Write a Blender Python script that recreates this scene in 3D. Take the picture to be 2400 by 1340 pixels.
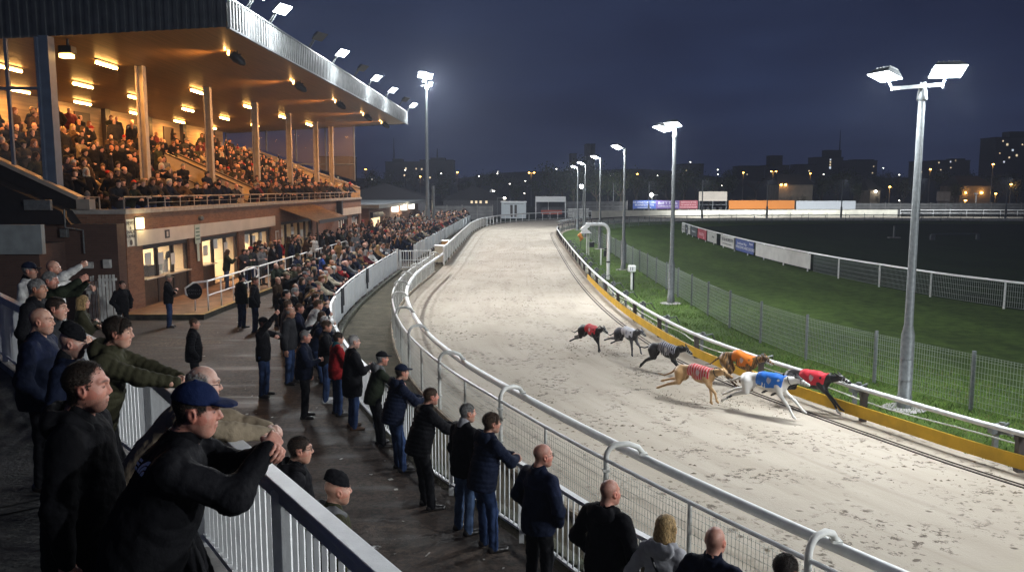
import bpy, bmesh, math, random
import numpy as np
from mathutils import Vector, Matrix
from mathutils.bvhtree import BVHTree
for _o in list(bpy.data.objects):
    bpy.data.objects.remove(_o, do_unlink=True)
SC = bpy.context.scene
COL = SC.collection
RND = random.Random(7)
PI = math.pi
R = math.radians

# ------------------------------------------------------------------ camera
CAMZ, FPX, PITCH = 4.5, 1900.0, math.atan(228 / 1900.0)
cam_d = bpy.data.cameras.new('camera')
cam_d.sensor_width = 36.0
cam_d.lens = FPX / 2400 * 36.0
cam_d.clip_start, cam_d.clip_end = 0.1, 6000.0
cam = bpy.data.objects.new('camera', cam_d)
cam.location = (0, 0, CAMZ)
cam.rotation_euler = (PI / 2 - PITCH, 0, 0)
COL.objects.link(cam)
SC.camera = cam

# ------------------------------------------------------------------ exposure
SC.view_settings.view_transform = 'Standard'
SC.view_settings.look = 'None'
SC.view_settings.exposure = 0.0
SC.view_settings.gamma = 1.0
SC.view_settings.use_curve_mapping = False
SC.cycles.use_denoising = True
try:
    SC.cycles.denoiser = 'OPENIMAGEDENOISE'
except Exception:
    pass
SC.cycles.max_bounces = 5
SC.cycles.diffuse_bounces = 3
SC.cycles.glossy_bounces = 2
SC.cycles.transparent_max_bounces = 12
SC.cycles.transmission_bounces = 4
SC.cycles.volume_bounces = 0
SC.cycles.caustics_reflective = False
SC.cycles.caustics_refractive = False
SC.cycles.sample_clamp_indirect = 4.0
SC.cycles.use_light_tree = True

# ------------------------------------------------------------------ sky (overcast dusk, sun well below the horizon)
W = bpy.data.worlds.new('World')
SC.world = W
W.use_nodes = True
nt = W.node_tree
for n in list(nt.nodes):
    nt.nodes.remove(n)
def wn(t, **k):
    n = nt.nodes.new(t)
    for a, b in k.items():
        setattr(n, a, b)
    return n
w_out = wn('ShaderNodeOutputWorld')
w_bg = wn('ShaderNodeBackground')
w_bg.inputs['Strength'].default_value = .82
w_tc = wn('ShaderNodeTexCoord')
w_sep = wn('ShaderNodeSeparateXYZ')
w_ramp = wn('ShaderNodeValToRGB')
cr = w_ramp.color_ramp
cr.elements[0].position = 0.0
cr.elements[0].color = (0.023, 0.034, 0.082, 1)
cr.elements[1].position = 0.5
cr.elements[1].color = (0.011, 0.0145, 0.036, 1)
e = cr.elements.new(0.12); e.color = (0.02, 0.031, 0.078, 1)
e = cr.elements.new(0.26); e.color = (0.0145, 0.02, 0.05, 1)
w_map = wn('ShaderNodeMapping')
w_map.inputs['Scale'].default_value = (1.4, 1.4, 4.6)
w_noise = wn('ShaderNodeTexNoise')
w_noise.inputs['Scale'].default_value = 1.7
w_noise.inputs['Detail'].default_value = 5.0
w_noise.inputs['Roughness'].default_value = 0.55
w_cr2 = wn('ShaderNodeValToRGB')
w_cr2.color_ramp.elements[0].position = 0.32
w_cr2.color_ramp.elements[0].color = (0.6, 0.56, 0.66, 1)
w_cr2.color_ramp.elements[1].position = 0.68
w_cr2.color_ramp.elements[1].color = (1.4, 1.42, 1.4, 1)
w_mul = wn('ShaderNodeMix', data_type='RGBA', blend_type='MULTIPLY')
w_mul.inputs[0].default_value = 1.0
L = nt.links
L.new(w_tc.outputs['Generated'], w_sep.inputs[0])
L.new(w_sep.outputs['Z'], w_ramp.inputs[0])
L.new(w_tc.outputs['Generated'], w_map.inputs[0])
L.new(w_map.outputs[0], w_noise.inputs['Vector'])
L.new(w_noise.outputs['Fac'], w_cr2.inputs[0])
L.new(w_ramp.outputs[0], w_mul.inputs[6])
L.new(w_cr2.outputs[0], w_mul.inputs[7])
L.new(w_mul.outputs[2], w_bg.inputs['Color'])
L.new(w_bg.outputs[0], w_out.inputs['Surface'])

# lamp powers (watts of the real lamps in the place, and of added ones; every lamp is built further down)
P_POLE, P_ROOF, P_MAST, P_STRIP, P_SHOP = 265.0, 600.0, 2600.0, 23.0, 2200.0
WHITE_L = (0.93, 0.97, 1.0)
WARM_L = (1.0, 0.42, 0.1)

# ------------------------------------------------------------------ helpers
def ray(px, py):
    cp, sp = math.cos(PITCH), math.sin(PITCH)
    u, v = (px - 1200) / FPX, (670 - py) / FPX
    return Vector((u, cp + v * sp, -sp + v * cp))
def at(px, py, z=0.0):
    """point of the photo on the level z"""
    d = ray(px, py)
    t = (z - CAMZ) / d.z
    return Vector((d.x * t, d.y * t, z))
def atd(px, py, y):
    """point of the photo at the distance y"""
    d = ray(px, py)
    t = y / d.y
    return Vector((d.x * t, y, CAMZ + d.z * t))
SKEW = 0.0184
def Bp(x, y, z):
    """stand frame: x across (0 = camera line), y along the track"""
    return Vector((x + SKEW * y, y, z))

def props(o, label=None, cat=None, group=None, kind=None):
    if label: o['label'] = label
    if cat: o['category'] = cat
    if group: o['group'] = group
    if kind: o['kind'] = kind
    return o

def thing(name, label, cat, loc=(0, 0, 0), rz=0.0, group=None, scale=None):
    o = bpy.data.objects.new(name, None)
    o.empty_display_size = 0.2
    COL.objects.link(o)
    o.location = loc
    o.rotation_euler = (0, 0, rz)
    if scale: o.scale = (scale,) * 3
    return props(o, label, cat, group)

def link(name, me, parent=None):
    o = bpy.data.objects.new(name, me)
    COL.objects.link(o)
    if parent is not None:
        o.parent = parent
    return o

def mesh_np(name, V, Q, mats=(), mi=None, smooth=True):
    """fast mesh from arrays; Q (n,4) or (n,3)"""
    V = np.asarray(V, dtype=np.float32)
    Q = np.asarray(Q, dtype=np.int32)
    k = Q.shape[1]
    me = bpy.data.meshes.new(name)
    me.vertices.add(len(V))
    me.vertices.foreach_set('co', V.ravel())
    me.loops.add(Q.size)
    me.loops.foreach_set('vertex_index', Q.ravel())
    me.polygons.add(len(Q))
    me.polygons.foreach_set('loop_start', np.arange(0, Q.size, k, dtype=np.int32))
    for m in mats:
        me.materials.append(m)
    if mi is not None:
        me.polygons.foreach_set('material_index', np.asarray(mi, dtype=np.int32))
    me.polygons.foreach_set('use_smooth', np.full(len(Q), smooth, dtype=bool))
    me.update(calc_edges=True)
    return me

class MB:
    """collects simple shapes and links them as one mesh object"""
    def __init__(self):
        self.v, self.f, self.m = [], [], []
        self.cur = 0
    def add(self, vs, fs):
        b = len(self.v)
        self.v += [tuple(p) for p in vs]
        for f in fs:
            self.f.append(tuple(i + b for i in f)); self.m.append(self.cur)
        return self
    def corners(self, c):
        # 8 corners: bottom ring 0-3 then top ring 4-7
        return self.add(c, [(3, 2, 1, 0), (4, 5, 6, 7), (0, 1, 5, 4), (1, 2, 6, 5), (2, 3, 7, 6), (3, 0, 4, 7)])
    def box(self, x0, x1, y0, y1, z0, z1, fn=None):
        fn = fn or (lambda x, y, z: (x, y, z))
        return self.corners([fn(x0, y0, z0), fn(x1, y0, z0), fn(x1, y1, z0), fn(x0, y1, z0),
                             fn(x0, y0, z1), fn(x1, y0, z1), fn(x1, y1, z1), fn(x0, y1, z1)])
    def bbox(self, x0, x1, y0, y1, z0, z1):
        return self.box(x0, x1, y0, y1, z0, z1, Bp)
    def bar(self, a, b, w, h, up=(0, 0, 1)):
        a, b, up = Vector(a), Vector(b), Vector(up)
        d = (b - a).normalized()
        s = d.cross(up)
        if s.length < 1e-5:
            s = d.cross(Vector((0, 1, 0)))
        s.normalize(); u = s.cross(d)
        s *= w / 2; u *= h / 2
        return self.corners([a - s - u, a + s - u, b + s - u, b - s - u, a - s + u, a + s + u, b + s + u, b - s + u])
    def tube(self, pts, r, n=8, cap=True):
        pts = [Vector(p) for p in pts]
        rs = r if isinstance(r, (list, tuple)) else [r] * len(pts)
        b = len(self.v)
        up0 = None
        for i, p in enumerate(pts):
            d = (pts[min(i + 1, len(pts) - 1)] - pts[max(i - 1, 0)])
            d = d.normalized() if d.length > 1e-9 else Vector((0, 0, 1))
            if up0 is None:
                up0 = Vector((0, 0, 1)) if abs(d.z) < 0.95 else Vector((1, 0, 0))
            s = d.cross(up0)
            if s.length < 1e-4:
                s = d.orthogonal()
            s.normalize(); u = s.cross(d).normalized()
            up0 = u
            for k in range(n):
                a = 2 * PI * k / n
                self.v.append(tuple(p + s * (math.cos(a) * rs[i]) + u * (math.sin(a) * rs[i])))
        for i in range(len(pts) - 1):
            for k in range(n):
                k2 = (k + 1) % n
                self.f.append((b + i * n + k, b + i * n + k2, b + (i + 1) * n + k2, b + (i + 1) * n + k)); self.m.append(self.cur)
        if cap:
            self.f.append(tuple(b + k for k in range(n - 1, -1, -1))); self.m.append(self.cur)
            e = b + (len(pts) - 1) * n
            self.f.append(tuple(e + k for k in range(n))); self.m.append(self.cur)
        return self
    def ribbon(self, pts, w, z0, z1):
        """a wall of thickness w along a ground polyline (closed box section)"""
        P = [Vector((p[0], p[1], 0)) for p in pts]
        b = len(self.v); n = len(P)
        for i, p in enumerate(P):
            d = (P[min(i + 1, n - 1)] - P[max(i - 1, 0)]).normalized()
            s = Vector((d.y, -d.x, 0)) * (w / 2)
            for q, z in ((p - s, z0), (p + s, z0), (p + s, z1), (p - s, z1)):
                self.v.append((q.x, q.y, z))
        for i in range(n - 1):
            for k in range(4):
                k2 = (k + 1) % 4
                self.f.append((b + i * 4 + k, b + (i + 1) * 4 + k, b + (i + 1) * 4 + k2, b + i * 4 + k2)); self.m.append(self.cur)
        self.f.append((b + 0, b + 1, b + 2, b + 3)); self.m.append(self.cur)
        e = b + (n - 1) * 4
        self.f.append((e + 3, e + 2, e + 1, e + 0)); self.m.append(self.cur)
        return self
    def quad(self, a, b, c, d):
        return self.add([a, b, c, d], [(0, 1, 2, 3)])
    def mesh(self, name, mats, smooth=False):
        me = bpy.data.meshes.new(name)
        me.from_pydata(self.v, [], self.f)
        for m in (mats if isinstance(mats, (list, tuple)) else [mats]):
            me.materials.append(m)
        if len(me.materials) > 1:
            me.polygons.foreach_set('material_index', self.m)
        if smooth:
            me.polygons.foreach_set('use_smooth', [True] * len(self.f))
            me.update()
            try:
                me.set_sharp_from_angle(angle=R(38))
            except Exception:
                pass
        me.update()
        return me
    def build(self, name, mats, parent=None, smooth=False, bevel=0.0):
        o = link(name, self.mesh(name, mats, smooth), parent)
        if bevel:
            md = o.modifiers.new('bevel', 'BEVEL'); md.width = bevel; md.segments = 2; md.limit_method = 'ANGLE'
        return o

def bez(pts, n=12):
    """Catmull-Rom through points, roughly even; 2-D or 3-D"""
    P = [Vector(p) for p in pts]
    P = [P[0] * 2 - P[1]] + P + [P[-1] * 2 - P[-2]]
    out = []
    for i in range(1, len(P) - 2):
        for k in range(n):
            t = k / n
            a, b, c, d = P[i - 1], P[i], P[i + 1], P[i + 2]
            out.append(0.5 * ((2 * b) + (c - a) * t + (2 * a - 5 * b + 4 * c - d) * t * t + (3 * b - a - 3 * c + d) * t ** 3))
    out.append(P[-2].copy())
    return out
def resample(P, step):
    """points at equal arc length along a polyline, with left-hand directions"""
    P = [Vector(p) for p in P]
    acc = [0.0]
    for a, b in zip(P, P[1:]):
        acc.append(acc[-1] + (b - a).length)
    n = max(1, int(round(acc[-1] / step)))
    out = []; j = 0
    for i in range(n + 1):
        s = acc[-1] * i / n
        while j < len(acc) - 2 and acc[j + 1] < s: j += 1
        seg = acc[j + 1] - acc[j]
        out.append(P[j].lerp(P[j + 1], (s - acc[j]) / seg if seg > 1e-9 else 0))
    return out
def offset(P, d):
    """offset a ground polyline to its right by d"""
    out = []; n = len(P)
    for i in range(n):
        t = (P[min(i + 1, n - 1)] - P[max(i - 1, 0)]); t = Vector((t.x, t.y)).normalized()
        out.append(Vector((P[i].x + t.y * d, P[i].y - t.x * d)))
    return out

# ------------------------------------------------------------------ materials
def mat(name, col, rough=0.6, metal=0.0, var=0.0, vscale=6.0, bump=0.0, bscale=40.0, col2=None, emit=None, estr=0.0, spec=0.5, alpha=1.0, coords='Object', stretch=None):
    m = bpy.data.materials.new(name)
    m.use_nodes = True
    t = m.node_tree; N = t.nodes; b = N['Principled BSDF']
    b.inputs['Base Color'].default_value = (*col, 1)
    b.inputs['Roughness'].default_value = rough
    b.inputs['Metallic'].default_value = metal
    b.inputs['Specular IOR Level'].default_value = spec
    b.inputs['Alpha'].default_value = alpha
    if emit:
        b.inputs['Emission Color'].default_value = (*emit, 1)
        b.inputs['Emission Strength'].default_value = estr
    if var or bump:
        tc = N.new('ShaderNodeTexCoord')
        src = tc.outputs[coords]
        if stretch:
            mp = N.new('ShaderNodeMapping'); mp.inputs['Scale'].default_value = stretch
            t.links.new(src, mp.inputs[0]); src = mp.outputs[0]
    if var:
        nz = N.new('ShaderNodeTexNoise'); nz.inputs['Scale'].default_value = vscale; nz.inputs['Detail'].default_value = 6
        t.links.new(src, nz.inputs['Vector'])
        cr = N.new('ShaderNodeValToRGB')
        c2 = col2 or tuple(c * (1 - var) for c in col)
        cr.color_ramp.elements[0].position = 0.35; cr.color_ramp.elements[0].color = (*c2, 1)
        cr.color_ramp.elements[1].position = 0.65; cr.color_ramp.elements[1].color = (*col, 1)
        t.links.new(nz.outputs['Fac'], cr.inputs[0])
        t.links.new(cr.outputs[0], b.inputs['Base Color'])
    if bump:
        nb = N.new('ShaderNodeTexNoise'); nb.inputs['Scale'].default_value = bscale; nb.inputs['Detail'].default_value = 4
        t.links.new(src, nb.inputs['Vector'])
        bp = N.new('ShaderNodeBump'); bp.inputs['Strength'].default_value = bump; bp.inputs['Distance'].default_value = 0.02
        t.links.new(nb.outputs['Fac'], bp.inputs['Height'])
        t.links.new(bp.outputs[0], b.inputs['Normal'])
    return m
def emis(name, col, s):
    m = bpy.data.materials.new(name); m.use_nodes = True
    t = m.node_tree
    for n in list(t.nodes): t.nodes.remove(n)
    o = t.nodes.new('ShaderNodeOutputMaterial'); e = t.nodes.new('ShaderNodeEmission')
    e.inputs['Color'].default_value = (*col, 1); e.inputs['Strength'].default_value = s
    t.links.new(e.outputs[0], o.inputs['Surface'])
    return m

M = {}
M['white'] = mat('white_paint', (0.84, 0.85, 0.84), 0.45, var=0.12, vscale=9, bump=0.08, bscale=60)
M['white_dirty'] = mat('white_paint_weathered', (0.66, 0.66, 0.62), 0.6, var=0.45, vscale=4, bump=0.1, bscale=40)
M['galv'] = mat('galvanised_steel', (0.17, 0.185, 0.19), 0.5, 0.35, var=0.3, vscale=14, bump=0.03, bscale=80)
M['wire'] = mat('fence_wire', (0.55, 0.56, 0.52), 0.45, 0.4)
M['gwire'] = mat('green_fence_wire', (0.3, 0.34, 0.31), 0.5, 0.5)
M['black_metal'] = mat('black_metal', (0.018, 0.018, 0.02), 0.45, 0.3)
M['dark_post'] = mat('dark_post', (0.045, 0.035, 0.03), 0.7, var=0.3)
M['yellow'] = mat('yellow_board', (0.8, 0.47, 0.02), 0.55, var=0.22, vscale=3, bump=0.1, bscale=25)
M['lens'] = emis('lamp_lens', (0.9, 0.96, 1.0), 60)
M['lens_roof'] = emis('roof_lamp_lens', (0.92, 0.97, 1.0), 40)
M['strip'] = emis('strip_tube', (1.0, 0.5, 0.13), 42)
M['spotlens'] = emis('spot_lens', (1.0, 0.55, 0.16), 14)
M['shopglow'] = emis('shop_light', (1.0, 0.8, 0.5), 2.2)
M['bulk'] = emis('bulkhead_glow', (1.0, 0.82, 0.42), 5.0)
M['glass'] = mat('screen_glass', (0.5, 0.55, 0.6), 0.05, spec=0.6, alpha=0.12)
M['concrete'] = mat('concrete', (0.27, 0.26, 0.245), 0.85, var=0.4, vscale=2.2, bump=0.35, bscale=30)
M['timber_edge'] = mat('timber_edge', (0.07, 0.055, 0.045), 0.85, var=0.4, vscale=8, bump=0.3, bscale=30)
# ================================================================== ground surfaces
F_OUT = [(6.4, 1.9), (4.62, 4.5), (3.05, 6.9), (1.42, 9.78), (.03, 12.63), (-1.33, 15.77), (-2.5, 19.4), (-3.4, 23.5), (-4.0, 27.5), (-4.3, 32), (-4.3, 36), (-4.15, 41), (-4.05, 47),
         (-4.1, 59), (-4.15, 72), (-4.1, 84), (-3.3, 96), (-.9, 107), (3.2, 115), (7.5, 120.5), (12, 124.5), (20, 128.5), (40, 131), (65, 132), (100, 130)]
F_IN = [(13.6, 5.0), (11.6, 7.2), (9.65, 9.8), (8.0, 12.6), (7.1, 14.6), (6.25, 16.7), (5.45, 19.0), (4.75, 22), (4.2, 27), (3.9, 33), (3.8, 40), (3.85, 49), (4.0, 60), (4.2, 72), (4.7, 83),
        (6.7, 91.5), (10.9, 102), (17.5, 110), (30, 114.3), (50, 115.4), (75, 113), (100, 106)]
OUT = resample([v for v in bez(F_OUT, 14)], 0.5)
INN = resample([v for v in bez(F_IN, 14)], 0.5)

def nodes_mat(name):
    m = bpy.data.materials.new(name); m.use_nodes = True
    t = m.node_tree
    return m, t, t.nodes, t.nodes['Principled BSDF']
def N_(t, typ, **k):
    n = t.nodes.new(typ)
    for a, b in k.items():
        if a in n.inputs.keys(): n.inputs[a].default_value = b
        else: setattr(n, a, b)
    return n
def ramp(t, src, stops):
    c = t.nodes.new('ShaderNodeValToRGB')
    el = c.color_ramp.elements
    while len(el) < len(stops): el.new(0.5)
    for e, (p, col) in zip(el, stops):
        e.position = p; e.color = (*col, 1) if len(col) == 3 else col
    t.links.new(src, c.inputs[0])
    return c.outputs[0]
def mix(t, fac, a, b, mode='MIX'):
    n = t.nodes.new('ShaderNodeMix'); n.data_type = 'RGBA'; n.blend_type = mode
    for s, i in ((fac, 0), (a, 6), (b, 7)):
        if hasattr(s, 'links'): t.links.new(s, n.inputs[i])
        elif isinstance(s, (int, float)): n.inputs[i].default_value = s
        else: n.inputs[i].default_value = (*s, 1)
    return n.outputs[2]
def noise(t, vec, scale, detail=5, rough=0.55, dist=0.0):
    n = N_(t, 'ShaderNodeTexNoise', Scale=scale, Detail=detail, Roughness=rough, Distortion=dist)
    t.links.new(vec, n.inputs['Vector'])
    return n.outputs['Fac']
def math_(t, op, a, b=0.5):
    n = t.nodes.new('ShaderNodeMath'); n.operation = op
    for i, s in enumerate((a, b)):
        if hasattr(s, 'links'): t.links.new(s, n.inputs[i])
        else: n.inputs[i].default_value = s
    return n.outputs[0]

def sand_mat():
    m, t, N, b = nodes_mat('track_sand')
    g = N_(t, 'ShaderNodeNewGeometry').outputs['Position']
    at_ = N_(t, 'ShaderNodeAttribute', attribute_name='lane')
    lane = N_(t, 'ShaderNodeSeparateXYZ')
    t.links.new(at_.outputs['Vector'], lane.inputs[0])
    mp = N_(t, 'ShaderNodeMapping'); mp.inputs['Scale'].default_value = (9.0, 0.22, 1.0)   # long drag-harrow streaks along the lane
    t.links.new(at_.outputs['Vector'], mp.inputs[0])
    streak = noise(t, mp.outputs[0], 1.0, 5, 0.6)
    big = noise(t, g, 0.35, 4)
    fine = noise(t, g, 26.0, 5, 0.7)
    c = mix(t, ramp(t, big, [(0.3, (0, 0, 0)), (0.7, (1, 1, 1))]), (0.4, 0.352, 0.288), (0.46, 0.412, 0.342))
    c = mix(t, ramp(t, streak, [(0.36, (1, 1, 1)), (0.56, (0, 0, 0))]), c, (0.375, 0.33, 0.265))
    mp3 = N_(t, 'ShaderNodeMapping'); mp3.inputs['Scale'].default_value = (46.0, 0.12, 1.0)
    t.links.new(at_.outputs['Vector'], mp3.inputs[0])
    groove = noise(t, mp3.outputs[0], 1.0, 3, 0.5)
    c = mix(t, math_(t, 'MULTIPLY', ramp(t, groove, [(0.3, (1, 1, 1)), (0.45, (0, 0, 0))]), 0.4), c, (0.33, 0.285, 0.225))
    # paw marks: small broken dark scuffs, only in patches the pack has crossed
    dn = N_(t, 'ShaderNodeTexNoise', Scale=3.0, Detail=2.0)
    t.links.new(g, dn.inputs['Vector'])
    wp = mix(t, 0.16, g, dn.outputs['Color'], 'ADD')
    patch = noise(t, g, 0.75, 3, 0.6)
    scuff = noise(t, wp, 7.5, 4, 0.72)
    msk = math_(t, 'MULTIPLY', ramp(t, patch, [(0.46, (0, 0, 0)), (0.58, (1, 1, 1))]), ramp(t, scuff, [(0.555, (0, 0, 0)), (0.615, (1, 1, 1))]))
    vor = N_(t, 'ShaderNodeTexVoronoi', Scale=2.6)
    t.links.new(wp, vor.inputs['Vector'])
    dots = ramp(t, vor.outputs['Distance'], [(0.06, (1, 1, 1)), (0.13, (0, 0, 0))])
    msk2 = math_(t, 'MULTIPLY', dots, ramp(t, patch, [(0.36, (0, 0, 0)), (0.5, (1, 1, 1))]))
    allm = math_(t, 'MAXIMUM', msk, msk2)
    c = mix(t, math_(t, 'MULTIPLY', allm, 0.9), c, (0.1, 0.08, 0.06))
    # tyre marks of the track tractor along the outer rail
    for x0 in (0.075, 0.135, 0.6):
        d_ = math_(t, 'ABSOLUTE', math_(t, 'SUBTRACT', math_(t, 'ADD', lane.outputs['X'], math_(t, 'MULTIPLY', big, 0.03)), x0 + 0.015))
        c = mix(t, math_(t, 'MULTIPLY', ramp(t, d_, [(0.004, (1, 1, 1)), (0.012, (0, 0, 0))]), 0.45 if x0 < .5 else 0.12), c, (0.2, 0.17, 0.13))
    # darker edges by the rails
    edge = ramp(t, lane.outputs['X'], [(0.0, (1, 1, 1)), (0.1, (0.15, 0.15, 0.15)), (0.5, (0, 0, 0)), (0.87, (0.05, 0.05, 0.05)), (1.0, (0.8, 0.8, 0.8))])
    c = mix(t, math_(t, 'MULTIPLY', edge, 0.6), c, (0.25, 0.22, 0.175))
    t.links.new(c, b.inputs['Base Color'])
    b.inputs['Roughness'].default_value = 0.93
    b.inputs['Specular IOR Level'].default_value = 0.2
    h = math_(t, 'ADD', math_(t, 'MULTIPLY', fine, 0.35), math_(t, 'MULTIPLY', streak, 0.5))
    h = math_(t, 'SUBTRACT', h, allm)
    bp = N_(t, 'ShaderNodeBump', Strength=0.55, Distance=0.03)
    t.links.new(h, bp.inputs['Height']); t.links.new(bp.outputs[0], b.inputs['Normal'])
    return m

def grass_mat(name, dark, light, brown):
    m, t, N, b = nodes_mat(name)
    g = N_(t, 'ShaderNodeNewGeometry').outputs['Position']
    mp = N_(t, 'ShaderNodeMapping'); mp.inputs['Scale'].default_value = (0.5, 0.12, 1)
    t.links.new(g, mp.inputs[0])
    band = noise(t, mp.outputs[0], 1.0, 3)
    mid = noise(t, g, 2.2, 6, 0.65)
    fine = noise(t, g, 38.0, 4, 0.7)
    c = mix(t, ramp(t, mid, [(0.34, (0, 0, 0)), (0.66, (1, 1, 1))]), dark, light)
    c = mix(t, math_(t, 'MULTIPLY', ramp(t, band, [(0.4, (0, 0, 0)), (0.62, (1, 1, 1))]), 0.45), c, tuple(x * 0.55 for x in dark))
    c = mix(t, math_(t, 'MULTIPLY', ramp(t, fine, [(0.5, (0, 0, 0)), (0.75, (1, 1, 1))]), 0.5), c, brown)
    t.links.new(c, b.inputs['Base Color'])
    b.inputs['Roughness'].default_value = 0.9
    b.inputs['Specular IOR Level'].default_value = 0.15
    bp = N_(t, 'ShaderNodeBump', Strength=0.8, Distance=0.05)
    t.links.new(math_(t, 'ADD', fine, mid), bp.inputs['Height']); t.links.new(bp.outputs[0], b.inputs['Normal'])
    return m

def apron_mat():
    m, t, N, b = nodes_mat('wet_tarmac')
    g = N_(t, 'ShaderNodeNewGeometry').outputs['Position']
    mp = N_(t, 'ShaderNodeMapping'); mp.inputs['Scale'].default_value = (0.35, 1.9, 1.0); mp.inputs['Rotation'].default_value = (0, 0, R(12))
    t.links.new(g, mp.inputs[0])
    st = noise(t, mp.outputs[0], 1.0, 6, 0.62, 0.4)
    big = noise(t, g, 0.45, 4)
    fine = noise(t, g, 46.0, 4, 0.75)
    c = mix(t, ramp(t, st, [(0.3, (0, 0, 0)), (0.68, (1, 1, 1))]), (0.014, 0.01, 0.007), (0.125, 0.09, 0.066))  # tarmac tone streaks, with shadow streaks painted into the colour too
    c = mix(t, ramp(t, big, [(0.42, (0, 0, 0)), (0.62, (1, 1, 1))]), c, mix(t, 0.5, c, (0.04, 0.018, 0.012)))
    lit = ramp(t, noise(t, g, 5.5, 3, 0.8), [(0.69, (0, 0, 0)), (0.705, (1, 1, 1))])
    c = mix(t, math_(t, 'MULTIPLY', lit, 0.5), c, (0.3, 0.28, 0.25))
    grit = noise(t, g, 13.0, 5, 0.8)
    c = mix(t, math_(t, 'MULTIPLY', ramp(t, grit, [(0.44, (1, 1, 1)), (0.54, (0, 0, 0))]), 0.8), c, (0.018, 0.015, 0.012))
    t.links.new(c, b.inputs['Base Color'])
    t.links.new(ramp(t, st, [(0.28, (0.4, 0.4, 0.4)), (0.5, (0.85, 0.85, 0.85))]), b.inputs['Roughness'])
    bp = N_(t, 'ShaderNodeBump', Strength=0.4, Distance=0.02)
    t.links.new(math_(t, 'ADD', fine, math_(t, 'MULTIPLY', st, 1.2)), bp.inputs['Height']); t.links.new(bp.outputs[0], b.inputs['Normal'])
    return m

M['sand'] = sand_mat()
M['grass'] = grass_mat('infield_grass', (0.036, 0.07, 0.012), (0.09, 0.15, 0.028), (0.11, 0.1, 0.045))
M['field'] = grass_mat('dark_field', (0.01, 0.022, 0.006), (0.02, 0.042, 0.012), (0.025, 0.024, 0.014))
M['apron'] = apron_mat()
M['verge'] = grass_mat('mossy_gravel', (0.05, 0.043, 0.026), (0.11, 0.092, 0.06), (0.03, 0.034, 0.015))

def sheet(name, left, right, z, m, nx=8, lane=False):
    n = min(len(left), len(right))
    V = np.zeros((n, nx + 1, 3), np.float32); T = np.zeros((n, nx + 1, 3), np.float32)
    s = 0.0
    for i in range(n):
        if i: s += (left[i] - left[i - 1]).length
        for k in range(nx + 1):
            p = left[i].lerp(right[i], k / nx)
            V[i, k] = (p.x, p.y, z); T[i, k] = (k / nx, s, 0)
    I = np.arange(n * (nx + 1)).reshape(n, nx + 1)
    Q = np.stack([I[:-1, :-1], I[:-1, 1:], I[1:, 1:], I[1:, :-1]], -1).reshape(-1, 4)
    nrm = np.cross(V[0, 1] - V[0, 0], V[1, 0] - V[0, 0])
    if nrm[2] < 0: Q = Q[:, ::-1]
    me = mesh_np(name, V.reshape(-1, 3), Q, [m], smooth=False)
    if lane:
        a = me.attributes.new('lane', 'FLOAT_VECTOR', 'POINT')
        a.data.foreach_set('vector', T.reshape(-1, 3).ravel())
    return props(link(name, me), kind='structure')

# one sheet to the horizon
g = MB()
g.quad((-2600, -200, 0), (2600, -200, 0), (2600, 4200, 0), (-2600, 4200, 0))
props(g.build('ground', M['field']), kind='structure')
# match both kerb lines point by point for the sand
nS = 900
oL = resample(bez(F_OUT, 14), 1); iL = resample(bez(F_IN, 14), 1)
def even(P, n):
    P = [Vector(p) for p in P]; acc = [0.0]
    for a, b in zip(P, P[1:]): acc.append(acc[-1] + (b - a).length)
    out = []; j = 0
    for i in range(n + 1):
        s = acc[-1] * i / n
        while j < len(acc) - 2 and acc[j + 1] < s: j += 1
        out.append(P[j].lerp(P[j + 1], (s - acc[j]) / max(1e-9, acc[j + 1] - acc[j])))
    return out
# pair outer points with nearest inner points in monotone order
oE = even(oL, nS)
iE = even(iL, nS * 4); pair = []; j = 0
for p in oE:
    best = min(range(j, min(j + 40, len(iE))), key=lambda q: (iE[q] - p).length)
    j = best; pair.append(iE[best])
for _ in range(60):
    pair = [pair[0]] + [(pair[k - 1] + pair[k] * 2 + pair[k + 1]) / 4 for k in range(1, len(pair) - 1)] + [pair[-1]]
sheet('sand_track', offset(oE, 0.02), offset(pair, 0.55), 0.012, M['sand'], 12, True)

# grass between the inner rail and the infield fence, and out to the advert boards
FENCE_G = [(13.2, 9.6), (11.5, 12.3), (9.62, 15.6), (8.05, 19.7), (7.35, 23), (7.05, 26), (6.95, 29), (6.92, 35), (6.9, 45), (6.9, 56), (6.85, 67), (7.3, 76), (9.5, 86), (14, 96), (21, 103.5), (30, 107.5), (45, 109), (62, 108.2), (82, 103)]
FENCE_A = [(25.5, 18.0), (21.5, 24.0), (18.1, 31.3), (16.9, 37), (16.2, 43), (15.9, 52), (16.1, 62), (16.6, 72), (17.4, 83)]
g1 = even(bez(F_IN, 10), 300); g2 = even(bez([(30, 3), (26, 17), (18.5, 31), (16.7, 43), (16.4, 62), (18, 84), (24, 97), (40, 104), (60, 104), (90, 99)], 10), 300)
sheet('grass_verge', offset(g1, 0.3), g2, 0.006, M['grass'], 10)

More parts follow.
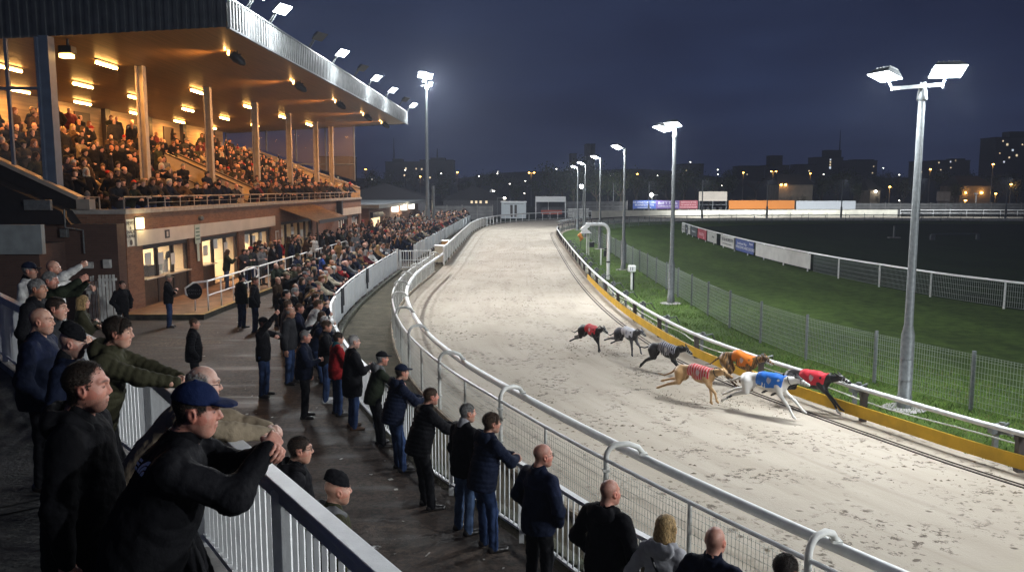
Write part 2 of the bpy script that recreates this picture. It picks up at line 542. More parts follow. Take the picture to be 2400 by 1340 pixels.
# public apron: flags and tarmac between stand and track
RAIL_C = [(7.3, -1.4), (5.1, 1.9), (3.65, 4.3), (2.37, 6.2), (1.13, 8.05), (.02, 10.08), (-1.36, 12.32), (-2.93, 15.75), (-4.1, 19.02), (-5.1, 22.5), (-5.75, 26.2), (-6.1, 31), (-6.25, 37), (-6.3, 44)]
BARR = [(-5.75, 26.2), (-6.1, 31), (-6.25, 37), (-6.3, 44)]
RC = resample(bez(RAIL_C, 12), 0.5)
rc_ext = RC + [Vector((-6.2, y)) for y in range(46, 112, 3)]
ap_l = [Vector((-16 + SKEW * p.y - max(0, 24 - p.y) * 0.3, p.y - 6 if p.y < 24 else p.y)) for p in rc_ext]
sheet('apron', ap_l, rc_ext, 0.02, M['apron'], 6)
ver = even(rc_ext, 200); ver2 = even([p for p in OUT if p.y < 112 and p.x < 8][:], 200)
sheet('gravel_verge', offset(ver, -0.05), offset(ver2, -0.02), 0.008, M['verge'], 4)

# low concrete kerb under the picket rail, mossy stone
kb = MB(); kb.ribbon(offset(RC, 0.22), 0.16, 0.0, 0.13)
kb2 = kb.build('kerb', mat('mossy_kerb', (0.16, 0.15, 0.11), 0.9, var=0.6, vscale=5, col2=(0.045, 0.055, 0.025), bump=0.5, bscale=20)); props(kb2, kind='structure')
# sandy kerb under the wire fence
kb = MB(); kb.ribbon(offset([p for p in OUT if p.y < 44], -0.06), 0.1, 0.0, 0.09)
props(kb.build('kerb', mat('fence_kerb', (0.3, 0.24, 0.17), 0.9, var=0.5, vscale=6, bump=0.4, bscale=25)), kind='structure')
# twin timber edge inside the running rail
kb = MB()
kin = offset([p for p in INN if p.y < 84 and p.x < 13], -0.62)
kb.ribbon(kin, 0.045, 0.0, 0.028); kb.ribbon(offset(kin, 0.11), 0.022, 0.0, 0.03)
props(kb.build('kerb', M['timber_edge']), kind='structure')

# grass blades near the camera: uncountable, one object
def blades():
    rr = np.random.RandomState(4)
    pts = []
    P = [p for p in INN if 11 < p.y < 62 and p.x < 10]
    for p, q in zip(P, P[1:]):
        t = (q - p); nrm = Vector((t.y, -t.x)).normalized()
        wdt = 3.0 if p.y < 40 else 2.6
        nb = int(900 * min(1.0, (17.0 / p.y) ** 1.15))
        for _ in range(nb):
            u = 0.12 + (rr.rand() ** 1.0) * (wdt + 2.2)
            pts.append(tuple(p + t * rr.rand() + nrm * u))
    pts = np.array(pts, np.float32); n = len(pts)
    cl = np.sin(pts[:, 0] * 2.1 + 3 * np.sin(pts[:, 1] * 0.9)) + np.sin(pts[:, 1] * 2.7 + pts[:, 0])
    h = (0.045 + 0.05 * rr.rand(n)) * (1 + 0.28 * cl); h = np.clip(h, 0.02, 0.15)
    a = rr.rand(n) * 2 * PI; w = 0.006 + 0.007 * rr.rand(n)
    ln = h * (0.3 + rr.rand(n) * 0.7); b = rr.rand(n) * 2 * PI
    V = np.zeros((n, 3, 3), np.float32)
    V[:, 0, 0] = pts[:, 0] - np.cos(a) * w; V[:, 0, 1] = pts[:, 1] - np.sin(a) * w
    V[:, 1, 0] = pts[:, 0] + np.cos(a) * w; V[:, 1, 1] = pts[:, 1] + np.sin(a) * w
    V[:, 2, 0] = pts[:, 0] + np.cos(b) * ln; V[:, 2, 1] = pts[:, 1] + np.sin(b) * ln; V[:, 2, 2] = h
    m1 = mat('grass_blade', (0.13, 0.22, 0.035), 0.75, spec=0.2); m2 = mat('grass_blade_dark', (0.055, 0.11, 0.018), 0.8, spec=0.2); m3 = mat('grass_blade_dry', (0.13, 0.12, 0.045), 0.8, spec=0.2)
    mi = rr.choice(3, n, p=[.48, .42, .1])
    o = link('grass', mesh_np('grass', V.reshape(-1, 3), np.arange(n * 3).reshape(n, 3), [m1, m2, m3], mi, False))
    props(o, kind='stuff')
blades()

# clods and torn turf of sand thrown up by the pack: uncountable
def clods():
    rr = np.random.RandomState(9)
    V = []; Q = []
    cand = []
    while len(cand) < 1100:
        y = 8 + 40 * rr.rand() ** 1.6
        i = min(range(0, len(oE)), key=lambda k: abs(oE[k].y - y)) if False else None
        u = rr.rand(); s = rr.rand() ** 1.7
        k = int(20 + s * 260)
        if k >= len(oE): continue
        p = oE[k].lerp(pair[k], 0.12 + 0.8 * u)
        f = math.sin(p.x * 1.15 + 1.7 * math.sin(p.y * .45)) + math.sin(p.y * 0.8 + p.x * .5 + 1.0)
        if f < 0.35 + 0.9 * rr.rand() or p.y < 5 : continue
        cand.append(p)
    for p in cand:
        r = 0.008 + 0.022 * rr.rand() ** 2.2
        x, y = p.x + rr.randn() * .25, p.y + rr.randn() * .25
        b = len(V); a0 = rr.rand() * 6.3
        el = 1 + rr.rand() * 1.4
        for k in range(5):
            a = a0 + k * 2 * PI / 5; q = r * (0.7 + 0.6 * rr.rand())
            V.append((x + math.cos(a) * q * el, y + math.sin(a) * q, 0.01))
        V.append((x, y, 0.012 + r * (0.5 + 0.6 * rr.rand())))
        for k in range(5):
            Q.append((b + k, b + (k + 1) % 5, b + 5))
    o = link('sand_clods', mesh_np('sand_clods', V, Q, [mat('damp_sand', (0.24, 0.2, 0.15), 0.95)], smooth=False))
    props(o, kind='stuff')
clods()
# ================================================================== fences and rails
def text_mesh(name, s, size, m, loc, normal_rz, parent, tilt=PI / 2, align='CENTER', ext=0.004, sx=1.0):
    c = bpy.data.curves.new(name, 'FONT')
    c.body = s; c.size = size; c.align_x = align; c.align_y = 'CENTER'; c.extrude = ext
    tmp = bpy.data.objects.new(name, c)
    COL.objects.link(tmp)
    dg = bpy.context.evaluated_depsgraph_get()
    me = bpy.data.meshes.new_from_object(tmp.evaluated_get(dg))
    bpy.data.objects.remove(tmp, do_unlink=True)
    me.materials.clear(); me.materials.append(m)
    o = link(name, me, parent)
    o.location = loc; o.rotation_euler = (tilt, 0, normal_rz); o.scale = (sx, 1, 1)
    return o

def wires(P, z0, z1, step, hz, r, skip=None):
    """welded mesh along a ground polyline"""
    mb = MB()
    for p in resample(P, step):
        mb.box(p.x - r, p.x + r, p.y - r, p.y + r, z0, z1)
    Q = resample(P, 0.6)
    for z in hz:
        mb.ribbon(Q, 2 * r, z - r, z + r)
    return mb

# ---- outer wire fence with the running rail it carries
near_out = [p for p in OUT if p.y < 43.2]
tf = thing('track_fence', 'white wire mesh fence with top rail curving along the outside of the sand track', 'fence', (0, 0, 0))
P_ = offset(near_out, -0.06)
wires(P_, 0.1, 1.0, 0.055, [0.1, .2, .3, .4, .5, .6, .7, .8, .9, .97], 0.0022).build('wire_mesh', M['wire'], tf)
mb = MB(); mb.tube([(p.x, p.y, 1.05) for p in P_], 0.026, 8); mb.build('top_rail', M['white'], tf, True)
posts = resample(P_, 1.62)
for i, p in enumerate(posts):
    mb = MB(); r = 0.034 if i % 2 == 0 else 0.024
    mb.tube([(p.x, p.y, 0), (p.x, p.y, 1.04)], r, 10)
    if i % 2 == 0:
        for z in (.35, .72, .9): mb.box(p.x - .045, p.x + .045, p.y - .04, p.y + .04, z, z + .03)
    mb.build('post', M['white_dirty'], tf, True)
rr_ = thing('running_rail', 'thick white tubular rail held out over the sand on curved arms', 'rail', (0, 0, 0))
rail_line = offset(near_out, 0.4)
mb = MB()
def railtube(mb, line, z, r):
    pts = [(p.x, p.y, z) for p in line]
    mb.tube(pts, r, 12)
railtube(mb, rail_line, 1.05, 0.06)
mb.build('rail', M['white'], rr_, True)
arms = [posts[i] for i in range(0, len(posts), 2)]
for p in arms:
    q = min(rail_line, key=lambda c: (c - p).length)
    d = (q - p)
    pts = [(p.x, p.y, .9), (p.x, p.y, 1.08)]
    for a in (20, 40, 60, 80):
        pts.append((p.x + d.x * .32 * (1 - math.cos(R(a))), p.y + d.y * .32 * (1 - math.cos(R(a))), 1.08 + .17 * math.sin(R(a))))
    pts += [(p.x + d.x * .6, p.y + d.y * .6, 1.25), (p.x + d.x * .86, p.y + d.y * .86, 1.2), (q.x, q.y, 1.11)]
    mb = MB(); mb.tube(pts, 0.036, 10)
    mb.box(q.x - .05, q.x + .05, q.y - .05, q.y + .05, 1.1, 1.125)
    mb.build('arm', M['white_dirty'], rr_, True)

# ---- far straight: boarded rail beyond the gate, then open rail round the far bend
st = [p for p in OUT if 47.5 < p.y < 98 and p.x < 0]
bf = thing('boarded_fence', 'pale boarded rail fence along the far straight below the crowd', 'fence', (0, 0, 0))
mb = MB(); mb.ribbon(offset(st, -.02), .02, .12, .98); mb.build('panel', M['white_dirty'], bf)
mb = MB(); railtube(mb, st, 1.06, .055); mb.build('rail', M['white'], bf, True)
for p in resample(st, 2.4):
    mb = MB(); mb.tube([(p.x + .05, p.y, 0), (p.x + .05, p.y, 1.05)], .03, 8); mb.build('post', M['white'], bf, True)
bd = [p for p in OUT if p.y > 97.9 and p.x < 12.2]
of = thing('open_rail', 'white open rail on thin posts rounding the far bend before the huts', 'rail', (0, 0, 0))
mb = MB(); railtube(mb, bd, 1.06, .06); mb.build('rail', M['white'], of, True)
mb = MB(); mb.ribbon(bd, .02, .1, .18); mb.build('base_board', M['white_dirty'], of)
for p in resample(bd, 1.9):
    mb = MB(); mb.tube([(p.x, p.y, 0), (p.x, p.y, 1.05)], .035, 6); mb.build('post', M['white'], of, True)
fw = [p for p in OUT if p.x >= 12.1 and p.x < 63]
mb = MB(); mb.ribbon(fw, .12, 0, 1.05); mb.ribbon(offset(fw, .0), .16, 1.05, 1.09)
o = mb.build('far_wall', mat('cream_wall', (0.6, 0.58, 0.49), .7, var=.2, vscale=1.2))
props(o, 'long cream wall round the outside of the far bend', 'wall')
fw2 = [p for p in OUT if p.x >= 63]
o2 = thing('open_rail', 'white open rail continuing the far wall at the right edge', 'rail')
mb = MB(); railtube(mb, fw2, 1.06, .06); railtube(mb, fw2, .55, .04); mb.build('rail', M['white'], o2, True)
for p in resample(fw2, 2.6):
    mb = MB(); mb.tube([(p.x, p.y, 0), (p.x, p.y, 1.05)], .035, 6); mb.build('post', M['white'], o2, True)

# ---- inner rail: white tube above a yellow board on dark posts
inn = [p for p in INN if p.y > 7 or p.x > 10]
near_in = [p for p in inn if p.y < 84 and p.x < 14]
ir = thing('inner_rail', 'low white inner rail above a yellow kick board on dark posts', 'rail', (0, 0, 0))
mb = MB(); railtube(mb, near_in, .65, .046); mb.build('rail', M['white'], ir, True)
yb = [p for p in near_in if p.y < 40]
for k in range(0, len(yb) - 1, 10):
    seg = yb[k:k + 11]
    if len(seg) > 1:
        mb = MB(); mb.ribbon(offset(seg, -.09), .045, .11, .335); mb.build('board', M['yellow'], ir)
yb2 = [p for p in near_in if p.y >= 39.9]
mb = MB(); mb.ribbon(offset(yb2, -.09), .045, .11, .3); mb.build('board', mat('bare_board', (.2, .16, .11), .8, var=.5, vscale=3), ir)
for p in resample([q for q in offset(near_in, .04)], 3.1):
    mb = MB(); mb.box(p.x - .055, p.x + .055, p.y - .055, p.y + .055, 0, .6); mb.box(p.x - .075, p.x + .075, p.y - .06, p.y + .06, .52, .6)
    mb.build('post', M['dark_post'], ir)
far_in = [p for p in inn if p.y >= 83.5 and p.x < 95]
fr = thing('inner_rail', 'dark topped inner rail sweeping across the far bend in front of the cream wall', 'rail')
mb = MB(); railtube(mb, far_in, .75, .07); mb.build('rail', mat('rust_rail', (.05, .035, .03), .6), fr, True)
mb = MB(); mb.ribbon(offset(far_in, .1), .04, .05, .4); mb.build('board', M['white_dirty'], fr)
for p in resample(far_in, 3.4):
    mb = MB(); mb.tube([(p.x, p.y, 0), (p.x, p.y, .75)], .05, 6); mb.build('post', M['dark_post'], fr)
# thin hoops round the tight corner of the inner rail
hp = resample([p for p in INN if 84 < p.y < 104 and p.x < 12.5], 1.35)
for i, p in enumerate(hp[:12]):
    mb = MB(); mb.tube([(p.x + .3, p.y - .2, 0), (p.x + .3, p.y - .2, .95), (p.x + .2, p.y - .1, 1.1), (p.x - .1, p.y + .1, 1.15), (p.x - .25, p.y + .2, 1.02)], .03, 6)
    props(mb.build('hoop', M['galv'], None, True), 'bent steel hoop arm standing over the inner rail at the far corner', 'hoop', 'hoops round the far corner of the inner rail')

# ---- lure machinery, boxes and cables behind the inner rail
def gear(p, t, k):
    n = Vector((t.y, -t.x))
    mb = MB()
    c = p + n * .3
    mb.box(c.x - .1, c.x + .1, c.y - .07, c.y + .07, .42, .58); mb.box(c.x - .04, c.x + .04, c.y - .03, c.y + .03, 0, .42)
    mb.tube([(c.x, c.y, .5), (c.x + n.x * .3, c.y + n.y * .3, .56), (c.x + n.x * .5 + t.x * .3, c.y + n.y * .5 + t.y * .3, .3)], .02, 6)
    mb.tube([(c.x - t.x * .3, c.y - t.y * .3, .47), (c.x + t.x * .4, c.y + t.y * .4, .5)], .03, 8)
    mb.tube([(c.x - t.x * .1, c.y - t.y * .1, .58), (c.x - t.x * .1, c.y - t.y * .1, .64)], .05, 10)
    o = mb.build('lure_pulley', M['galv'], None)
    return o
gp = resample([p for p in offset(near_in, .1) if 13 < p.y < 62], 3.1)
words = ['nearest the big lamp post', 'by the yellow board']
for k, p in enumerate(gp):
    j = min(k + 1, len(gp) - 1); t = (gp[j] - gp[max(0, j - 1)]).normalized()
    props(gear(p, t, k), 'small steel lure pulley and bracket standing behind the inner rail', 'pulley', 'lure pulleys along the inner rail')
cb = MB()
cp = [p for p in offset(near_in, .26) if 12 < p.y < 70]
cb.tube([(p.x + .05 * math.sin(p.y * 1.7), p.y, .06 + .03 * math.sin(p.y * 2.3)) for p in cp], .018, 6)
props(cb.build('lure_cable', M['black_metal'], None), 'black cable lying along the grass behind the inner rail', 'cable')
cb = MB()
cb.tube([(p.x + .07 * math.sin(p.y * 1.1 + 1), p.y, .4 + .02 * math.sin(p.y * 2)) for p in offset([q for q in near_in if 12 < q.y < 70], .16)], .014, 6)
props(cb.build('lure_wire', M['wire'], None), 'taut pale wire running on pulleys behind the inner rail', 'cable')

# white swan neck camera post
def swan():
    b = at(1425, 655)
    t = thing('camera_post', 'tall white swan neck post with a camera hood beside the inner rail', 'post', b)
    mb = MB(); H = 2.75
    pts = [(0, 0, 0), (0, 0, H - .35)]
    for a in (20, 45, 70, 90): pts.append((-.35 * (1 - math.cos(R(a))), 0, H - .35 + .35 * math.sin(R(a))))
    pts.append((-1.15, 0, H))
    mb.tube(pts, .085, 12); mb.build('pole', M['white'], t, True)
    mb = MB(); mb.bar((-1.0, 0, H - .02), (-1.35, 0, H - .32), .26, .2); mb.build('hood', M['white'], t)
    mb = MB(); mb.tube([(0, 0, .85), (0, 0, .92)], .1, 12); mb.box(-.2, -.08, -.03, .03, 1.5, 1.56); mb.build('clamp', M['black_metal'], t)
swan()
def boxpost():
    b = at(1480, 680)
    t = thing('meter_box', 'white rounded box on a short post standing in the grass verge', 'box', b)
    mb = MB(); mb.tube([(0, 0, 0), (0, 0, .85)], .05, 10); mb.build('post', M['white'], t, True)
    mb = MB(); mb.tube([(.07, .02, 0), (.07, .02, .8)], .05, 8); mb.build('backing_post', M['black_metal'], t, True)
    mb = MB(); mb.box(-.17, .17, -.12, .12, .82, 1.12); mb.build('housing', M['white'], t, bevel=.05)
    mb = MB(); mb.box(-.09, -.05, -.126, -.121, .9, 1.05); mb.box(.0, .04, -.126, -.121, .9, 1.05); mb.build('vent', M['galv'], t)
boxpost()
def speaker_post(px, py, lab, tri):
    b = at(px, py)
    t = thing('speaker_post', lab, 'speaker', b)
    mb = MB(); mb.tube([(0, 0, 0), (0, 0, 1.55 if tri else 1.0)], .045, 8)
    if tri: mb.tube([(.14, .0, 0), (.14, 0, 1.55)], .03, 8)
    mb.build('post', M['white'], t, True)
    mb = MB(); mb.box(.16, .5, -.15, .1, .55, .9); mb.build('speaker_box', M['black_metal'], t, bevel=.015)
    if tri:
        mb = MB(); a = [(-.45, -.3, 1.5), (.3, -.3, 1.5), (.3, .3, 1.5), (-.45, .3, 1.5), (-.05, 0, 1.85)]
        mb.add(a, [(3, 2, 1, 0), (0, 1, 4), (1, 2, 4), (2, 3, 4), (3, 0, 4)]); mb.build('cover', M['white'], t)
speaker_post(1375, 598, 'black loudspeaker on twin white posts under a small pitched cover', True)
speaker_post(1408, 622, 'black loudspeaker on a single short white post in the grass', False)
b = at(1361, 580)
tt = thing('orange_marker', 'bundle of orange and yellow cloth hung on a stake by the inner rail', 'marker', b)
mb = MB(); mb.tube([(0, 0, 0), (0, 0, 1.1)], .025, 6); mb.build('stake', M['dark_post'], tt)
mb = MB(); mb.tube([(0, 0, 1.15), (-.1, .02, .95), (.08, 0, .7), (-.04, -.03, .5)], [.05, .17, .15, .04], 8); mb.build('cloth', mat('orange_cloth', (.6, .22, .03), .8, var=.5, vscale=9), tt, True)

# ---- infield mesh fence with flat steel posts
gf = thing('infield_fence', 'dark green welded mesh fence on grey posts across the infield grass', 'fence')
GL = resample(bez(FENCE_G, 12), 0.5)
gl_near = [p for p in GL if p.y < 60 and p.x < 15]
wires(gl_near, .08, 1.17, .065, [.1, .22, .34, .46, .58, .7, .82, .94, 1.06, 1.12, 1.16], .0026).build('wire_mesh', M['gwire'], gf)
gl_far = [p for p in GL if p.y >= 59.5]
wires(gl_far, .08, 1.15, .25, [.12, .3, .5, .7, .9, 1.1], .006).build('wire_mesh', M['gwire'], gf)
for p in resample(GL, 2.55):
    mb = MB(); mb.box(p.x - .032, p.x + .032, p.y - .025, p.y + .025, 0, 1.24); mb.build('post', M['galv'], gf)

# ---- advert fence deeper in the infield
AL = resample(bez(FENCE_A, 12), 0.25)
af = thing('advert_fence', 'white railed fence with wire panels deep in the dark infield', 'fence')
mb = MB(); mb.tube([(p.x, p.y, 1.05) for p in AL], .045, 8); mb.build('top_rail', M['white'], af, True)
wl = [p for p in AL if p.y < 43.5]
wires(wl, .1, 1.02, .09, [.1, .3, .5, .7, .9], .004).build('wire_mesh', M['gwire'], af)
for p in resample(AL, 3.6):
    mb = MB(); mb.tube([(p.x + .04, p.y, 0), (p.x + .04, p.y, 1.05)], .04, 8); mb.build('post', M['white'], af, True)
dk = mat('board_dark', (.055, .065, .07), .6); wh = mat('board_white', (.5, .5, .48), .6, var=.15, vscale=2); rd = mat('board_red', (.32, .045, .06), .6)
bl = mat('board_blue', (.035, .065, .24), .6); gy = mat('board_grey', (.4, .4, .38), .6, var=.3, vscale=3)
ink = mat('board_ink', (.05, .05, .06), .6); pale = mat('board_lettering', (.62, .64, .68), .5); pink = mat('board_pink_lettering', (.72, .45, .48), .5)
def board(y0, y1, m, lab, lines, tm, extra=None):
    seg = [p for p in AL if y0 <= p.y <= y1]
    if seg[0].y > seg[-1].y: seg = seg[::-1]
    a, c = seg[0], seg[-1]
    t = thing('advert_board', lab, 'advert board', (a.x, a.y, 0))
    loc = [p - a for p in seg]
    mb = MB(); mb.ribbon(offset([Vector((p.x - .06, p.y)) for p in loc], 0), .03, .18, .99); mb.build('panel', m, t)
    d = (c - a); ang = math.atan2(d.y, d.x)
    ln = d.length
    for (s, zz, size, fx, sx) in lines:
        q = loc[min(len(loc) - 1, int(fx * (len(loc) - 1)))]
        text_mesh('lettering', s, size, tm, (q.x - .095, q.y, zz), ang + PI, t, sx=sx, ext=.003)
    return t
board(43.5, 52.6, wh, 'long blank white board on the infield fence, nearest the bare wire part', [], ink)
board(53.0, 57.6, bl, 'dark blue advert board with pale lettering on the infield fence', [('Sandhurst Way', .72, .26, .62, 1.5), ('WINDOWS AND DOORS', .46, .28, .45, 1.5), ('Beyond', .84, .2, .12, 1.3)], pale)
board(58.0, 62.4, wh, 'white advert board with large dark lettering beside the blue one', [('DR & ROBSON', .73, .36, .5, 1.6), ('greyhound insurance services', .42, .15, .5, 1.6)], ink)
board(63.6, 67.6, gy, 'pale grey advert board with dark flecks between the red and the white boards', [('dining', .66, .26, .35, 1.5)], ink)
board(67.9, 72.4, rd, 'red advert board with pink lettering on the infield fence', [('boozeln', .62, .5, .55, 1.5), ('kit', .36, .34, .25, 1.4)], pink)
board(72.6, 76.4, dk, 'dark grey advert board left of the red one on the infield fence', [('Trackmaster Co', .6, .24, .5, 1.4)], pale)
board(76.6, 78.4, wh, 'small white advert board between two dark ones on the infield fence', [('ELB', .68, .3, .5, 1.2)], ink)
board(78.6, 80.2, dk, 'narrow dark advert board next to the last white board', [('lines', .65, .3, .5, 1.2)], pale)
board(80.4, 82.8, wh, 'last white advert board at the far end of the infield fence', [('CL & TM', .72, .3, .5, 1.4), ('MOTORS', .42, .28, .5, 1.4)], ink)

# bits standing in the dark infield
b = at(2095, 558); t = thing('goal_frame', 'low pale metal frame lying in the dark infield', 'frame', at(2180, 562))
mb = MB(); mb.box(0, .4, -.1, .1, 0, .45); mb.tube([(.1, 0, .5), (4.6, 0.6, .5)], .06, 8); mb.box(4.4, 4.7, .5, .7, 0, .5); mb.build('frame', M['galv'], t)
t = thing('marker_post', 'short pale post on a base in the dark infield', 'post', b)
mb = MB(); mb.box(-.5, .5, -.25, .25, 0, .1); mb.build('base', M['concrete'], t); mb = MB(); mb.tube([(0, 0, .1), (0, 0, 1.1)], .1, 8); mb.build('post', M['galv'], t)

# ================================================================== public side: picket rail, barrier, gate
pk = thing('picket_rail', 'white picket railing with flat top rail the spectators lean on', 'railing')
PL = [p for p in RC if p.y < 26.3]
mb = MB(); mb.ribbon(PL, .075, 1.02, 1.065); mb.build('top_rail', M['white'], pk)
mb = MB(); mb.ribbon(PL, .05, .17, .2); mb.build('bottom_rail', M['white'], pk)
mb = MB()
for p in resample(PL, .118):
    mb.tube([(p.x, p.y, .2), (p.x, p.y, 1.02)], .011, 6, cap=False)
o = mb.build('pickets', M['white'], pk, True); o['kind'] = 'stuff'
for p in resample(PL, 1.9):
    mb = MB(); mb.box(p.x - .032, p.x + .032, p.y - .032, p.y + .032, .0, 1.02); mb.build('post', M['white'], pk)
sheetm = mat('barrier_sheet', (.62, .66, .68), .5, var=.12, vscale=3, bump=.12, bscale=7)
bk = resample(bez(BARR, 12), 0.25)
wb = thing('white_barrier', 'white sheeted barrier in front of the crowd along the near straight', 'barrier')
pos = resample(bk, 1.55)
for a, c in zip(pos, pos[1:]):
    d = (c - a).normalized(); s = Vector((d.y, -d.x)) * .02
    mb = MB(); mb.ribbon([a + d * .05 + s, (a + c) / 2 + s * 2.2, c - d * .05 + s], .015, .12, 1.06); mb.build('panel', sheetm, wb)
for p in pos:
    mb = MB(); mb.box(p.x - .03, p.x + .03, p.y - .03, p.y + .03, 0, 1.12); mb.build('post', M['white'], wb)
mb = MB(); mb.tube([(p.x, p.y, 1.11) for p in bk], .026, 8); mb.build('top_rail', M['white'], wb, True)
# loose end of the sheet blowing at the near end
p = bk[0]
mb = MB(); mb.ribbon([(p.x, p.y + .1), (p.x + .12, p.y - .35), (p.x - .05, p.y - .7)], .02, .16, .95); mb.build('loose_sheet', sheetm, wb)
b2 = resample([(-6.05, 50), (-5.95, 62), (-5.75, 80), (-5.4, 106)], .5)
wb2 = thing('white_barrier', 'white picket and board barrier in front of the crowd beyond the gate', 'barrier')
for k, (a, c) in enumerate(zip(resample(b2, 1.5), resample(b2, 1.5)[1:])):
    d = (c - a)
    mb = MB()
    if k % 3 != 1: mb.ribbon([a + d * .04, a + d * .96], .02, .12, 1.05)
    else:
        for q in range(7): e_ = a + d * (q + .5) / 7; mb.box(e_.x - .012, e_.x + .012, e_.y - .012, e_.y + .012, .1, 1.05)
        mb.ribbon([a, c], .03, 1.05, 1.08)
    mb.box(a.x - .03, a.x + .03, a.y - .03, a.y + .03, 0, 1.1)
    mb.build('panel', sheetm, wb2)
# gate across the gap
gt = thing('picket_gate', 'white picket gate across the gap in the barrier', 'gate', (-6.25, 44.4, 0))
def pickgate(parent, x0, x1, y0, y1, n, h=1.1):
    fr_ = MB(); fr_.bar((x0, y0, h), (x1, y1, h), .05, .06); fr_.bar((x0, y0, .2), (x1, y1, .2), .05, .05); fr_.bar((x0, y0, .6), (x1, y1, .6), .04, .04)
    for x, y in ((x0, y0), (x1, y1)): fr_.box(x - .04, x + .04, y - .04, y + .04, 0, h + .06)
    fr_.build('frame', M['white'], parent)
    pm = MB()
    for k in range(n):
        f = (k + .5) / n; x = x0 + (x1 - x0) * f; y = y0 + (y1 - y0) * f
        pm.box(x - .018, x + .018, y - .012, y + .012, .22, h - .03)
    o = pm.build('pickets', M['white'], parent); o['kind'] = 'stuff'
pickgate(gt, 0.1, 1.75, 0, .3, 13)
gt2 = thing('picket_gate', 'second white picket gate folded back into the crowd at the gap', 'gate', (-8.4, 44.6, 0))
pickgate(gt2, 0, 2.0, 0, .6, 14)
# starting boxes at the gap
for (px, py, c, lab, w) in ((1030, 618, (.7, .68, .55), 'cream control box beside the track at the gap in the rail', .5), (1044, 603, (.55, .32, .12), 'orange sided control box behind the cream one at the gap', .45)):
    b = at(px, py)
    t = thing('control_box', lab, 'box', b)
    mb = MB(); mb.box(-w / 2, w / 2, -.3, .3, .12, 1.08); mb.build('cabinet', mat('box_paint', c, .5, var=.2), t, bevel=.02)
    mb = MB(); mb.box(-w / 2 - .03, w / 2 + .03, -.33, .33, 1.08, 1.13); mb.build('lid', M['white'], t)
    mb = MB(); mb.box(-w / 2 + .04, -w / 2 + .12, -.28, -.2, 0, .12); mb.box(w / 2 - .12, w / 2 - .04, -.28, -.2, 0, .12); mb.box(-w / 2 + .04, -w / 2 + .12, .2, .28, 0, .12); mb.box(w / 2 - .12, w / 2 - .04, .2, .28, 0, .12); mb.build('feet', M['dark_post'], t)
cl = mat('dark_cloth', (.015, .017, .022), .8)
for y, lab in ((27.4, 'black jacket hung over the white barrier near its loose end'), (34.2, 'black coat hung over the white barrier further along')):
    mb = MB(); x = min(bk, key=lambda q: abs(q.y - y)).x
    mb.ribbon([(x + .07, y - .22), (x + .11, y), (x + .08, y + .2)], .03, .55, 1.15); mb.ribbon([(x + .1, y - .32), (x + .12, y - .2)], .03, .32, .9)
    props(mb.build('hung_coat', cl, None), lab, 'coat')

# ================================================================== lamp posts
def flood_head(t, c, aim, w=.6, h=.45, power=0.0, lens=None, size=.45, lit=True, spread=150, col=WHITE_L, spill=0):
    c = Vector(c); z = -Vector(aim).normalized()
    x = Vector((0, 0, 1)).cross(z)
    x = x.normalized() if x.length > 1e-3 else Vector((1, 0, 0))
    y = z.cross(x)
    m4 = Matrix((x, y, z)).transposed()
    def fn(a, b_, d): return c + m4 @ Vector((a, b_, d))
    mb = MB()
    mb.corners([fn(-w / 2, -h / 2, 0), fn(w / 2, -h / 2, 0), fn(w / 2, h / 2, 0), fn(-w / 2, h / 2, 0), fn(-w / 2 * .7, -h / 2 * .6, .13), fn(w / 2 * .7, -h / 2 * .6, .13), fn(w / 2 * .7, h / 2 * .6, .13), fn(-w / 2 * .7, h / 2 * .6, .13)])
    for k in range(5):
        a = -w * .3 + w * .6 * k / 4
        mb.box(a - .008, a + .008, -h * .28, h * .28, .13, .165, fn)
    hd = mb.build('lamp_head', M['black_metal'] if not lit else M['galv'], t)
    mb = MB(); mb.box(-w * .46, w * .46, -h * .46, h * .46, -.012, -.002, fn)
    ln = mb.build('lens', (lens or M['lens']) if lit else M['black_metal'], hd)
    if power and lit and spill:
        ld = bpy.data.lights.new('lamp_spill', 'POINT'); ld.energy = spill; ld.color = col; ld.shadow_soft_size = .05
        lo = bpy.data.objects.new('lamp_spill', ld); COL.objects.link(lo); lo.parent = t; lo.location = c - z * .16
    if power:
        ld = bpy.data.lights.new('flood_light', 'AREA'); ld.shape = 'RECTANGLE'; ld.size = w * .9; ld.size_y = h * .9
        ld.energy = power; ld.color = col; ld.spread = R(spread)
        lo = bpy.data.objects.new('flood_light', ld); COL.objects.link(lo)
        lo.parent = t
        lo.matrix_local = Matrix.Translation(c - z * .03) @ m4.to_4x4()
    return hd

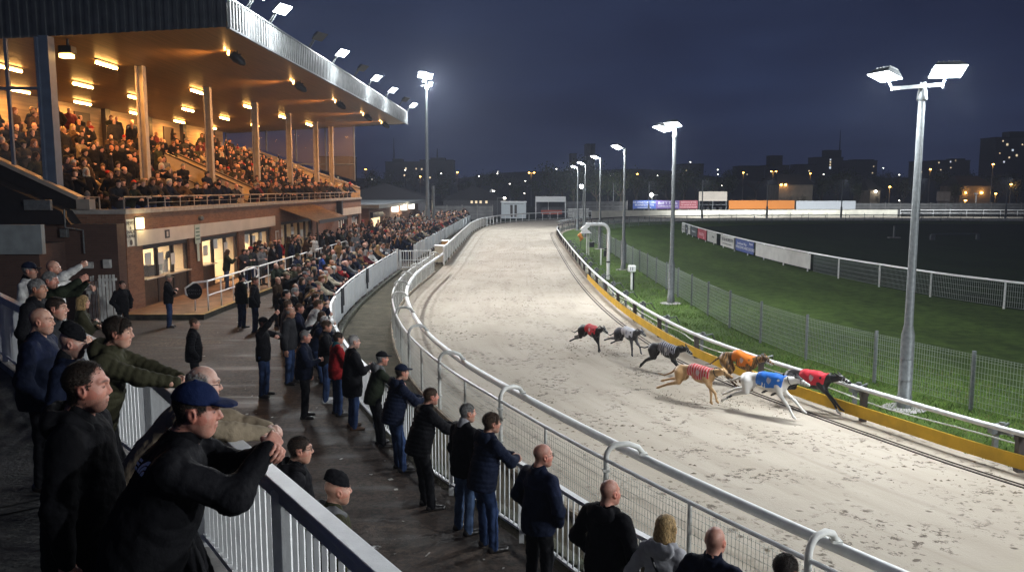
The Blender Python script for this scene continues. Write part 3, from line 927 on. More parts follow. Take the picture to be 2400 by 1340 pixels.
def lamp_post(b, H, heads, lab, grp=None, sleeve=1.75):
    t = thing('lamp_post', lab, 'lamp post', (b.x, b.y, 0), 0, grp)
    mb = MB()
    mb.tube([(0, 0, 0), (0, 0, .28), (0, 0, .3), (0, 0, sleeve - .2), (0, 0, sleeve), (0, 0, H * .6), (0, 0, H - .2)], [.145, .145, .13, .128, .085, .075, .062], 16)
    for z in (.6, 1.05): mb.tube([(0, 0, z), (0, 0, z + .02)], .137, 16)
    mb.build('pole', M['galv'], t, True)
    mb = MB(); mb.tube([(0, 0, H - .28), (0, 0, H - .26), (0, 0, H - .05), (0, 0, H + .06)], [.09, .1, .075, .05], 12)
    mb.build('collar', M['galv'], t, True)
    arm = MB(); arm.bar((heads[0][0][0] * .8, heads[0][0][1] * .8, H - .06), (heads[-1][0][0] * .8, heads[-1][0][1] * .8, H + .02), .06, .07)
    for (c, aim, w, h, p) in heads:
        arm.bar((c[0] * .8, c[1] * .8, H - .05), (c[0], c[1], H + c[2] + .08), .025, .025)
    arm.build('arm', M['galv'], t)
    for (c, aim, w, h, p) in heads:
        flood_head(t, (c[0], c[1], H + c[2]), aim, w, h, p, spill=480 if H < 8 else 0)
    mb = MB(); mb.add([(.42 * math.cos(a), .42 * math.sin(a) , .02) for a in [k * PI / 6 for k in range(12)]] + [(.36 * math.cos(a), .36 * math.sin(a), .045) for a in [k * PI / 6 for k in range(12)]], [tuple(range(12, 24))] + [(k, (k + 1) % 12, 12 + (k + 1) % 12, 12 + k) for k in range(12)])
    mb.build('footing', M['concrete'], t)
    return t
lp1 = at(2118, 958)
lamp_post(lp1, 6.5, [((-.78, -.05, .17), (-.32, -.1, -.94), .58, .4, P_POLE), ((.45, -.05, .27), (-.08, -.4, -.9), .62, .46, P_POLE * 1.1)], 'tall grey twin headed lamp post, the nearest, at the right by the infield fence')
lp2 = at(1572, 712)
lamp_post(lp2, 6.72, [((-.55, 0, .08), (-.35, -.08, -.93), .75, .4, P_POLE), ((-.1, -.1, .2), (-.2, -.28, -.93), .6, .4, P_POLE)], 'grey lamp post with two white heads, second from the right')
heads1 = [((-.45, 0, .1), (-.4, -.12, -.9), .8, .42, P_POLE * 1.1)]
lamp_post(Vector((6.2, 45, 0)), 6.65, heads1, 'grey lamp post behind the swan neck post, third from the right')
lamp_post(Vector((6.55, 60.5, 0)), 6.7, heads1, 'grey lamp post fourth from the right along the inner rail')
lamp_post(Vector((6.75, 75, 0)), 6.7, heads1, 'grey lamp post fifth from the right along the inner rail')
lamp_post(Vector((7.1, 88, 0)), 6.7, heads1, 'grey lamp post at the far corner of the inner rail, farthest of the row')
# assumed unseen post, added outside the frame to light near sand and rails
lamp_post(Vector((15.6, 4.2, 0)), 6.5, [((-.6, 0, .17), (-.85, .1, -.5), .62, .45, P_POLE * 3.0), ((.45, 0, .2), (-.6, -.5, -.6), .62, .45, P_POLE)], 'grey unseen lamp post added just outside the frame on the right')
lamp_post(Vector((25.0, -7.0, 0)), 11.0, [((-.6, 0, .17), (-.8, .5, -.36), .62, .45, P_POLE * 9.0), ((.3, 0, .2), (-.6, .7, -.4), .62, .45, 0)], 'grey unseen lamp post added far outside the frame on the right')  # added lamp, set high and strong to light the rails and faces
# shorter lamp with a small spot in the row
b = Vector((7.0, 80, 0)); t = thing('lamp_post', 'shorter grey lamp post with one small white spot between two tall ones', 'lamp post', b)
mb = MB(); mb.tube([(0, 0, 0), (0, 0, 4.6)], [.09, .06], 8); mb.build('pole', M['galv'], t, True)
flood_head(t, (-.2, -.1, 4.7), (-.5, -.6, -.3), .4, .35, 0)

# unlit and dim posts across the far side
for (px, py, H, lab) in ((1437, 500, 5.4, 'thin unlit pole behind the fourth lamp post'), (1520, 505, 5.6, 'unlit twin armed pole in front of the blue advert'), (1645, 512, 5.8, 'unlit twin armed pole in front of the scoreboard'),
                         (1797, 512, 5.8, 'unlit twin armed pole in front of the orange hoarding'), (1971, 513, 5.8, 'unlit twin armed pole in front of the white hoarding'),
                         (2153, 514, 6.0, 'unlit pole half hidden behind the nearest lamp post'), (2356, 515, 6.0, 'unlit twin armed pole near the right edge')):
    p = at(px, py); t = thing('lamp_post', lab, 'lamp post', p)
    mb = MB(); mb.tube([(0, 0, 0), (0, 0, 1.7), (0, 0, 1.9), (0, 0, H)], [.16, .16, .09, .07], 8); mb.build('pole', M['galv'], t, True)
    mb = MB(); mb.bar((-.75, 0, H + .12), (.75, 0, H - .02), .05, .05); mb.box(-.95, -.55, -.15, .15, H + .12, H + .2); mb.box(.55, .95, -.15, .15, H - .02, H + .06); mb.build('arm', M['black_metal'], t)
    # area light added on each unlit pole to brighten the far bend and hoardings
    ld = bpy.data.lights.new('added_far_light', 'AREA'); ld.shape = 'RECTANGLE'; ld.size = .4; ld.size_y = .3; ld.energy = 900; ld.color = WHITE_L; ld.spread = R(110)
    lo = bpy.data.objects.new('added_far_light', ld); COL.objects.link(lo); lo.parent = t; lo.location = (.7, .25, H + .05); lo.rotation_euler = (R(54), 0, 0)

# tall mast beside the far end of the stand
mp = Vector((-8.6, 83, 0))
t = thing('light_mast', 'tall slim floodlight mast with a cluster of dazzling lamps beyond the stand', 'light mast', mp)
mb = MB(); mb.tube([(0, 0, 0), (0, 0, 2.2), (0, 0, 2.5), (0, 0, 14.6)], [.3, .3, .2, .12], 12); mb.build('pole', M['galv'], t, True)
mb = MB(); mb.tube([(.55, .4, 0), (.55, .4, 4.8)], .16, 8); mb.build('service_duct', M['galv'], t, True)
mb = MB(); mb.bar((-.6, 0, 15.5), (.6, 0, 15.5), .08, .08); mb.bar((-.5, 0, 14.7), (.6, 0, 14.7), .08, .08); mb.bar((0, 0, 14.5), (0, 0, 15.7), .12, .12); mb.build('frame', M['galv'], t)
for (c, a, w, p) in (((-.35, -.25, 15.75), (.35, -.85, -.4), .85, P_MAST * .4), ((.35, -.25, 15.6), (.6, -.7, -.45), .75, P_MAST * .35), ((.45, -.2, 14.9), (.7, -.5, -.5), .5, P_MAST * .25), ((-.2, .15, 15.1), (.3, .8, -.34), .5, P_MAST * 1.6), ((.1, -.2, 14.55), (.6, -.6, -.5), .4, 0)):  # the head facing the far bend is added to light the hut there
    flood_head(t, c, a, w, w * .75, p, M['lens'], spill=2600 if p else 0)
# ================================================================== the stand
def brick_mat(name, c1, c2, mort, sc=1.0):
    m, t, N, b = nodes_mat(name)
    tc = N_(t, 'ShaderNodeTexCoord').outputs['Object']
    sep = N_(t, 'ShaderNodeSeparateXYZ'); t.links.new(tc, sep.inputs[0])
    cmb = N_(t, 'ShaderNodeCombineXYZ')
    t.links.new(math_(t, 'ADD', sep.outputs['X'], sep.outputs['Y']), cmb.inputs['X']); t.links.new(sep.outputs['Z'], cmb.inputs['Y'])
    br = N_(t, 'ShaderNodeTexBrick', Scale=4.4 * sc)
    br.inputs['Color1'].default_value = (*c1, 1); br.inputs['Color2'].default_value = (*c2, 1); br.inputs['Mortar'].default_value = (*mort, 1)
    br.inputs['Mortar Size'].default_value = .02; br.inputs['Row Height'].default_value = .33; br.inputs['Brick Width'].default_value = 1.0; br.inputs['Bias'].default_value = -.2
    t.links.new(cmb.outputs[0], br.inputs['Vector'])
    c = mix(t, math_(t, 'MULTIPLY', noise(t, tc, 1.3, 4), .55), br.outputs['Color'], tuple(x * .5 for x in c1))
    t.links.new(c, b.inputs['Base Color']); b.inputs['Roughness'].default_value = .85
    bp = N_(t, 'ShaderNodeBump', Strength=.5, Distance=.01); bp.invert = True
    t.links.new(br.outputs['Fac'], bp.inputs['Height']); t.links.new(bp.outputs[0], b.inputs['Normal'])
    return m
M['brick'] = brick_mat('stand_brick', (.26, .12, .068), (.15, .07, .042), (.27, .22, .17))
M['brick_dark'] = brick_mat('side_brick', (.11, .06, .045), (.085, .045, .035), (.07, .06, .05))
M['cream'] = mat('cream_fascia', (.68, .6, .5), .6, var=.12, vscale=1.5)
M['coping'] = mat('coping_stone', (.42, .39, .35), .8, var=.3, vscale=4)
M['soffit'] = mat('soffit_boards', (.21, .12, .048), .45, var=.4, vscale=1.0, stretch=(14, .35, 1), bump=.08, bscale=3)
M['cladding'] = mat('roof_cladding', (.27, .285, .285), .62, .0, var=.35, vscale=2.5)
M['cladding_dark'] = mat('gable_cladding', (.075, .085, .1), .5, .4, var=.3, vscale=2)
M['column'] = mat('column_paint', (.36, .31, .26), .5, var=.25, vscale=3)
M['column_blue'] = mat('end_column_paint', (.1, .13, .19), .5, var=.2, vscale=3)
M['dark_frame'] = mat('dark_frame', (.03, .022, .018), .5)
M['woodwall'] = mat('back_wall_boards', (.34, .26, .17), .7, var=.35, vscale=1.2, stretch=(1, .4, 9), bump=.15, bscale=8)
M['tread'] = mat('terrace_tread', (.2, .17, .14), .85, var=.4, vscale=3)
M['inside_wall'] = mat('inside_wall', (.55, .46, .34), .8)
M['deck'] = mat('deck_brick', (.3, .17, .09), .55, var=.5, vscale=2.6, bump=.2, bscale=24)
M['canopy'] = mat('canopy_sheet', (.3, .2, .12), .45, .2, var=.3, vscale=6)
M['black_clad'] = mat('black_cladding', (.012, .012, .014), .6, var=.3)
Y0, Y1 = 28.3, 68.7
XW = -14.0
stand = thing('grandstand', 'brick grandstand with a huge flat roof over packed terraces lit amber', 'grandstand', (0, 0, 0))
def part(mb, name, m, parent=None, smooth=False, bevel=0):
    return mb.build(name, m, parent or stand, smooth, bevel)

# front wall at track level, split round its openings; (y from, y to, sill, head)
OPEN = [(29.5, 33.6, .2, 2.45), (34.9, 39.4, .2, 2.4), (40.2, 44.4, .2, 2.4), (46.2, 53.0, .2, 2.6), (60.4, 63.6, .2, 2.4), (65.0, 68.0, .2, 2.4)]
mb = MB(); y = Y0
for (a, b_, s, h) in OPEN:
    mb.bbox(XW - .3, XW, y, a, 0, 3.0)
    y = b_
mb.bbox(XW - .3, XW, y, Y1, 0, 3.0)
mb.bbox(XW - .3, XW, Y0, Y1, 3.0, 3.62)
for (a, b_, s, h) in OPEN: mb.bbox(XW - .3, XW, a, b_, h, 3.0)
mb.bbox(XW - 12, XW - .3, Y0, Y0 + .3, 0, 3.62)
mb.bbox(XW - 12, XW - .3, Y1 - .3, Y1, 0, 3.62)
part(mb, 'front_wall', M['brick'])
mb = MB(); mb.bbox(XW - .36, XW + .07, Y0 - .05, Y1 + .05, 3.62, 3.78); mb.bbox(XW - 12, XW - .36, Y0 - .05, Y0 + .32, 3.62, 3.78); part(mb, 'coping', M['coping'])
# cream signboards over the openings
for (a, b_) in ((28.95, 45.0), (59.4, 68.4)):
    mb = MB(); mb.bbox(XW + .004, XW + .07, a, b_, 2.46, 3.0); part(mb, 'sign_band', M['cream'])
mb = MB(); mb.bbox(XW + .072, XW + .085, 31.2, 31.6, 2.6, 2.92); o = part(mb, 'number_plate', M['dark_frame'])
mb = MB(); mb.bbox(XW + .086, XW + .092, 31.33, 31.47, 2.66, 2.86); mb.build('plate_face', M['cream'], o)
# shop interiors
floorm = mat('shop_floor', (.2, .12, .07), .6)
mb = MB(); mb.bbox(XW - 4, XW - .3, Y0 + .3, Y1 - .3, 0, .2); part(mb, 'shop_floor', floorm)
mb = MB(); mb.bbox(XW - 4.2, XW - 4, Y0 + .3, Y1 - .3, .2, 2.7)
for yy in (34.2, 39.75, 45.2, 56.0, 64.3): mb.bbox(XW - 4, XW - .35, yy, yy + .15, .2, 2.7)
part(mb, 'shop_wall', M['inside_wall'])
mb = MB(); mb.bbox(XW - 4.2, XW - .3, Y0 + .3, Y1 - .3, 2.7, 2.8); part(mb, 'shop_ceiling', M['inside_wall'])
gl = mat('shop_glass', (.8, .8, .8), .05, alpha=.07)
for k, (a, b_, s, h) in enumerate(OPEN):
    n = 3 if b_ - a < 6 else 5
    fr_ = MB()
    fr_.bbox(XW - .22, XW - .1, a, b_, h - .18, h); fr_.bbox(XW - .22, XW - .1, a, a + .12, s, h - .18); fr_.bbox(XW - .22, XW - .1, b_ - .12, b_, s, h - .18)
    for q in range(1, n):
        yy = a + (b_ - a) * q / n; fr_.bbox(XW - .22, XW - .1, yy - .07, yy + .07, s, h - .18)
    w = fr_.build('shop_window', M['dark_frame'], stand)
    if k in (0, 1, 2):
        pn = MB(); last = n if k == 0 else 1
        for q in range(last): pn.bbox(XW - .21, XW - .12, a + (b_ - a) * q / n + .08, a + (b_ - a) * (q + 1) / n - .08, s, 1.15)
        pn.build('lower_panel', mat('counter_front', (.1, .055, .03), .6, var=.3), w)
        ct = MB(); ct.bbox(XW - .6, XW + .06, a + .1, a + (b_ - a) * (last) / n, 1.152, 1.2); ct.build('counter', mat('counter_top', (.5, .46, .4), .4), w)
    g_ = MB(); g_.bbox(XW - .165, XW - .155, a + .12, b_ - .12, 1.25, h - .18); g_.build('pane', gl, w)
    # shelving and goods
    sh = MB(); cols = [mat('goods_%s' % c, v, .5) for c, v in (('red', (.5, .06, .04)), ('white', (.7, .68, .62)), ('steel', (.35, .36, .37)), ('amber', (.55, .3, .08)), ('black', (.03, .03, .03)), ('poster', (.75, .72, .66)))] if k == 0 else cols
    rr = random.Random(k)
    for lv in (1.25, 1.7, 2.1):
        sh.cur = 5; sh.bbox(XW - 3.2, XW - 2.8, a + .2, b_ - .2, lv, lv + .04)
        yy = a + .3
        while yy < b_ - .5:
            ww = rr.uniform(.1, .35); sh.cur = rr.randrange(5); hh = rr.uniform(.12, .34)
            sh.bbox(XW - 3.1, XW - 2.85, yy, yy + ww, lv + .045, lv + .045 + hh); yy += ww + rr.uniform(.03, .2)
    for q in range(3):
        yy = a + .3 + (b_ - a - .8) * q / 3; sh.cur = rr.choice((1, 5, 5, 0)); zz = rr.uniform(1.5, 1.8)
        sh.bbox(XW - .098, XW - .09, yy, yy + rr.uniform(.35, .6), zz, zz + .45)
    if k == 0:
        sh.cur = 2
        for yy in (29.9, 31.7, 32.2): sh.tube([Bp(XW - .45, yy, 1.2), Bp(XW - .45, yy, 1.62)], .13, 10); sh.tube([Bp(XW - .45, yy, 1.62), Bp(XW - .45, yy, 1.72)], [.13, .05], 10)
        sh.cur = 4; sh.bbox(XW - .7, XW - .3, 30.5, 31.0, 1.2, 1.6); sh.tube([Bp(XW - .5, 32.5, 1.2), Bp(XW - .5, 32.5, 1.75), Bp(XW - .5, 32.8, 1.85)], [.05, .06, .16], 8)
        sh.cur = 1; sh.tube([Bp(XW - .3, 31.4, 1.2), Bp(XW - .3, 31.4, 1.33)], .1, 10)
    gd = sh.build('goods', cols, w); gd['kind'] = 'stuff'
    # ceiling light panel of the shop
    sl = MB(); sl.bbox(XW - 2.6, XW - 1.4, (a + b_) / 2 - 1.2, (a + b_) / 2 + 1.2, 2.63, 2.66); sl.build('light_panel', M['shopglow'], w)
    ld = bpy.data.lights.new('shop_light', 'AREA'); ld.shape = 'RECTANGLE'; ld.size = 1.2; ld.size_y = 2.4; ld.energy = P_SHOP * (1.0 if k < 3 else .7); ld.color = (1.0, .78, .48)
    lo = bpy.data.objects.new('shop_light', ld); COL.objects.link(lo); lo.parent = w; lo.location = Bp(XW - 2.0, (a + b_) / 2, 2.6)

# entrance canopy
mb = MB()
ca, cb_ = 46.0, 53.2
mb.add([Bp(XW, ca, 3.38), Bp(XW, cb_, 3.38), Bp(XW + 2.2, cb_, 2.6), Bp(XW + 2.2, ca, 2.6), Bp(XW, ca, 3.46), Bp(XW, cb_, 3.46), Bp(XW + 2.2, cb_, 2.68), Bp(XW + 2.2, ca, 2.68)],
       [(0, 1, 2, 3), (7, 6, 5, 4), (0, 3, 7, 4), (3, 2, 6, 7), (2, 1, 5, 6), (1, 0, 4, 5)])
for q in range(26):
    yy = ca + (cb_ - ca) * (q + .5) / 26
    mb.bar(Bp(XW + .02, yy, 3.475), Bp(XW + 2.2, yy, 2.695), .06, .03)
cn = part(mb, 'canopy', M['canopy'])
mb = MB(); mb.bbox(XW + 2.2, XW + 2.26, ca, cb_, 2.52, 2.72)
for yy in (ca + .1, cb_ - .1): mb.bar(Bp(XW + 2.1, yy, .2), Bp(XW + 2.1, yy, 2.62), .09, .09)
mb.build('canopy_frame', M['dark_frame'], cn)

# terraces
NR, XF = 10, -15.3
def row_x(i): return XF - .88 * i
def row_z(i): return 2.86 + .385 * i
mb = MB()
mb.bbox(XF, XW - .3, Y0 + .3, Y1 - .3, 2.8, 2.86)
for i in range(NR):
    mb.bbox(row_x(i) - .88, row_x(i), Y0 + .3, Y1 - .3, row_z(i) - .35, row_z(i) + .001 * i)
mb.bbox(-25.4, row_x(NR), Y0 + .3, Y1 - .3, row_z(NR) - .4, row_z(NR))
part(mb, 'terrace', M['tread'])
mb = MB(); mb.bbox(-25.6, -25.4, Y0, Y1, 2.8, 9.3); part(mb, 'back_wall', M['woodwall'])
for yy in (33, 38.5, 44, 49.5, 55, 60.5, 66):
    mb = MB(); mb.bbox(-25.4, -25.15, yy - .3, yy + .3, 6.6, 9.25); part(mb, 'wall_pier', M['dark_frame'])
for yy in (46.2, 57.4):
    mb = MB(); mb.bbox(-25.395, -25.32, yy, yy + 1.6, 6.7, 8.8); part(mb, 'door', M['dark_frame'])
# gangway walls running up the terrace
gw = mat('gangway_wall', (.56, .43, .27), .65, var=.15)
for yy in (43.0, 44.6):
    mb = MB()
    a, c = (-15.0, 3.35), (-19.0, 5.15)
    v = [Bp(a[0], yy, a[1] - .5), Bp(c[0], yy, c[1] - .5), Bp(c[0], yy, c[1] + 1.15), Bp(a[0], yy, a[1] + 1.15), Bp(a[0], yy + .14, a[1] - .5), Bp(c[0], yy + .14, c[1] - .5), Bp(c[0], yy + .14, c[1] + 1.15), Bp(a[0], yy + .14, a[1] + 1.15)]
    mb.add(v, [(0, 1, 2, 3), (7, 6, 5, 4), (0, 3, 7, 4), (3, 2, 6, 7), (2, 1, 5, 6), (1, 0, 4, 5)])
    gwp = part(mb, 'gangway_wall', gw)
    mb = MB(); mb.bar(Bp(a[0], yy + .07, a[1] + 1.2), Bp(c[0], yy + .07, c[1] + 1.2), .2, .08)
    mb.bar(Bp(a[0], yy - .02, a[1] + .32), Bp(c[0], yy - .02, c[1] + .32), .03, .05); mb.build('handrail', M['dark_frame'], gwp)
# roof: soffit falls towards the back
RX0, RX1, RY0, RY1 = -10.25, -25.6, 28.5, 70.3
def sof(x): return 10.0 - .052 * (RX0 - x)
mb = MB()
mb.add([Bp(RX0, RY0, sof(RX0)), Bp(RX1, RY0, sof(RX1)), Bp(RX1, RY1, sof(RX1)), Bp(RX0, RY1, sof(RX0)), Bp(RX0, RY0, 10.15), Bp(RX1, RY0, 9.9), Bp(RX1, RY1, 9.9), Bp(RX0, RY1, 10.15)],
       [(0, 1, 2, 3), (7, 6, 5, 4), (0, 3, 7, 4), (3, 2, 6, 7), (2, 1, 5, 6), (1, 0, 4, 5)])
part(mb, 'soffit', M['soffit'])
mb = MB()
mb.add([Bp(RX0 - .1, RY0 + .1, 10.2), Bp(RX1, RY0 + .1, 9.95), Bp(RX1, RY1 - .1, 9.95), Bp(RX0 - .1, RY1 - .1, 10.2), Bp(RX0 - .1, RY0 + .1, 10.85), Bp(RX1, RY0 + .1, 10.6), Bp(RX1, RY1 - .1, 10.6), Bp(RX0 - .1, RY1 - .1, 10.85)],
       [(0, 1, 2, 3), (7, 6, 5, 4), (0, 3, 7, 4), (3, 2, 6, 7), (2, 1, 5, 6), (1, 0, 4, 5)])
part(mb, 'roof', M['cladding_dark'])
# corrugated fascias (front, near gable, far gable)
def corrug(mb, f, L_, z0, z1, pitch=.3, depth=.05):
    n = int(L_ / pitch); b = len(mb.v); k = 0
    for i in range(n):
        for (u, d) in ((0, 0), (.42, 0), (.5, depth), (.92, depth)):
            s = (i + u) * pitch
            mb.v.append(tuple(f(s, d, z0(s)))); mb.v.append(tuple(f(s, d, z1(s)))); k += 1
    for i in range(k - 1):
        mb.f.append((b + 2 * i, b + 2 * i + 2, b + 2 * i + 3, b + 2 * i + 1)); mb.m.append(0)
mb = MB(); corrug(mb, lambda s, d, z: Bp(RX0 + .03 + d, RY0 + s, z), RY1 - RY0, lambda s: 9.97, lambda s: 10.93)
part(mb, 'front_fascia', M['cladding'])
mb = MB(); mb.bbox(RX0 - .06, RX0 + .1, RY0 - .02, RY1, 10.93, 10.99); mb.bbox(RX0 - .02, RX0 + .11, RY0 - .02, RY1, 9.9, 9.97); part(mb, 'fascia_trim', M['galv'])
mb = MB(); corrug(mb, lambda s, d, z: Bp(RX0 - s, RY0 - .03 - d, z), RX0 - RX1, lambda s: sof(RX0 - s) - .04, lambda s: 10.93 - .01 * s)
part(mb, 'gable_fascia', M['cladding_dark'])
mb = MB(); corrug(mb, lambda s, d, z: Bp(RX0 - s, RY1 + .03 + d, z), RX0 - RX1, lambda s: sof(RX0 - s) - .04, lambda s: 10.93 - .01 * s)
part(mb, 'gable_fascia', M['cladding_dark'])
# columns
XC = -16.5
for i in range(7):
    yy = Y0 + 7.0 * i if i < 6 else 69.0
    yy = [28.6, 35.4, 42.7, 50.0, 57.0, 64.2, 69.2][i]
    mb = MB()
    if i == 0:
        mb.bbox(XC - .16, XC + .16, yy - .2, yy + .2, 3.78, sof(XC)); part(mb, 'column', M['column_blue'])
    else:
        mb.bbox(XC - .17, XC - .12, yy - .15, yy + .15, 3.0, sof(XC)); mb.bbox(XC + .12, XC + .17, yy - .15, yy + .15, 3.0, sof(XC)); mb.bbox(XC - .12, XC + .12, yy - .03, yy + .03, 3.0, sof(XC))
        part(mb, 'column', M['column'])
# near end: sloping stringer wall below a glazed screen
def slope_wall(yy, pts, zb, m, name, th=.25):
    mb = MB(); n = len(pts)
    v = []
    for (x, z) in pts: v += [Bp(x, yy, zb), Bp(x, yy, z), Bp(x, yy + th, z), Bp(x, yy + th, zb)]
    f = []
    for i in range(n - 1):
        for k in range(4):
            k2 = (k + 1) % 4; f.append((i * 4 + k, i * 4 + k2, (i + 1) * 4 + k2, (i + 1) * 4 + k))
    f += [(3, 2, 1, 0), ((n - 1) * 4, (n - 1) * 4 + 1, (n - 1) * 4 + 2, (n - 1) * 4 + 3)]
    mb.add(v, f)
    return part(mb, name, m)
sw = [(-15.2, 3.95), (-15.5, 4.1), (-20.5, 6.5), (-25.6, 8.4)]
slope_wall(Y0 - .1, sw, 3.8, M['black_clad'], 'end_wall')
mb = MB()
for (a, c) in zip(sw[1:], sw[2:]): mb.bar(Bp(a[0], Y0 + .02, a[1] + .06), Bp(c[0], Y0 + .02, c[1] + .06), .42, .14)
mb.bbox(-15.55, -15.1, Y0 - .2, Y0 + .2, 3.78, 4.14)
part(mb, 'stringer_cap', M['column'])
gs = mat('near_screen_glass', (.55, .5, .45), .06, alpha=.14)
def screen(yy, xs, zt, sw_):
    fr_ = MB()
    def zb(x):
        for (a, c) in zip(sw_, sw_[1:]):
            if c[0] <= x <= a[0]: return a[1] + (c[1] - a[1]) * (x - a[0]) / (c[0] - a[0])
        return sw_[-1][1]
    for x in xs: fr_.bbox(x - .05, x + .05, yy - .05, yy + .05, zb(x), sof(x) - .05)
    fr_.bbox(xs[-1], xs[0], yy - .045, yy + .045, zt, zt + .1)
    f_ = part(fr_, 'screen', M['column_blue'])
    g_ = MB()
    for a, c in zip(xs, xs[1:]):
        g_.quad(Bp(a, yy, zb(a)), Bp(c, yy, zb(c)), Bp(c, yy, sof(c)), Bp(a, yy, sof(a)))
    g_.build('pane', gs, f_)
screen(Y0 + .05, [XC - .2, -17.75, -20.3, -23.0, -25.5], 7.85, sw)
sw2 = [(-13.4, 4.75), (-23.5, 8.1), (-25.5, 8.6)]
mb = MB()
slope_wall(Y1 + .6, [(-14.2, 4.4), (-23.5, 7.75), (-25.5, 8.3)], 3.0, gw, 'far_end_wall', .2)
mb = MB(); mb.bar(Bp(-14.2, Y1 + .6, 4.55), Bp(-23.5, Y1 + .6, 7.9), .3, .16); part(mb, 'stringer_cap', M['column'])
screen(Y1 + .65, [-14.6, -17.0, -19.5, -22, -25.4], 6.5, sw2)

# black side block under the near stringer with its dark brick flank and cream panels
mb = MB()
mb.bbox(-28, XW - 1.6, 24.6, 28.1, 3.0, 3.75); mb.bbox(-28, XW - 2.0, 24.9, 28.1, 2.5, 3.0)
sb = thing('side_block', 'dark lean-to building with black cladding and grey boards left of the stand', 'building', (0, 0, 0))
mb = MB(); v = [(-15.4, 3.3), (-15.7, 3.75), (-28, 9.3), (-28, 3.3)]
yy0, yy1 = 27.4, 28.1
mb.add([Bp(x, yy0, z) for x, z in v] + [Bp(x, yy1, z) for x, z in v], [(0, 1, 2, 3), (7, 6, 5, 4), (0, 4, 5, 1), (1, 5, 6, 2), (2, 6, 7, 3), (3, 7, 4, 0)])
mb.build('gable', M['black_clad'], sb)
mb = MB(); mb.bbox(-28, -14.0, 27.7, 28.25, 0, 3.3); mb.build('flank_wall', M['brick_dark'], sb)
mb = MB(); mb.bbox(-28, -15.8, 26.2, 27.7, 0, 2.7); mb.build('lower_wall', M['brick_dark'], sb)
gb = mat('grey_boards', (.3, .33, .33), .6, var=.2, vscale=3, bump=.1)
mb = MB(); mb.bbox(-17.6, -15.6, 26.05, 26.25, 2.4, 3.35); mb.build('board', gb, sb)
mb = MB(); mb.bbox(-22, -17.6, 25.6, 26.2, 2.75, 3.3); mb.build('board', mat('blue_grey_board', (.16, .2, .26), .6), sb)
mb = MB(); mb.bbox(-22, -17.4, 25.2, 26.1, 2.2, 2.7); mb.build('awning', M['black_clad'], sb)
mb = MB(); mb.bbox(-20.2, -17.8, 25.9, 26.15, 1.5, 2.15); mb.build('board', gb, sb)
mb = MB(); mb.bbox(-19.2, -18.0, 26.1, 26.19, .1, 1.48); dr = mb.build('door', M['white_dirty'], sb)
mb = MB(); mb.bbox(-19.0, -18.2, 26.085, 26.095, .5, 1.3); mb.build('pane', mat('door_glass', (.05, .06, .07), .2), dr)
for (x, z, w, h, m, nm) in ((-16.4, 3.95, .9, .35, M['galv'], 'sign_board'), (-15.75, 3.0, .25, .3, M['galv'], 'lamp_box'), (-15.0, 1.9, .3, .22, M['white_dirty'], 'junction_box'), (-14.35, 1.95, .25, .3, M['white_dirty'], 'junction_box'), (-14.9, 1.05, .42, .28, M['white_dirty'], 'vent_cowl')):
    mb = MB(); mb.bbox(x - w / 2, x + w / 2, 27.25 if z > 3 else 27.55, 27.395 if z > 3 else 27.695, z - h / 2, z + h / 2); mb.build(nm, m, sb, bevel=.02)
mb = MB(); mb.tube([Bp(-15.55, 27.35, 3.8), Bp(-15.55, 27.35, 3.2), Bp(-15.1, 27.6, 3.1), Bp(-15.1, 27.6, 2.3)], .03, 6); mb.build('pipe', M['galv'], sb)

# parapet rail of the terrace
pr = thing('terrace_rail', 'thin steel handrail along the front edge of the terrace above the brick wall', 'railing')
mb = MB(); mb.tube([Bp(XW - .18, yy, 4.2) for yy in (Y0 + 2.2, 45, Y1 - .1)], .028, 8); mb.build('top_rail', M['column'], pr, True)
mb = MB(); mb.tube([Bp(XW - .18, yy, 3.98) for yy in (Y0 + 2.2, 45, Y1 - .1)], .012, 6); mb.build('mid_rail', M['column'], pr, True)
n = 27
for i in range(n + 1):
    yy = Y0 + 2.2 + (Y1 - Y0 - 2.3) * i / n
    mb = MB(); mb.tube([Bp(XW - .18, yy, 3.78), Bp(XW - .18, yy, 4.2)], .02, 6); mb.build('post', M['column'], pr)
pr2 = thing('terrace_rail', 'short dark handrail round the near corner of the terrace', 'railing')
mb = MB(); mb.tube([Bp(-15.4, Y0 + .1, 4.2), Bp(XW - .9, Y0 + .1, 4.2), Bp(XW - .9, Y0 + .1, 3.78)], .025, 8); mb.tube([Bp(XW - .2, Y0 + 2.2, 4.2), Bp(XW - .2, Y0 + .4, 4.2), Bp(XW - .2, Y0 + .4, 3.78)], .025, 8); mb.build('rail', M['column'], pr2, True)

# raised deck with yellow nosing in front of the shops
deck = thing('deck', 'raised brick paved deck with a worn yellow edge in front of the shops', 'deck')
DX = -11.15
mb = MB(); mb.bbox(XW + .002, DX, 27.6, 70, .02, .2); mb.build('paving', M['deck'], deck)
mb = MB(); mb.bbox(DX, DX + .06, 27.6, 70, .02, .205); mb.bbox(XW + .2, DX + .06, 27.53, 27.6, .02, .205); mb.build('edge', mat('deck_edge', (.09, .085, .06), .85, var=.4), deck)
mb = MB(); mb.bbox(DX - .1, DX + .065, 27.52, 70, .206, .212); mb.bbox(XW + .2, DX - .1, 27.52, 27.64, .206, .212); mb.build('nosing', mat('worn_yellow', (.4, .25, .06), .7, var=.55, vscale=5, col2=(.16, .12, .07)), deck)
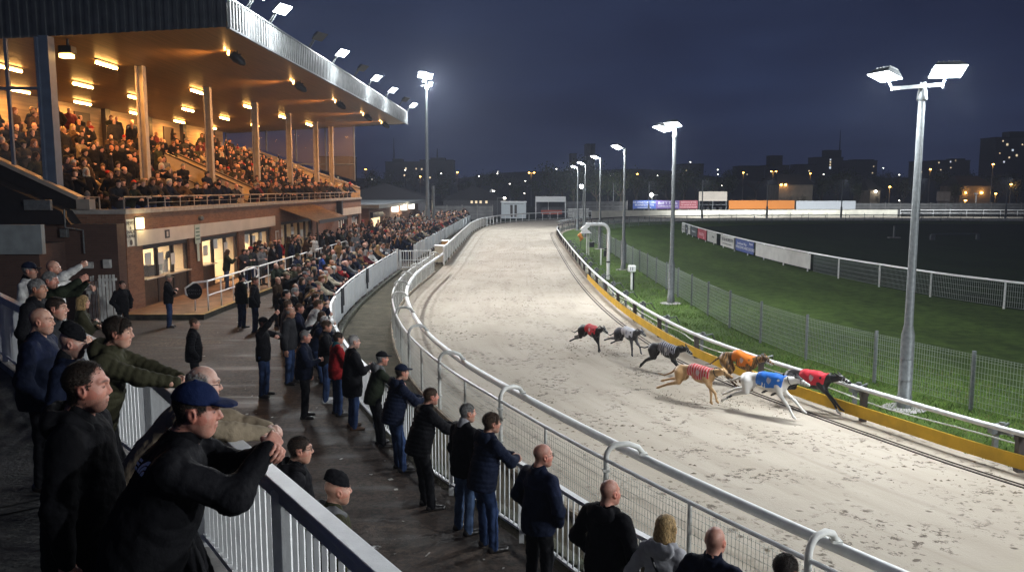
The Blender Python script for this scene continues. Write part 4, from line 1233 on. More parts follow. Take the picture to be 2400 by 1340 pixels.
# handrails on the deck, several lengths
def handrail(y0, y1, lab, loop0=True):
    t = thing('handrail', lab, 'handrail', Bp(DX - .12, y0, .2))
    L_ = y1 - y0
    mb = MB(); pts = []
    if loop0: pts += [(-.55, .1, .42), (-.75, -.05, .6), (-.75, -.1, .82), (-.45, -.1, 1.02)]
    pts += [(0, 0, 1.06), (SKEW * L_, L_, 1.06), (SKEW * L_ + .05, L_ + .22, .95), (SKEW * L_ + .05, L_ + .3, .75), (SKEW * L_, L_ + .1, .58)]
    mb.tube(pts, .032, 10); mb.tube([(0, 0, .55), (SKEW * L_, L_, .55)], .026, 8)
    mb.build('rail', M['white'], t, True)
    n = max(2, int(round(L_ / 1.35)))
    for i in range(n + 1):
        mb = MB(); yy = L_ * i / n; mb.tube([(SKEW * yy, yy, 0), (SKEW * yy, yy, 1.06)], .026, 8); mb.build('post', M['white'], t, True)
    if loop0:
        mb = MB(); mb.tube([(-.48, .05, 0), (-.48, .05, .42)], .026, 8); mb.build('post', M['white'], t, True)
    return t
h1 = handrail(28.4, 33.4, 'white tubular handrail at the near end of the deck with a round sign')
handrail(33.9, 41.4, 'white tubular handrail along the middle of the deck')
handrail(43.0, 50.5, 'white tubular handrail on the deck opposite the canopy', False)
handrail(53.6, 57.8, 'short white handrail on the deck beyond the canopy', False)
ds = thing('round_sign', 'black round sign reading stand and place up on the handrail end', 'sign', Bp(DX - .6, 28.36, 0.92))
mb = MB(); mb.tube([(0, -.0, 0), (0, .02, 0)], .3, 24); mb.build('disc', M['black_metal'], ds, True)
for s, z in (('STAND &', .02), ('PLACE UP', -.1)): text_mesh('lettering', s, .11, M['galv'], (0.02, -.008, z), 0, ds)

# signs and lamps on the front wall
t = thing('wall_lamp', 'square glowing yellow bulkhead lamp on the near corner of the brick wall', 'lamp', Bp(XW, 29.25, 3.26))
mb = MB(); mb.box(.02, .12, -.24, .24, -.2, .2); mb.build('diffuser', M['bulk'], t, bevel=.02); mb = MB(); mb.box(0.002, .02, -.28, .28, -.24, .24); mb.build('base', M['dark_frame'], t)
ld = bpy.data.lights.new('bulkhead_light', 'POINT'); ld.energy = 22; ld.color = (1, .78, .38); ld.shadow_soft_size = .15
lo = bpy.data.objects.new('bulkhead_light', ld); COL.objects.link(lo); lo.parent = t; lo.location = (.3, 0, 0)
t = thing('notice', 'tall white notice with dark lines of text on the corner of the brick wall', 'notice', Bp(XW, 28.62, 2.95))
mb = MB(); mb.box(.004, .02, -.28, .28, -.48, .48); mb.build('plate', M['white_dirty'], t, bevel=.004)
inkm = mat('notice_ink', (.06, .06, .07), .7)
for s, z, sz in (('NEWS', .34, .2), ('&', .17, .15), ('SNACK', .03, .18), ('LOUNGE', -.12, .16)): text_mesh('lettering', s, sz, inkm, (.026, 0, z), PI / 2, t, ext=.002)
mb = MB(); mb.tube([(.02, 0, -.34), (.026, 0, -.34)], .1, 16); mb.build('emblem', inkm, t)
t = thing('notice', 'green and white notice with a tail strip on the wall between the shops', 'notice', Bp(XW, 34.25, 2.55))
mb = MB(); mb.box(.08, .1, -.28, .28, -.35, .45); mb.box(.085, .1, -.12, .12, -1.1, -.35); mb.build('plate', mat('pale_green', (.5, .58, .5), .6), t)
for z in (.25, .1, -.05, -.2): 
    mb = MB(); mb.box(.101, .105, -.2, .2, z, z + .06); mb.build('text_line', mat('green_ink', (.12, .2, .15), .7), t)
t = thing('wall_light', 'small round wall light above the green notice', 'lamp', Bp(XW, 34.7, 3.25))
mb = MB(); mb.tube([(.0, 0, 0), (.12, 0, 0), (.2, 0, -.02)], [.1, .12, .06], 10); mb.build('body', M['galv'], t, True)
t = thing('poster_case', 'small framed white poster on the wall left of the canopy', 'poster', Bp(XW, 45.4, 1.75))
mb = MB(); mb.box(.004, .04, -.3, .3, -.42, .42); mb.build('frame', M['white_dirty'], t); mb = MB(); mb.box(.041, .046, -.22, .22, -.34, .34); mb.build('poster', M['deck'], t)
t = thing('loudspeaker', 'black loudspeaker bracketed above the signboard beyond the canopy', 'speaker', Bp(XW, 59.6, 3.1))
mb = MB(); mb.box(.1, .5, -.25, .25, -.5, .5); mb.build('cabinet', M['black_metal'], t, bevel=.04)
t = thing('exit_sign', 'small lit green exit sign on the back wall of the terrace', 'sign', Bp(-25.14, 37.9, 8.55))
mb = MB(); mb.box(0, .05, -.35, .35, -.3, .3); mb.build('panel', emis('exit_glow', (.55, .75, .35), .9), t)
mb = MB(); mb.bar((.055, -.12, -.2), (.055, .05, .15), .08, .01, (1, 0, 0)); mb.bar((.055, .05, -.2), (.055, .15, .05), .07, .01, (1, 0, 0)); mb.tube([(.05, .08, .2), (.06, .08, .2)], .05, 8); mb.build('pictogram', M['dark_frame'], t)

# strip lights under the roof
STR = [(-17.2, [34, 43.2, 51, 58.1, 65]), (-20.9, [33.5, 39, 44.2, 50.9, 57, 63.3]), (-24.3, [33.6, 39.6, 45.2, 51.3, 57.6, 63.5]), ]
rn = ['front', 'middle', 'back']
for r_, (x, ys) in enumerate(STR):
    for k, yy in enumerate(ys):
        z = sof(x)
        od = ['first', 'second', 'third', 'fourth', 'fifth', 'sixth'][k]
        t = thing('strip_light', 'amber strip light under the stand roof, %s from the near end of the %s row' % (od, rn[r_]), 'strip light', Bp(x, yy, z), 0, 'strip lights under the stand roof')
        mb = MB(); mb.box(-.06, .06, -.9, .9, -.05, -.003); mb.build('batten', M['galv'], t)
        mb = MB(); mb.tube([(0, -.85, -.13), (0, .85, -.13)], .045, 8); mb.build('tube', M['strip'], t, True)
        ld = bpy.data.lights.new('strip_glow', 'AREA'); ld.shape = 'RECTANGLE'; ld.size = .09; ld.size_y = 1.7; ld.energy = P_STRIP * 10; ld.color = WARM_L; ld.spread = R(175)
        lo = bpy.data.objects.new('strip_glow', ld); COL.objects.link(lo); lo.parent = t; lo.location = (0, 0, -.19); lo.visible_camera = True
# spotlights along the front of the soffit
for k, yy in enumerate([33, 42, 51, 59.6, 67.0]):
    od = ['nearest', 'second', 'third', 'fourth', 'farthest'][k]
    x = -11.5; t = thing('spot_lamp', 'black hooded spot lamp under the front of the roof, %s of the five' % od, 'spot lamp', Bp(x, yy, sof(x)), 0, 'spot lamps under the front of the roof')
    mb = MB(); mb.tube([(0, 0, 0), (0, 0, -.16)], .03, 6); mb.bar((-.16, 0, -.16), (.16, 0, -.16), .04, .03); mb.build('bracket', M['black_metal'], t)
    mb = MB(); mb.tube([(-.22, 0, -.16), (-.05, .05, -.3), (.16, .1, -.46), (.26, .12, -.55)], [.16, .2, .15, .05], 12); mb.build('housing', M['black_metal'], t, True)
    mb = MB(); mb.tube([(-.3, -.05, -.1), (-.36, -.06, -.09)], [.12, .1], 12); mb.build('lens', M['spotlens'], t, True)
    ld = bpy.data.lights.new('spot_glow', 'POINT'); ld.energy = 16; ld.color = (1, .5, .16); ld.shadow_soft_size = .03
    lo = bpy.data.objects.new('spot_glow', ld); COL.objects.link(lo); lo.parent = t; lo.location = (-.45, -.06, -.1)
    ld = bpy.data.lights.new('spot_beam', 'SPOT'); ld.energy = 2000; ld.color = (1, .46, .14); ld.spot_size = R(128); ld.spot_blend = .8; ld.shadow_soft_size = .12
    lo = bpy.data.objects.new('spot_beam', ld); COL.objects.link(lo); lo.parent = t; lo.location = (-.42, 0, -.3); lo.rotation_euler = (0, R(50), 0)
t = thing('spot_lamp', 'twin black and amber spot lamp at the top of the blue end column', 'spot lamp', Bp(-16.1, 29.2, sof(-16.1)))
mb = MB(); mb.tube([(0, 0, 0), (0, 0, -.3)], .05, 6); mb.box(-.25, .2, -.2, .2, -.5, -.25); mb.build('housing', M['black_metal'], t, bevel=.03)
mb = MB(); mb.box(-.22, .16, -.21, .1, -.66, -.53); mb.build('lens', M['spotlens'], t)
# floodlights along the top edge of the roof
FL = [(30.6, 1), (33.2, 1), (39.0, 0), (43.6, 1), (48.9, 0), (53.2, 1), (59.6, 1), (65.8, 0), (71.0, 1)]
for k, (yy, lit) in enumerate(FL):
    yy = min(yy, 70.2)
    od = ['first', 'second', 'third', 'fourth', 'fifth', 'sixth', 'seventh', 'eighth', 'ninth'][k]
    t = thing('roof_floodlight', '%s floodlight on the roof edge, %s from the near end' % ('dazzling white' if lit else 'dark unlit', od), 'floodlight', Bp(RX0, yy, 10.99), 0, 'floodlights along the roof edge')
    mb = MB(); mb.bar((.0, 0, -.05), (.35, -.1, .42), .05, .05); mb.bar((0, -.2, -.02), (.35, -.3, .42), .03, .03); mb.build('bracket', M['galv'], t)
    flood_head(t, (.62, -.25, .5), (.56, -.24, -.79), .78, .5, P_ROOF if lit else 0, M['lens_roof'], lit=bool(lit), spread=135, spill=260 if lit else 0)
# ================================================================== figures: one signed-distance field per body / garment, meshed by surface nets
def axis_coords(lo, hi, fine, coarse, bands):
    xs = [lo]
    while xs[-1] < hi:
        x = xs[-1]
        st = coarse
        for (a, b) in bands:
            if a - 1e-6 <= x <= b: st = fine; break
            if x < a and x + st > a: st = max(fine, a - x)
        xs.append(x + st)
    return np.array(xs, np.float32)
class Field:
    def __init__(s, xs, ys, zs):
        s.x, s.y, s.z = xs, ys, zs
        s.V = np.full((len(xs), len(ys), len(zs)), .12, np.float32)
        s.I = None
    def track(s): s.I = np.zeros(s.V.shape, np.uint8); return s
    def win(s, lo, hi, pad):
        a = [max(0, int(np.searchsorted(c, l - pad)) - 1) for c, l in zip((s.x, s.y, s.z), lo)]
        b = [min(len(c), int(np.searchsorted(c, h + pad)) + 1) for c, h in zip((s.x, s.y, s.z), hi)]
        if any(q - p < 1 for p, q in zip(a, b)): return None
        sl = tuple(slice(p, q) for p, q in zip(a, b))
        return sl, s.x[sl[0]][:, None, None], s.y[sl[1]][None, :, None], s.z[sl[2]][None, None, :]
    def put(s, sl, d, k, tag):
        v = s.V[sl]
        if s.I is not None:
            I = s.I[sl]; I[d < v] = tag
        if k > 0:
            h = np.maximum(k - np.abs(v - d), 0) / k
            s.V[sl] = np.minimum(v, d) - h * h * k * .25
        else: s.V[sl] = np.minimum(v, d)
    def cap(s, a, b, ra, rb=None, k=.03, tag=0, quilt=None, crease=None):
        a, b = np.array(a, np.float32), np.array(b, np.float32); rb = ra if rb is None else rb
        R_ = max(ra, rb); w = s.win(np.minimum(a, b) - R_, np.maximum(a, b) + R_, .08)
        if w is None: return s
        sl, X, Y, Z = w; d = b - a; L2 = max(1e-9, float(d @ d))
        t = np.clip(((X - a[0]) * d[0] + (Y - a[1]) * d[1] + (Z - a[2]) * d[2]) / L2, 0, 1)
        r = ra + (rb - ra) * t
        if quilt: r = r + quilt[1] * (np.abs(np.sin(t * (L2 ** .5) * PI / quilt[0])) - .6)
        if crease:   # folds gathering round a joint at t0
            t0, am, ph = crease; L_ = L2 ** .5
            r = r + am * np.exp(-((t - t0) * L_ / .11) ** 2) * np.sin(t * L_ * 150 + ph + 9 * np.sin(X * 17 + ph) + 6 * np.sin(Y * 19 + Z * 8)) + am * .5 * np.sin(t * L_ * 62 + ph * 2 + 8 * X + 7 * Z)
        D = np.sqrt((X - a[0] - d[0] * t) ** 2 + (Y - a[1] - d[1] * t) ** 2 + (Z - a[2] - d[2] * t) ** 2) - r
        s.put(sl, D, k, tag); return s
    def ell(s, c, r, M3=None, k=.03, tag=0, sub=False, quilt=None, zcut=None):
        c, r = np.array(c, np.float32), np.array(r, np.float32); R_ = float(r.max())
        w = s.win(c - R_, c + R_, .08)
        if w is None: return s
        sl, X, Y, Z = w; X, Y, Z = X - c[0], Y - c[1], Z - c[2]
        if M3 is not None:
            m = np.array(M3, np.float32)   # columns = local axes
            X, Y, Z = (X * m[0, 0] + Y * m[1, 0] + Z * m[2, 0], X * m[0, 1] + Y * m[1, 1] + Z * m[2, 1], X * m[0, 2] + Y * m[1, 2] + Z * m[2, 2])
        sc = 1.0
        if quilt: sc = 1 + quilt[1] / R_ * 1.6 * (np.abs(np.sin(Z * PI / quilt[0])) - .6)
        k0 = np.sqrt((X / (r[0] * sc)) ** 2 + (Y / (r[1] * sc)) ** 2 + (Z / r[2]) ** 2) + 1e-9
        k1 = np.sqrt((X / r[0] ** 2) ** 2 + (Y / r[1] ** 2) ** 2 + (Z / r[2] ** 2) ** 2) + 1e-9
        D = np.where(k0 < .2, (k0 - 1) * r.min(), k0 * (k0 - 1) / k1)
        if zcut is not None: D = np.maximum(D, zcut - Z)
        if sub:
            v = s.V[sl]; h = np.maximum(k - np.abs(v + D), 0) / max(k, 1e-6)
            s.V[sl] = np.maximum(v, -D) + h * h * k * .25
        else: s.put(sl, D, k, tag)
        return s
    def plane(s, p, n):
        """keep the side n points to"""
        n = np.array(n, np.float32); n = n / np.linalg.norm(n)
        D = (s.x[:, None, None] - p[0]) * n[0] + (s.y[None, :, None] - p[1]) * n[1] + (s.z[None, None, :] - p[2]) * n[2]
        s.V = np.maximum(s.V, -D); return s
    def rough(s, amp, f, seed=0.0):
        X, Y, Z = s.x[:, None, None] * f, s.y[None, :, None] * f, s.z[None, None, :] * f
        n = np.sin(X * 1.3 + 2.1 * np.sin(Z * .9 + seed) + seed) * np.sin(Y * 1.5 + 1.7 * np.sin(X * .8 + Z * .6)) + .6 * np.sin(Z * 2.3 + 1.9 * np.sin(X * 1.1 + Y * 1.4 + seed)) * np.sin(X * 1.9 + Y + seed)
        s.V = s.V + amp * n.astype(np.float32); return s
    def mesh(s):
        V, x, y, z = s.V, s.x, s.y, s.z
        V[0] = V[-1] = .1; V[:, 0] = V[:, -1] = .1; V[:, :, 0] = V[:, :, -1] = .1
        S = V < 0
        cnt = np.zeros(tuple(n - 1 for n in V.shape), np.int8)
        for a in (0, 1):
            for b in (0, 1):
                for c in (0, 1): cnt += S[a:a + cnt.shape[0], b:b + cnt.shape[1], c:c + cnt.shape[2]]
        act = (cnt > 0) & (cnt < 8)
        I, J, K = np.nonzero(act); n = len(I)
        idx = np.full(cnt.shape, -1, np.int32); idx[I, J, K] = np.arange(n)
        P = np.zeros((n, 3), np.float32); C = np.zeros(n, np.float32)
        for ax in range(3):
            o = [q for q in range(3) if q != ax]
            for u in (0, 1):
                for v in (0, 1):
                    A = [I, J, K]; A[o[0]] = A[o[0]] + u; A[o[1]] = A[o[1]] + v
                    B = list(A); B[ax] = B[ax] + 1
                    va, vb = V[tuple(A)], V[tuple(B)]
                    m = (va < 0) != (vb < 0)
                    t = np.where(m, va / np.where(m, va - vb, 1), 0)
                    pos = [x[A[0]], y[A[1]], z[A[2]]]
                    cc = (x, y, z)[ax]; pos[ax] = cc[A[ax]] + t * (cc[B[ax]] - cc[A[ax]])
                    P[:, 0] += np.where(m, pos[0], 0); P[:, 1] += np.where(m, pos[1], 0); P[:, 2] += np.where(m, pos[2], 0); C += m
        P /= C[:, None]
        Q = []
        for ax in range(3):
            o = [(ax + 1) % 3, (ax + 2) % 3]
            sl0 = [slice(1, -1)] * 3; sl1 = [slice(1, -1)] * 3
            sl0[ax] = slice(0, -1); sl1[ax] = slice(1, None)
            m = S[tuple(sl0)] != S[tuple(sl1)]
            e = np.nonzero(m); st = S[tuple(sl0)][e]
            base = list(e); base[o[0]] = base[o[0]] + 1; base[o[1]] = base[o[1]] + 1
            def cell(du, dv):
                q = list(base); q[o[0]] = q[o[0]] + du - 1; q[o[1]] = q[o[1]] + dv - 1
                return idx[q[0], q[1], q[2]]
            q = np.stack([cell(0, 0), cell(1, 0), cell(1, 1), cell(0, 1)], 1)
            q[~st] = q[~st][:, ::-1]
            Q.append(q)
        Q = np.concatenate(Q); Q = Q[(Q >= 0).all(1)]
        return P, Q
    def tags_at(s, P):
        i = np.clip(np.searchsorted(s.x, P[:, 0]), 0, len(s.x) - 1); j = np.clip(np.searchsorted(s.y, P[:, 1]), 0, len(s.y) - 1); k = np.clip(np.searchsorted(s.z, P[:, 2]), 0, len(s.z) - 1)
        return s.I[i, j, k]

# ---- materials
def skin_mat(name, c):
    """lips, brows, eyes, flushed cheeks, stubble and hair roots follow per-vertex masks of each head"""
    m, t, N, b = nodes_mat(name)
    tc = N_(t, 'ShaderNodeTexCoord').outputs['Object']
    col = ramp(t, noise(t, tc, 24, 5), [(.35, (c[0] * .84, c[1] * .68, c[2] * .64)), (.66, c)])
    pore = noise(t, tc, 190, 3, .7)
    col = mix(t, math_(t, 'MULTIPLY', ramp(t, pore, [(.35, (1, 1, 1)), (.55, (0, 0, 0))]), .22), col, tuple(x * .62 for x in c))
    fa = N_(t, 'ShaderNodeAttribute', attribute_name='face'); sp = N_(t, 'ShaderNodeSeparateColor'); t.links.new(fa.outputs['Color'], sp.inputs[0])
    sc_ = N_(t, 'ShaderNodeAttribute', attribute_name='scalp')
    col = mix(t, sp.outputs[2], col, (c[0] * .95, c[1] * .56, c[2] * .5))
    spk = math_(t, 'MULTIPLY', fa.outputs['Alpha'], ramp(t, noise(t, tc, 320, 2, .6), [(.3, (1, 1, 1)), (.62, (.25, .25, .25))]))
    col = mix(t, spk, col, (.07, .05, .042))
    col = mix(t, sp.outputs[0], col, (.36, .15, .12))
    col = mix(t, sp.outputs[1], col, (.045, .03, .024))
    col = mix(t, sc_.outputs['Alpha'], col, sc_.outputs['Color'])
    t.links.new(col, b.inputs['Base Color'])
    b.inputs['Roughness'].default_value = .5; b.inputs['Specular IOR Level'].default_value = .4
    b.inputs['Subsurface Weight'].default_value = .1; b.inputs['Subsurface Radius'].default_value = (.02, .008, .004)
    bp = N_(t, 'ShaderNodeBump', Strength=.25, Distance=.004); t.links.new(math_(t, 'ADD', pore, math_(t, 'MULTIPLY', noise(t, tc, 60, 4), 1.5)), bp.inputs['Height']); t.links.new(bp.outputs[0], b.inputs['Normal'])
    return m
SKIN = [skin_mat('skin_fair', (.55, .33, .24)), skin_mat('skin_ruddy', (.52, .27, .2)), skin_mat('skin_pale', (.58, .38, .3)), skin_mat('skin_tan', (.4, .22, .14))]
def cloth(name, c, rough=.75, w=.35): return mat(name, c, rough, var=w, vscale=5, bump=.55, bscale=17, spec=.07)
CL = {k: cloth('cloth_' + k.replace(' ', '_'), v, r) for k, v, r in (
    ('black', (.0075, .0075, .009), .8), ('charcoal', (.028, .028, .031), .75), ('navy', (.0085, .0125, .029), .75), ('dark green', (.022, .028, .017), .75), ('olive', (.045, .043, .024), .75), ('brown', (.06, .036, .02), .8),
    ('grey', (.15, .15, .155), .8), ('light grey', (.36, .36, .38), .85), ('beige', (.3, .24, .165), .8), ('camel', (.32, .18, .075), .8), ('red', (.3, .018, .02), .7), ('burgundy', (.1, .016, .022), .75), ('blue', (.02, .05, .2), .65), ('white', (.62, .61, .58), .8), ('cream', (.5, .44, .33), .8), ('orange', (.5, .15, .03), .75), ('teal', (.02, .1, .12), .7), ('cap navy', (.01, .018, .06), .8))}
JEANS = cloth('denim', (.035, .06, .14), .85, .5); JEANS_L = cloth('denim_faded', (.07, .11, .2), .85, .5); TRO = cloth('dark_trousers', (.012, .012, .014), .8); TRG = cloth('grey_trousers', (.07, .068, .065), .85)
SHOE = mat('shoe_leather', (.016, .013, .011), .35, bump=.1); SHOE_B = mat('shoe_brown', (.07, .035, .018), .45); SHOE_W = mat('trainer_white', (.6, .6, .6), .6)
HAIR_C = {}
SKIN_C = [mat('crowd_skin_%d' % i, c, .55, var=.3, vscale=14, col2=(c[0] * .8, c[1] * .62, c[2] * .56)) for i, c in enumerate(((.55, .33, .24), (.52, .27, .2), (.58, .38, .3), (.4, .22, .14)))]
YOKE = {'black': cloth('yoke_black', (.0085, .0085, .0105), .72), 'navy': cloth('yoke_navy', (.012, .017, .042), .7), 'charcoal': cloth('yoke_charcoal', (.02, .02, .023), .6)}
def hairm(n, c):
    HAIR_C[n] = c; return mat('hair_' + n, c, .6, var=.6, vscale=26, bump=.5, bscale=40, spec=.25, stretch=(4, 1.2, 1.2))
HAIR = {k: hairm(k.replace(' ', '_'), v) for k, v in (('black', (.012, .01, .009)), ('dark', (.03, .019, .012)), ('brown', (.075, .042, .022)), ('blond', (.36, .235, .1)), ('grey', (.25, .245, .235)), ('white', (.52, .51, .49)), ('ginger', (.22, .085, .03)))}
METAL = M['black_metal']

# ---- head, cached by variant
HEADS = {}
def rot(yaw=0, pitch=0, roll=0): return np.array(Matrix.Rotation(-yaw, 3, 'Z') @ Matrix.Rotation(-pitch, 3, 'X') @ Matrix.Rotation(roll, 3, 'Y'), np.float32)
def put_head(F, c, m, v=0, fem=False, k=.012, tag=0):
    """head prims written straight into the body's field; c = head centre, m = head axes"""
    rr = random.Random(v * 13 + 5)
    def T(x, y, z): return np.array(c, np.float32) + m @ np.array((x, y, z), np.float32)
    jw = 1 + rr.uniform(-.06, .08) - (.1 if fem else 0); ns = .85 + rr.uniform(-.15, .3) - (.25 if fem else 0); fl = rr.uniform(-.005, .006)
    F.ell(T(0, -.012, .034), (.076, .096, .086), m, .02, tag)
    F.ell(T(0, .004, -.012), (.068, .075, .075), m, .03, tag)
    F.ell(T(0, .03, -.05), (.056 * jw, .056, .072), m, .03, tag)
    F.ell(T(0, .056, -.098 + fl), (.03 * jw, .024, .022), m, .03, tag)
    for s in (-1, 1):
        F.cap(T(s * .052 * jw, .0, -.06), T(s * .03 * jw, .05, -.098 + fl), .02, .016, .03, tag)
        F.ell(T(s * .04, .052, -.03), (.028, .028, .028), m, .035, tag); F.cap(T(s * .044, .03, -.03), T(s * .036, .045, -.085), .026, .022, .035, tag)
        F.cap(T(s * .012, .088, .026), T(s * .046, .066, .03), .012, .011, .014, tag)
    for s in (-1, 1): F.ell(T(s * .031, .093, .005), (.017, .016, .0125), m, .012, tag, True)
    for s in (-1, 1): F.ell(T(s * .031, .074, .004), (.0145, .0145, .0125), m, .004, tag)
    F.cap(T(0, .084, .02), T(0, .1 + .008 * ns, -.027), .008, .0118 * ns, .014, tag)
    for s in (-1, 1): F.ell(T(s * .013, .095, -.034), (.011, .012, .009), m, .008, tag)
    F.ell(T(0, .086, -.061), (.023, .011, .007), m, .008, tag)
    F.ell(T(0, .083, -.074), (.02, .011, .0075), m, .008, tag)
    F.ell(T(0, .098, -.0668), (.024, .007, .0026), m, .004, tag, True)
    for s in (-1, 1):
        e = m @ np.array(Matrix.Rotation(s * -.35, 3, 'Z') @ Matrix.Rotation(.15, 3, 'X'), np.float32)
        F.ell(T(s * .078, -.008, -.008), (.011, .023, .034), e, .008, tag)
        F.ell(T(s * .088, -.004, -.004), (.008, .011, .018), e, .006, tag, True)
def hair_region(L_, kind):
    """how surely hair grows at head-space points"""
    x, y, z = L_[:, 0], L_[:, 1], L_[:, 2]; ax = np.abs(x)
    sg = lambda v, w=.005: 1 / (1 + np.exp(np.clip(-v / w, -30, 30)))
    nape = sg((y + .09) * .25 + z + .075)
    side = sg(-(y - .012 - .35 * np.maximum(0, z - .0)), .005)          # in front of the ears stays bare below the temples
    low = sg(z + .012 + .9 * np.maximum(0, -y - .02) * 1.2, .006)
    if kind in ('short', 'crop'):
        top = sg(-.55 * (y - .062) + .84 * (z - .022) - .12 * np.maximum(0, .04 - ax) * 0)
        h = np.maximum(top * sg(.075 - y + .6 * (z - .05), .006), side * low)
    elif kind == 'receding':
        top = sg(-.9 * (y + .004) + .3 * (z - .05), .008); fore = .75 * sg(z - .085) * sg(.03 - ax, .007) * sg(.058 - y, .008)
        h = np.maximum(np.maximum(top, fore), side * low)
    else: h = side * low * sg(.052 - z, .008) * sg(-(y - .02), .006)
    ear = (ax > .071) & (np.abs(z + .006) < .034) & (y > -.034) & (y < .02)
    h = h * nape; h[ear] = 0
    h[(y > .055) & (z < .045)] = 0
    return h
def face_masks(P, c, m, stub=0.0, hair=None):
    L_ = (P - np.array(c, np.float32)) @ m; x, y, z = L_[:, 0], L_[:, 1], L_[:, 2]; ax = np.abs(x)
    g = lambda v: np.exp(-v)
    f = np.zeros((len(P), 4), np.float32); near = (np.abs(L_) < .15).all(1)
    f[:, 0] = g((ax / .019) ** 4 + ((z + .067) / .0085) ** 4) * (y > .06)
    brow = g(((ax - .032) / .02) ** 4 + ((z - .031 + .12 * np.abs(ax - .03)) / .0055) ** 4) * (y > .05)
    eye = g(((ax - .031) / .0115) ** 4 + ((z - .003) / .0058) ** 4) * (y > .06)
    f[:, 1] = np.maximum(brow * .8, eye)
    f[:, 2] = np.minimum(1, .38 * g(((ax - .045) / .024) ** 2 + ((z + .03) / .022) ** 2) * (y > .02) + .45 * g((x / .018) ** 2 + ((z + .028) / .016) ** 2) * (y > .08) + .6 * (ax > .074) * (np.abs(z) < .05))
    jaw = 1 / (1 + np.exp(np.clip((z + .048 + .25 * np.maximum(0, .05 - y)) / .006, -30, 30))) * (y > -.012) * (z > -.14)
    f[:, 3] = jaw * stub * (1 - f[:, 0])
    f[~near] = 0
    sc_ = np.zeros((len(P), 4), np.float32)
    if hair == 'shaved':
        sc_[:, :3] = (.13, .085, .065); sc_[:, 3] = np.maximum(hair_region(L_, 'fringe') * .5, hair_region(L_, 'receding') * .22) * near
        hair = None
    if hair and hair[0] in ('short', 'crop', 'receding', 'fringe'):
        hc = HAIR_C[hair[1]]; sc_[:, :3] = np.array(hc) * .8; sc_[:, 3] = hair_region(L_, hair[0]) * .85 * near
    return f, sc_
def strands(P, Q, c, m, kind, n, seed):
    """short hairs standing on the scalp, combed back and down"""
    rr = np.random.RandomState(seed + 3)
    L_ = (P - np.array(c, np.float32)) @ m
    fc = L_[Q].mean(1); ok = (np.abs(fc) < .14).all(1); Qh = Q[ok]; fc = fc[ok]
    A, B, C = L_[Qh[:, 0]], L_[Qh[:, 1]], L_[Qh[:, 3]]
    nr = np.cross(L_[Qh[:, 2]] - A, C - B); ar = np.linalg.norm(nr, axis=1) + 1e-12; nr /= ar[:, None]
    w = hair_region(fc, kind) * ar; w /= w.sum()
    i = rr.choice(len(Qh), n, p=w); u, v = rr.rand(n, 1), rr.rand(n, 1)
    p = A[i] + (B[i] - A[i]) * u + (C[i] - A[i]) * v; nn = nr[i]
    fl = np.stack([np.sign(p[:, 0] + rr.randn(n) * .03) * .25, np.full(n, -.7), -.15 - 1.5 * np.maximum(0, .06 - p[:, 2]) / .1], 1)
    fl[:, 1] += .9 * (p[:, 1] > .03) * (1 if kind == 'short' else .3)
    fl -= nn * (fl * nn).sum(1, keepdims=True); fl /= np.linalg.norm(fl, axis=1, keepdims=True) + 1e-9
    ln = {'short': .024, 'crop': .009, 'receding': .016, 'fringe': .014}[kind] * (.6 + .7 * rr.rand(n, 1)) * (.55 + .45 * np.clip((p[:, 2:3] + .04) / .09, 0, 1))
    d = fl + nn * (.34 + .3 * rr.rand(n, 1)) + rr.randn(n, 3) * .16
    q = p + d * ln; mid = p + (fl * .45 + nn * .5) * ln
    s = np.cross(d, nn); s /= np.linalg.norm(s, axis=1, keepdims=True) + 1e-9; wd = .0013 + .0012 * rr.rand(n, 1)
    V = np.stack([p - nn * .001 - s * wd, p - nn * .001 + s * wd, mid + s * wd * .8, mid - s * wd * .8, q], 1)
    V = V @ m.T + np.array(c, np.float32)
    b = np.arange(n)[:, None] * 5
    T3 = np.concatenate([b + [[0, 1, 2]], b + [[0, 2, 3]], b + [[3, 2, 4]]])
    return V.reshape(-1, 3), T3
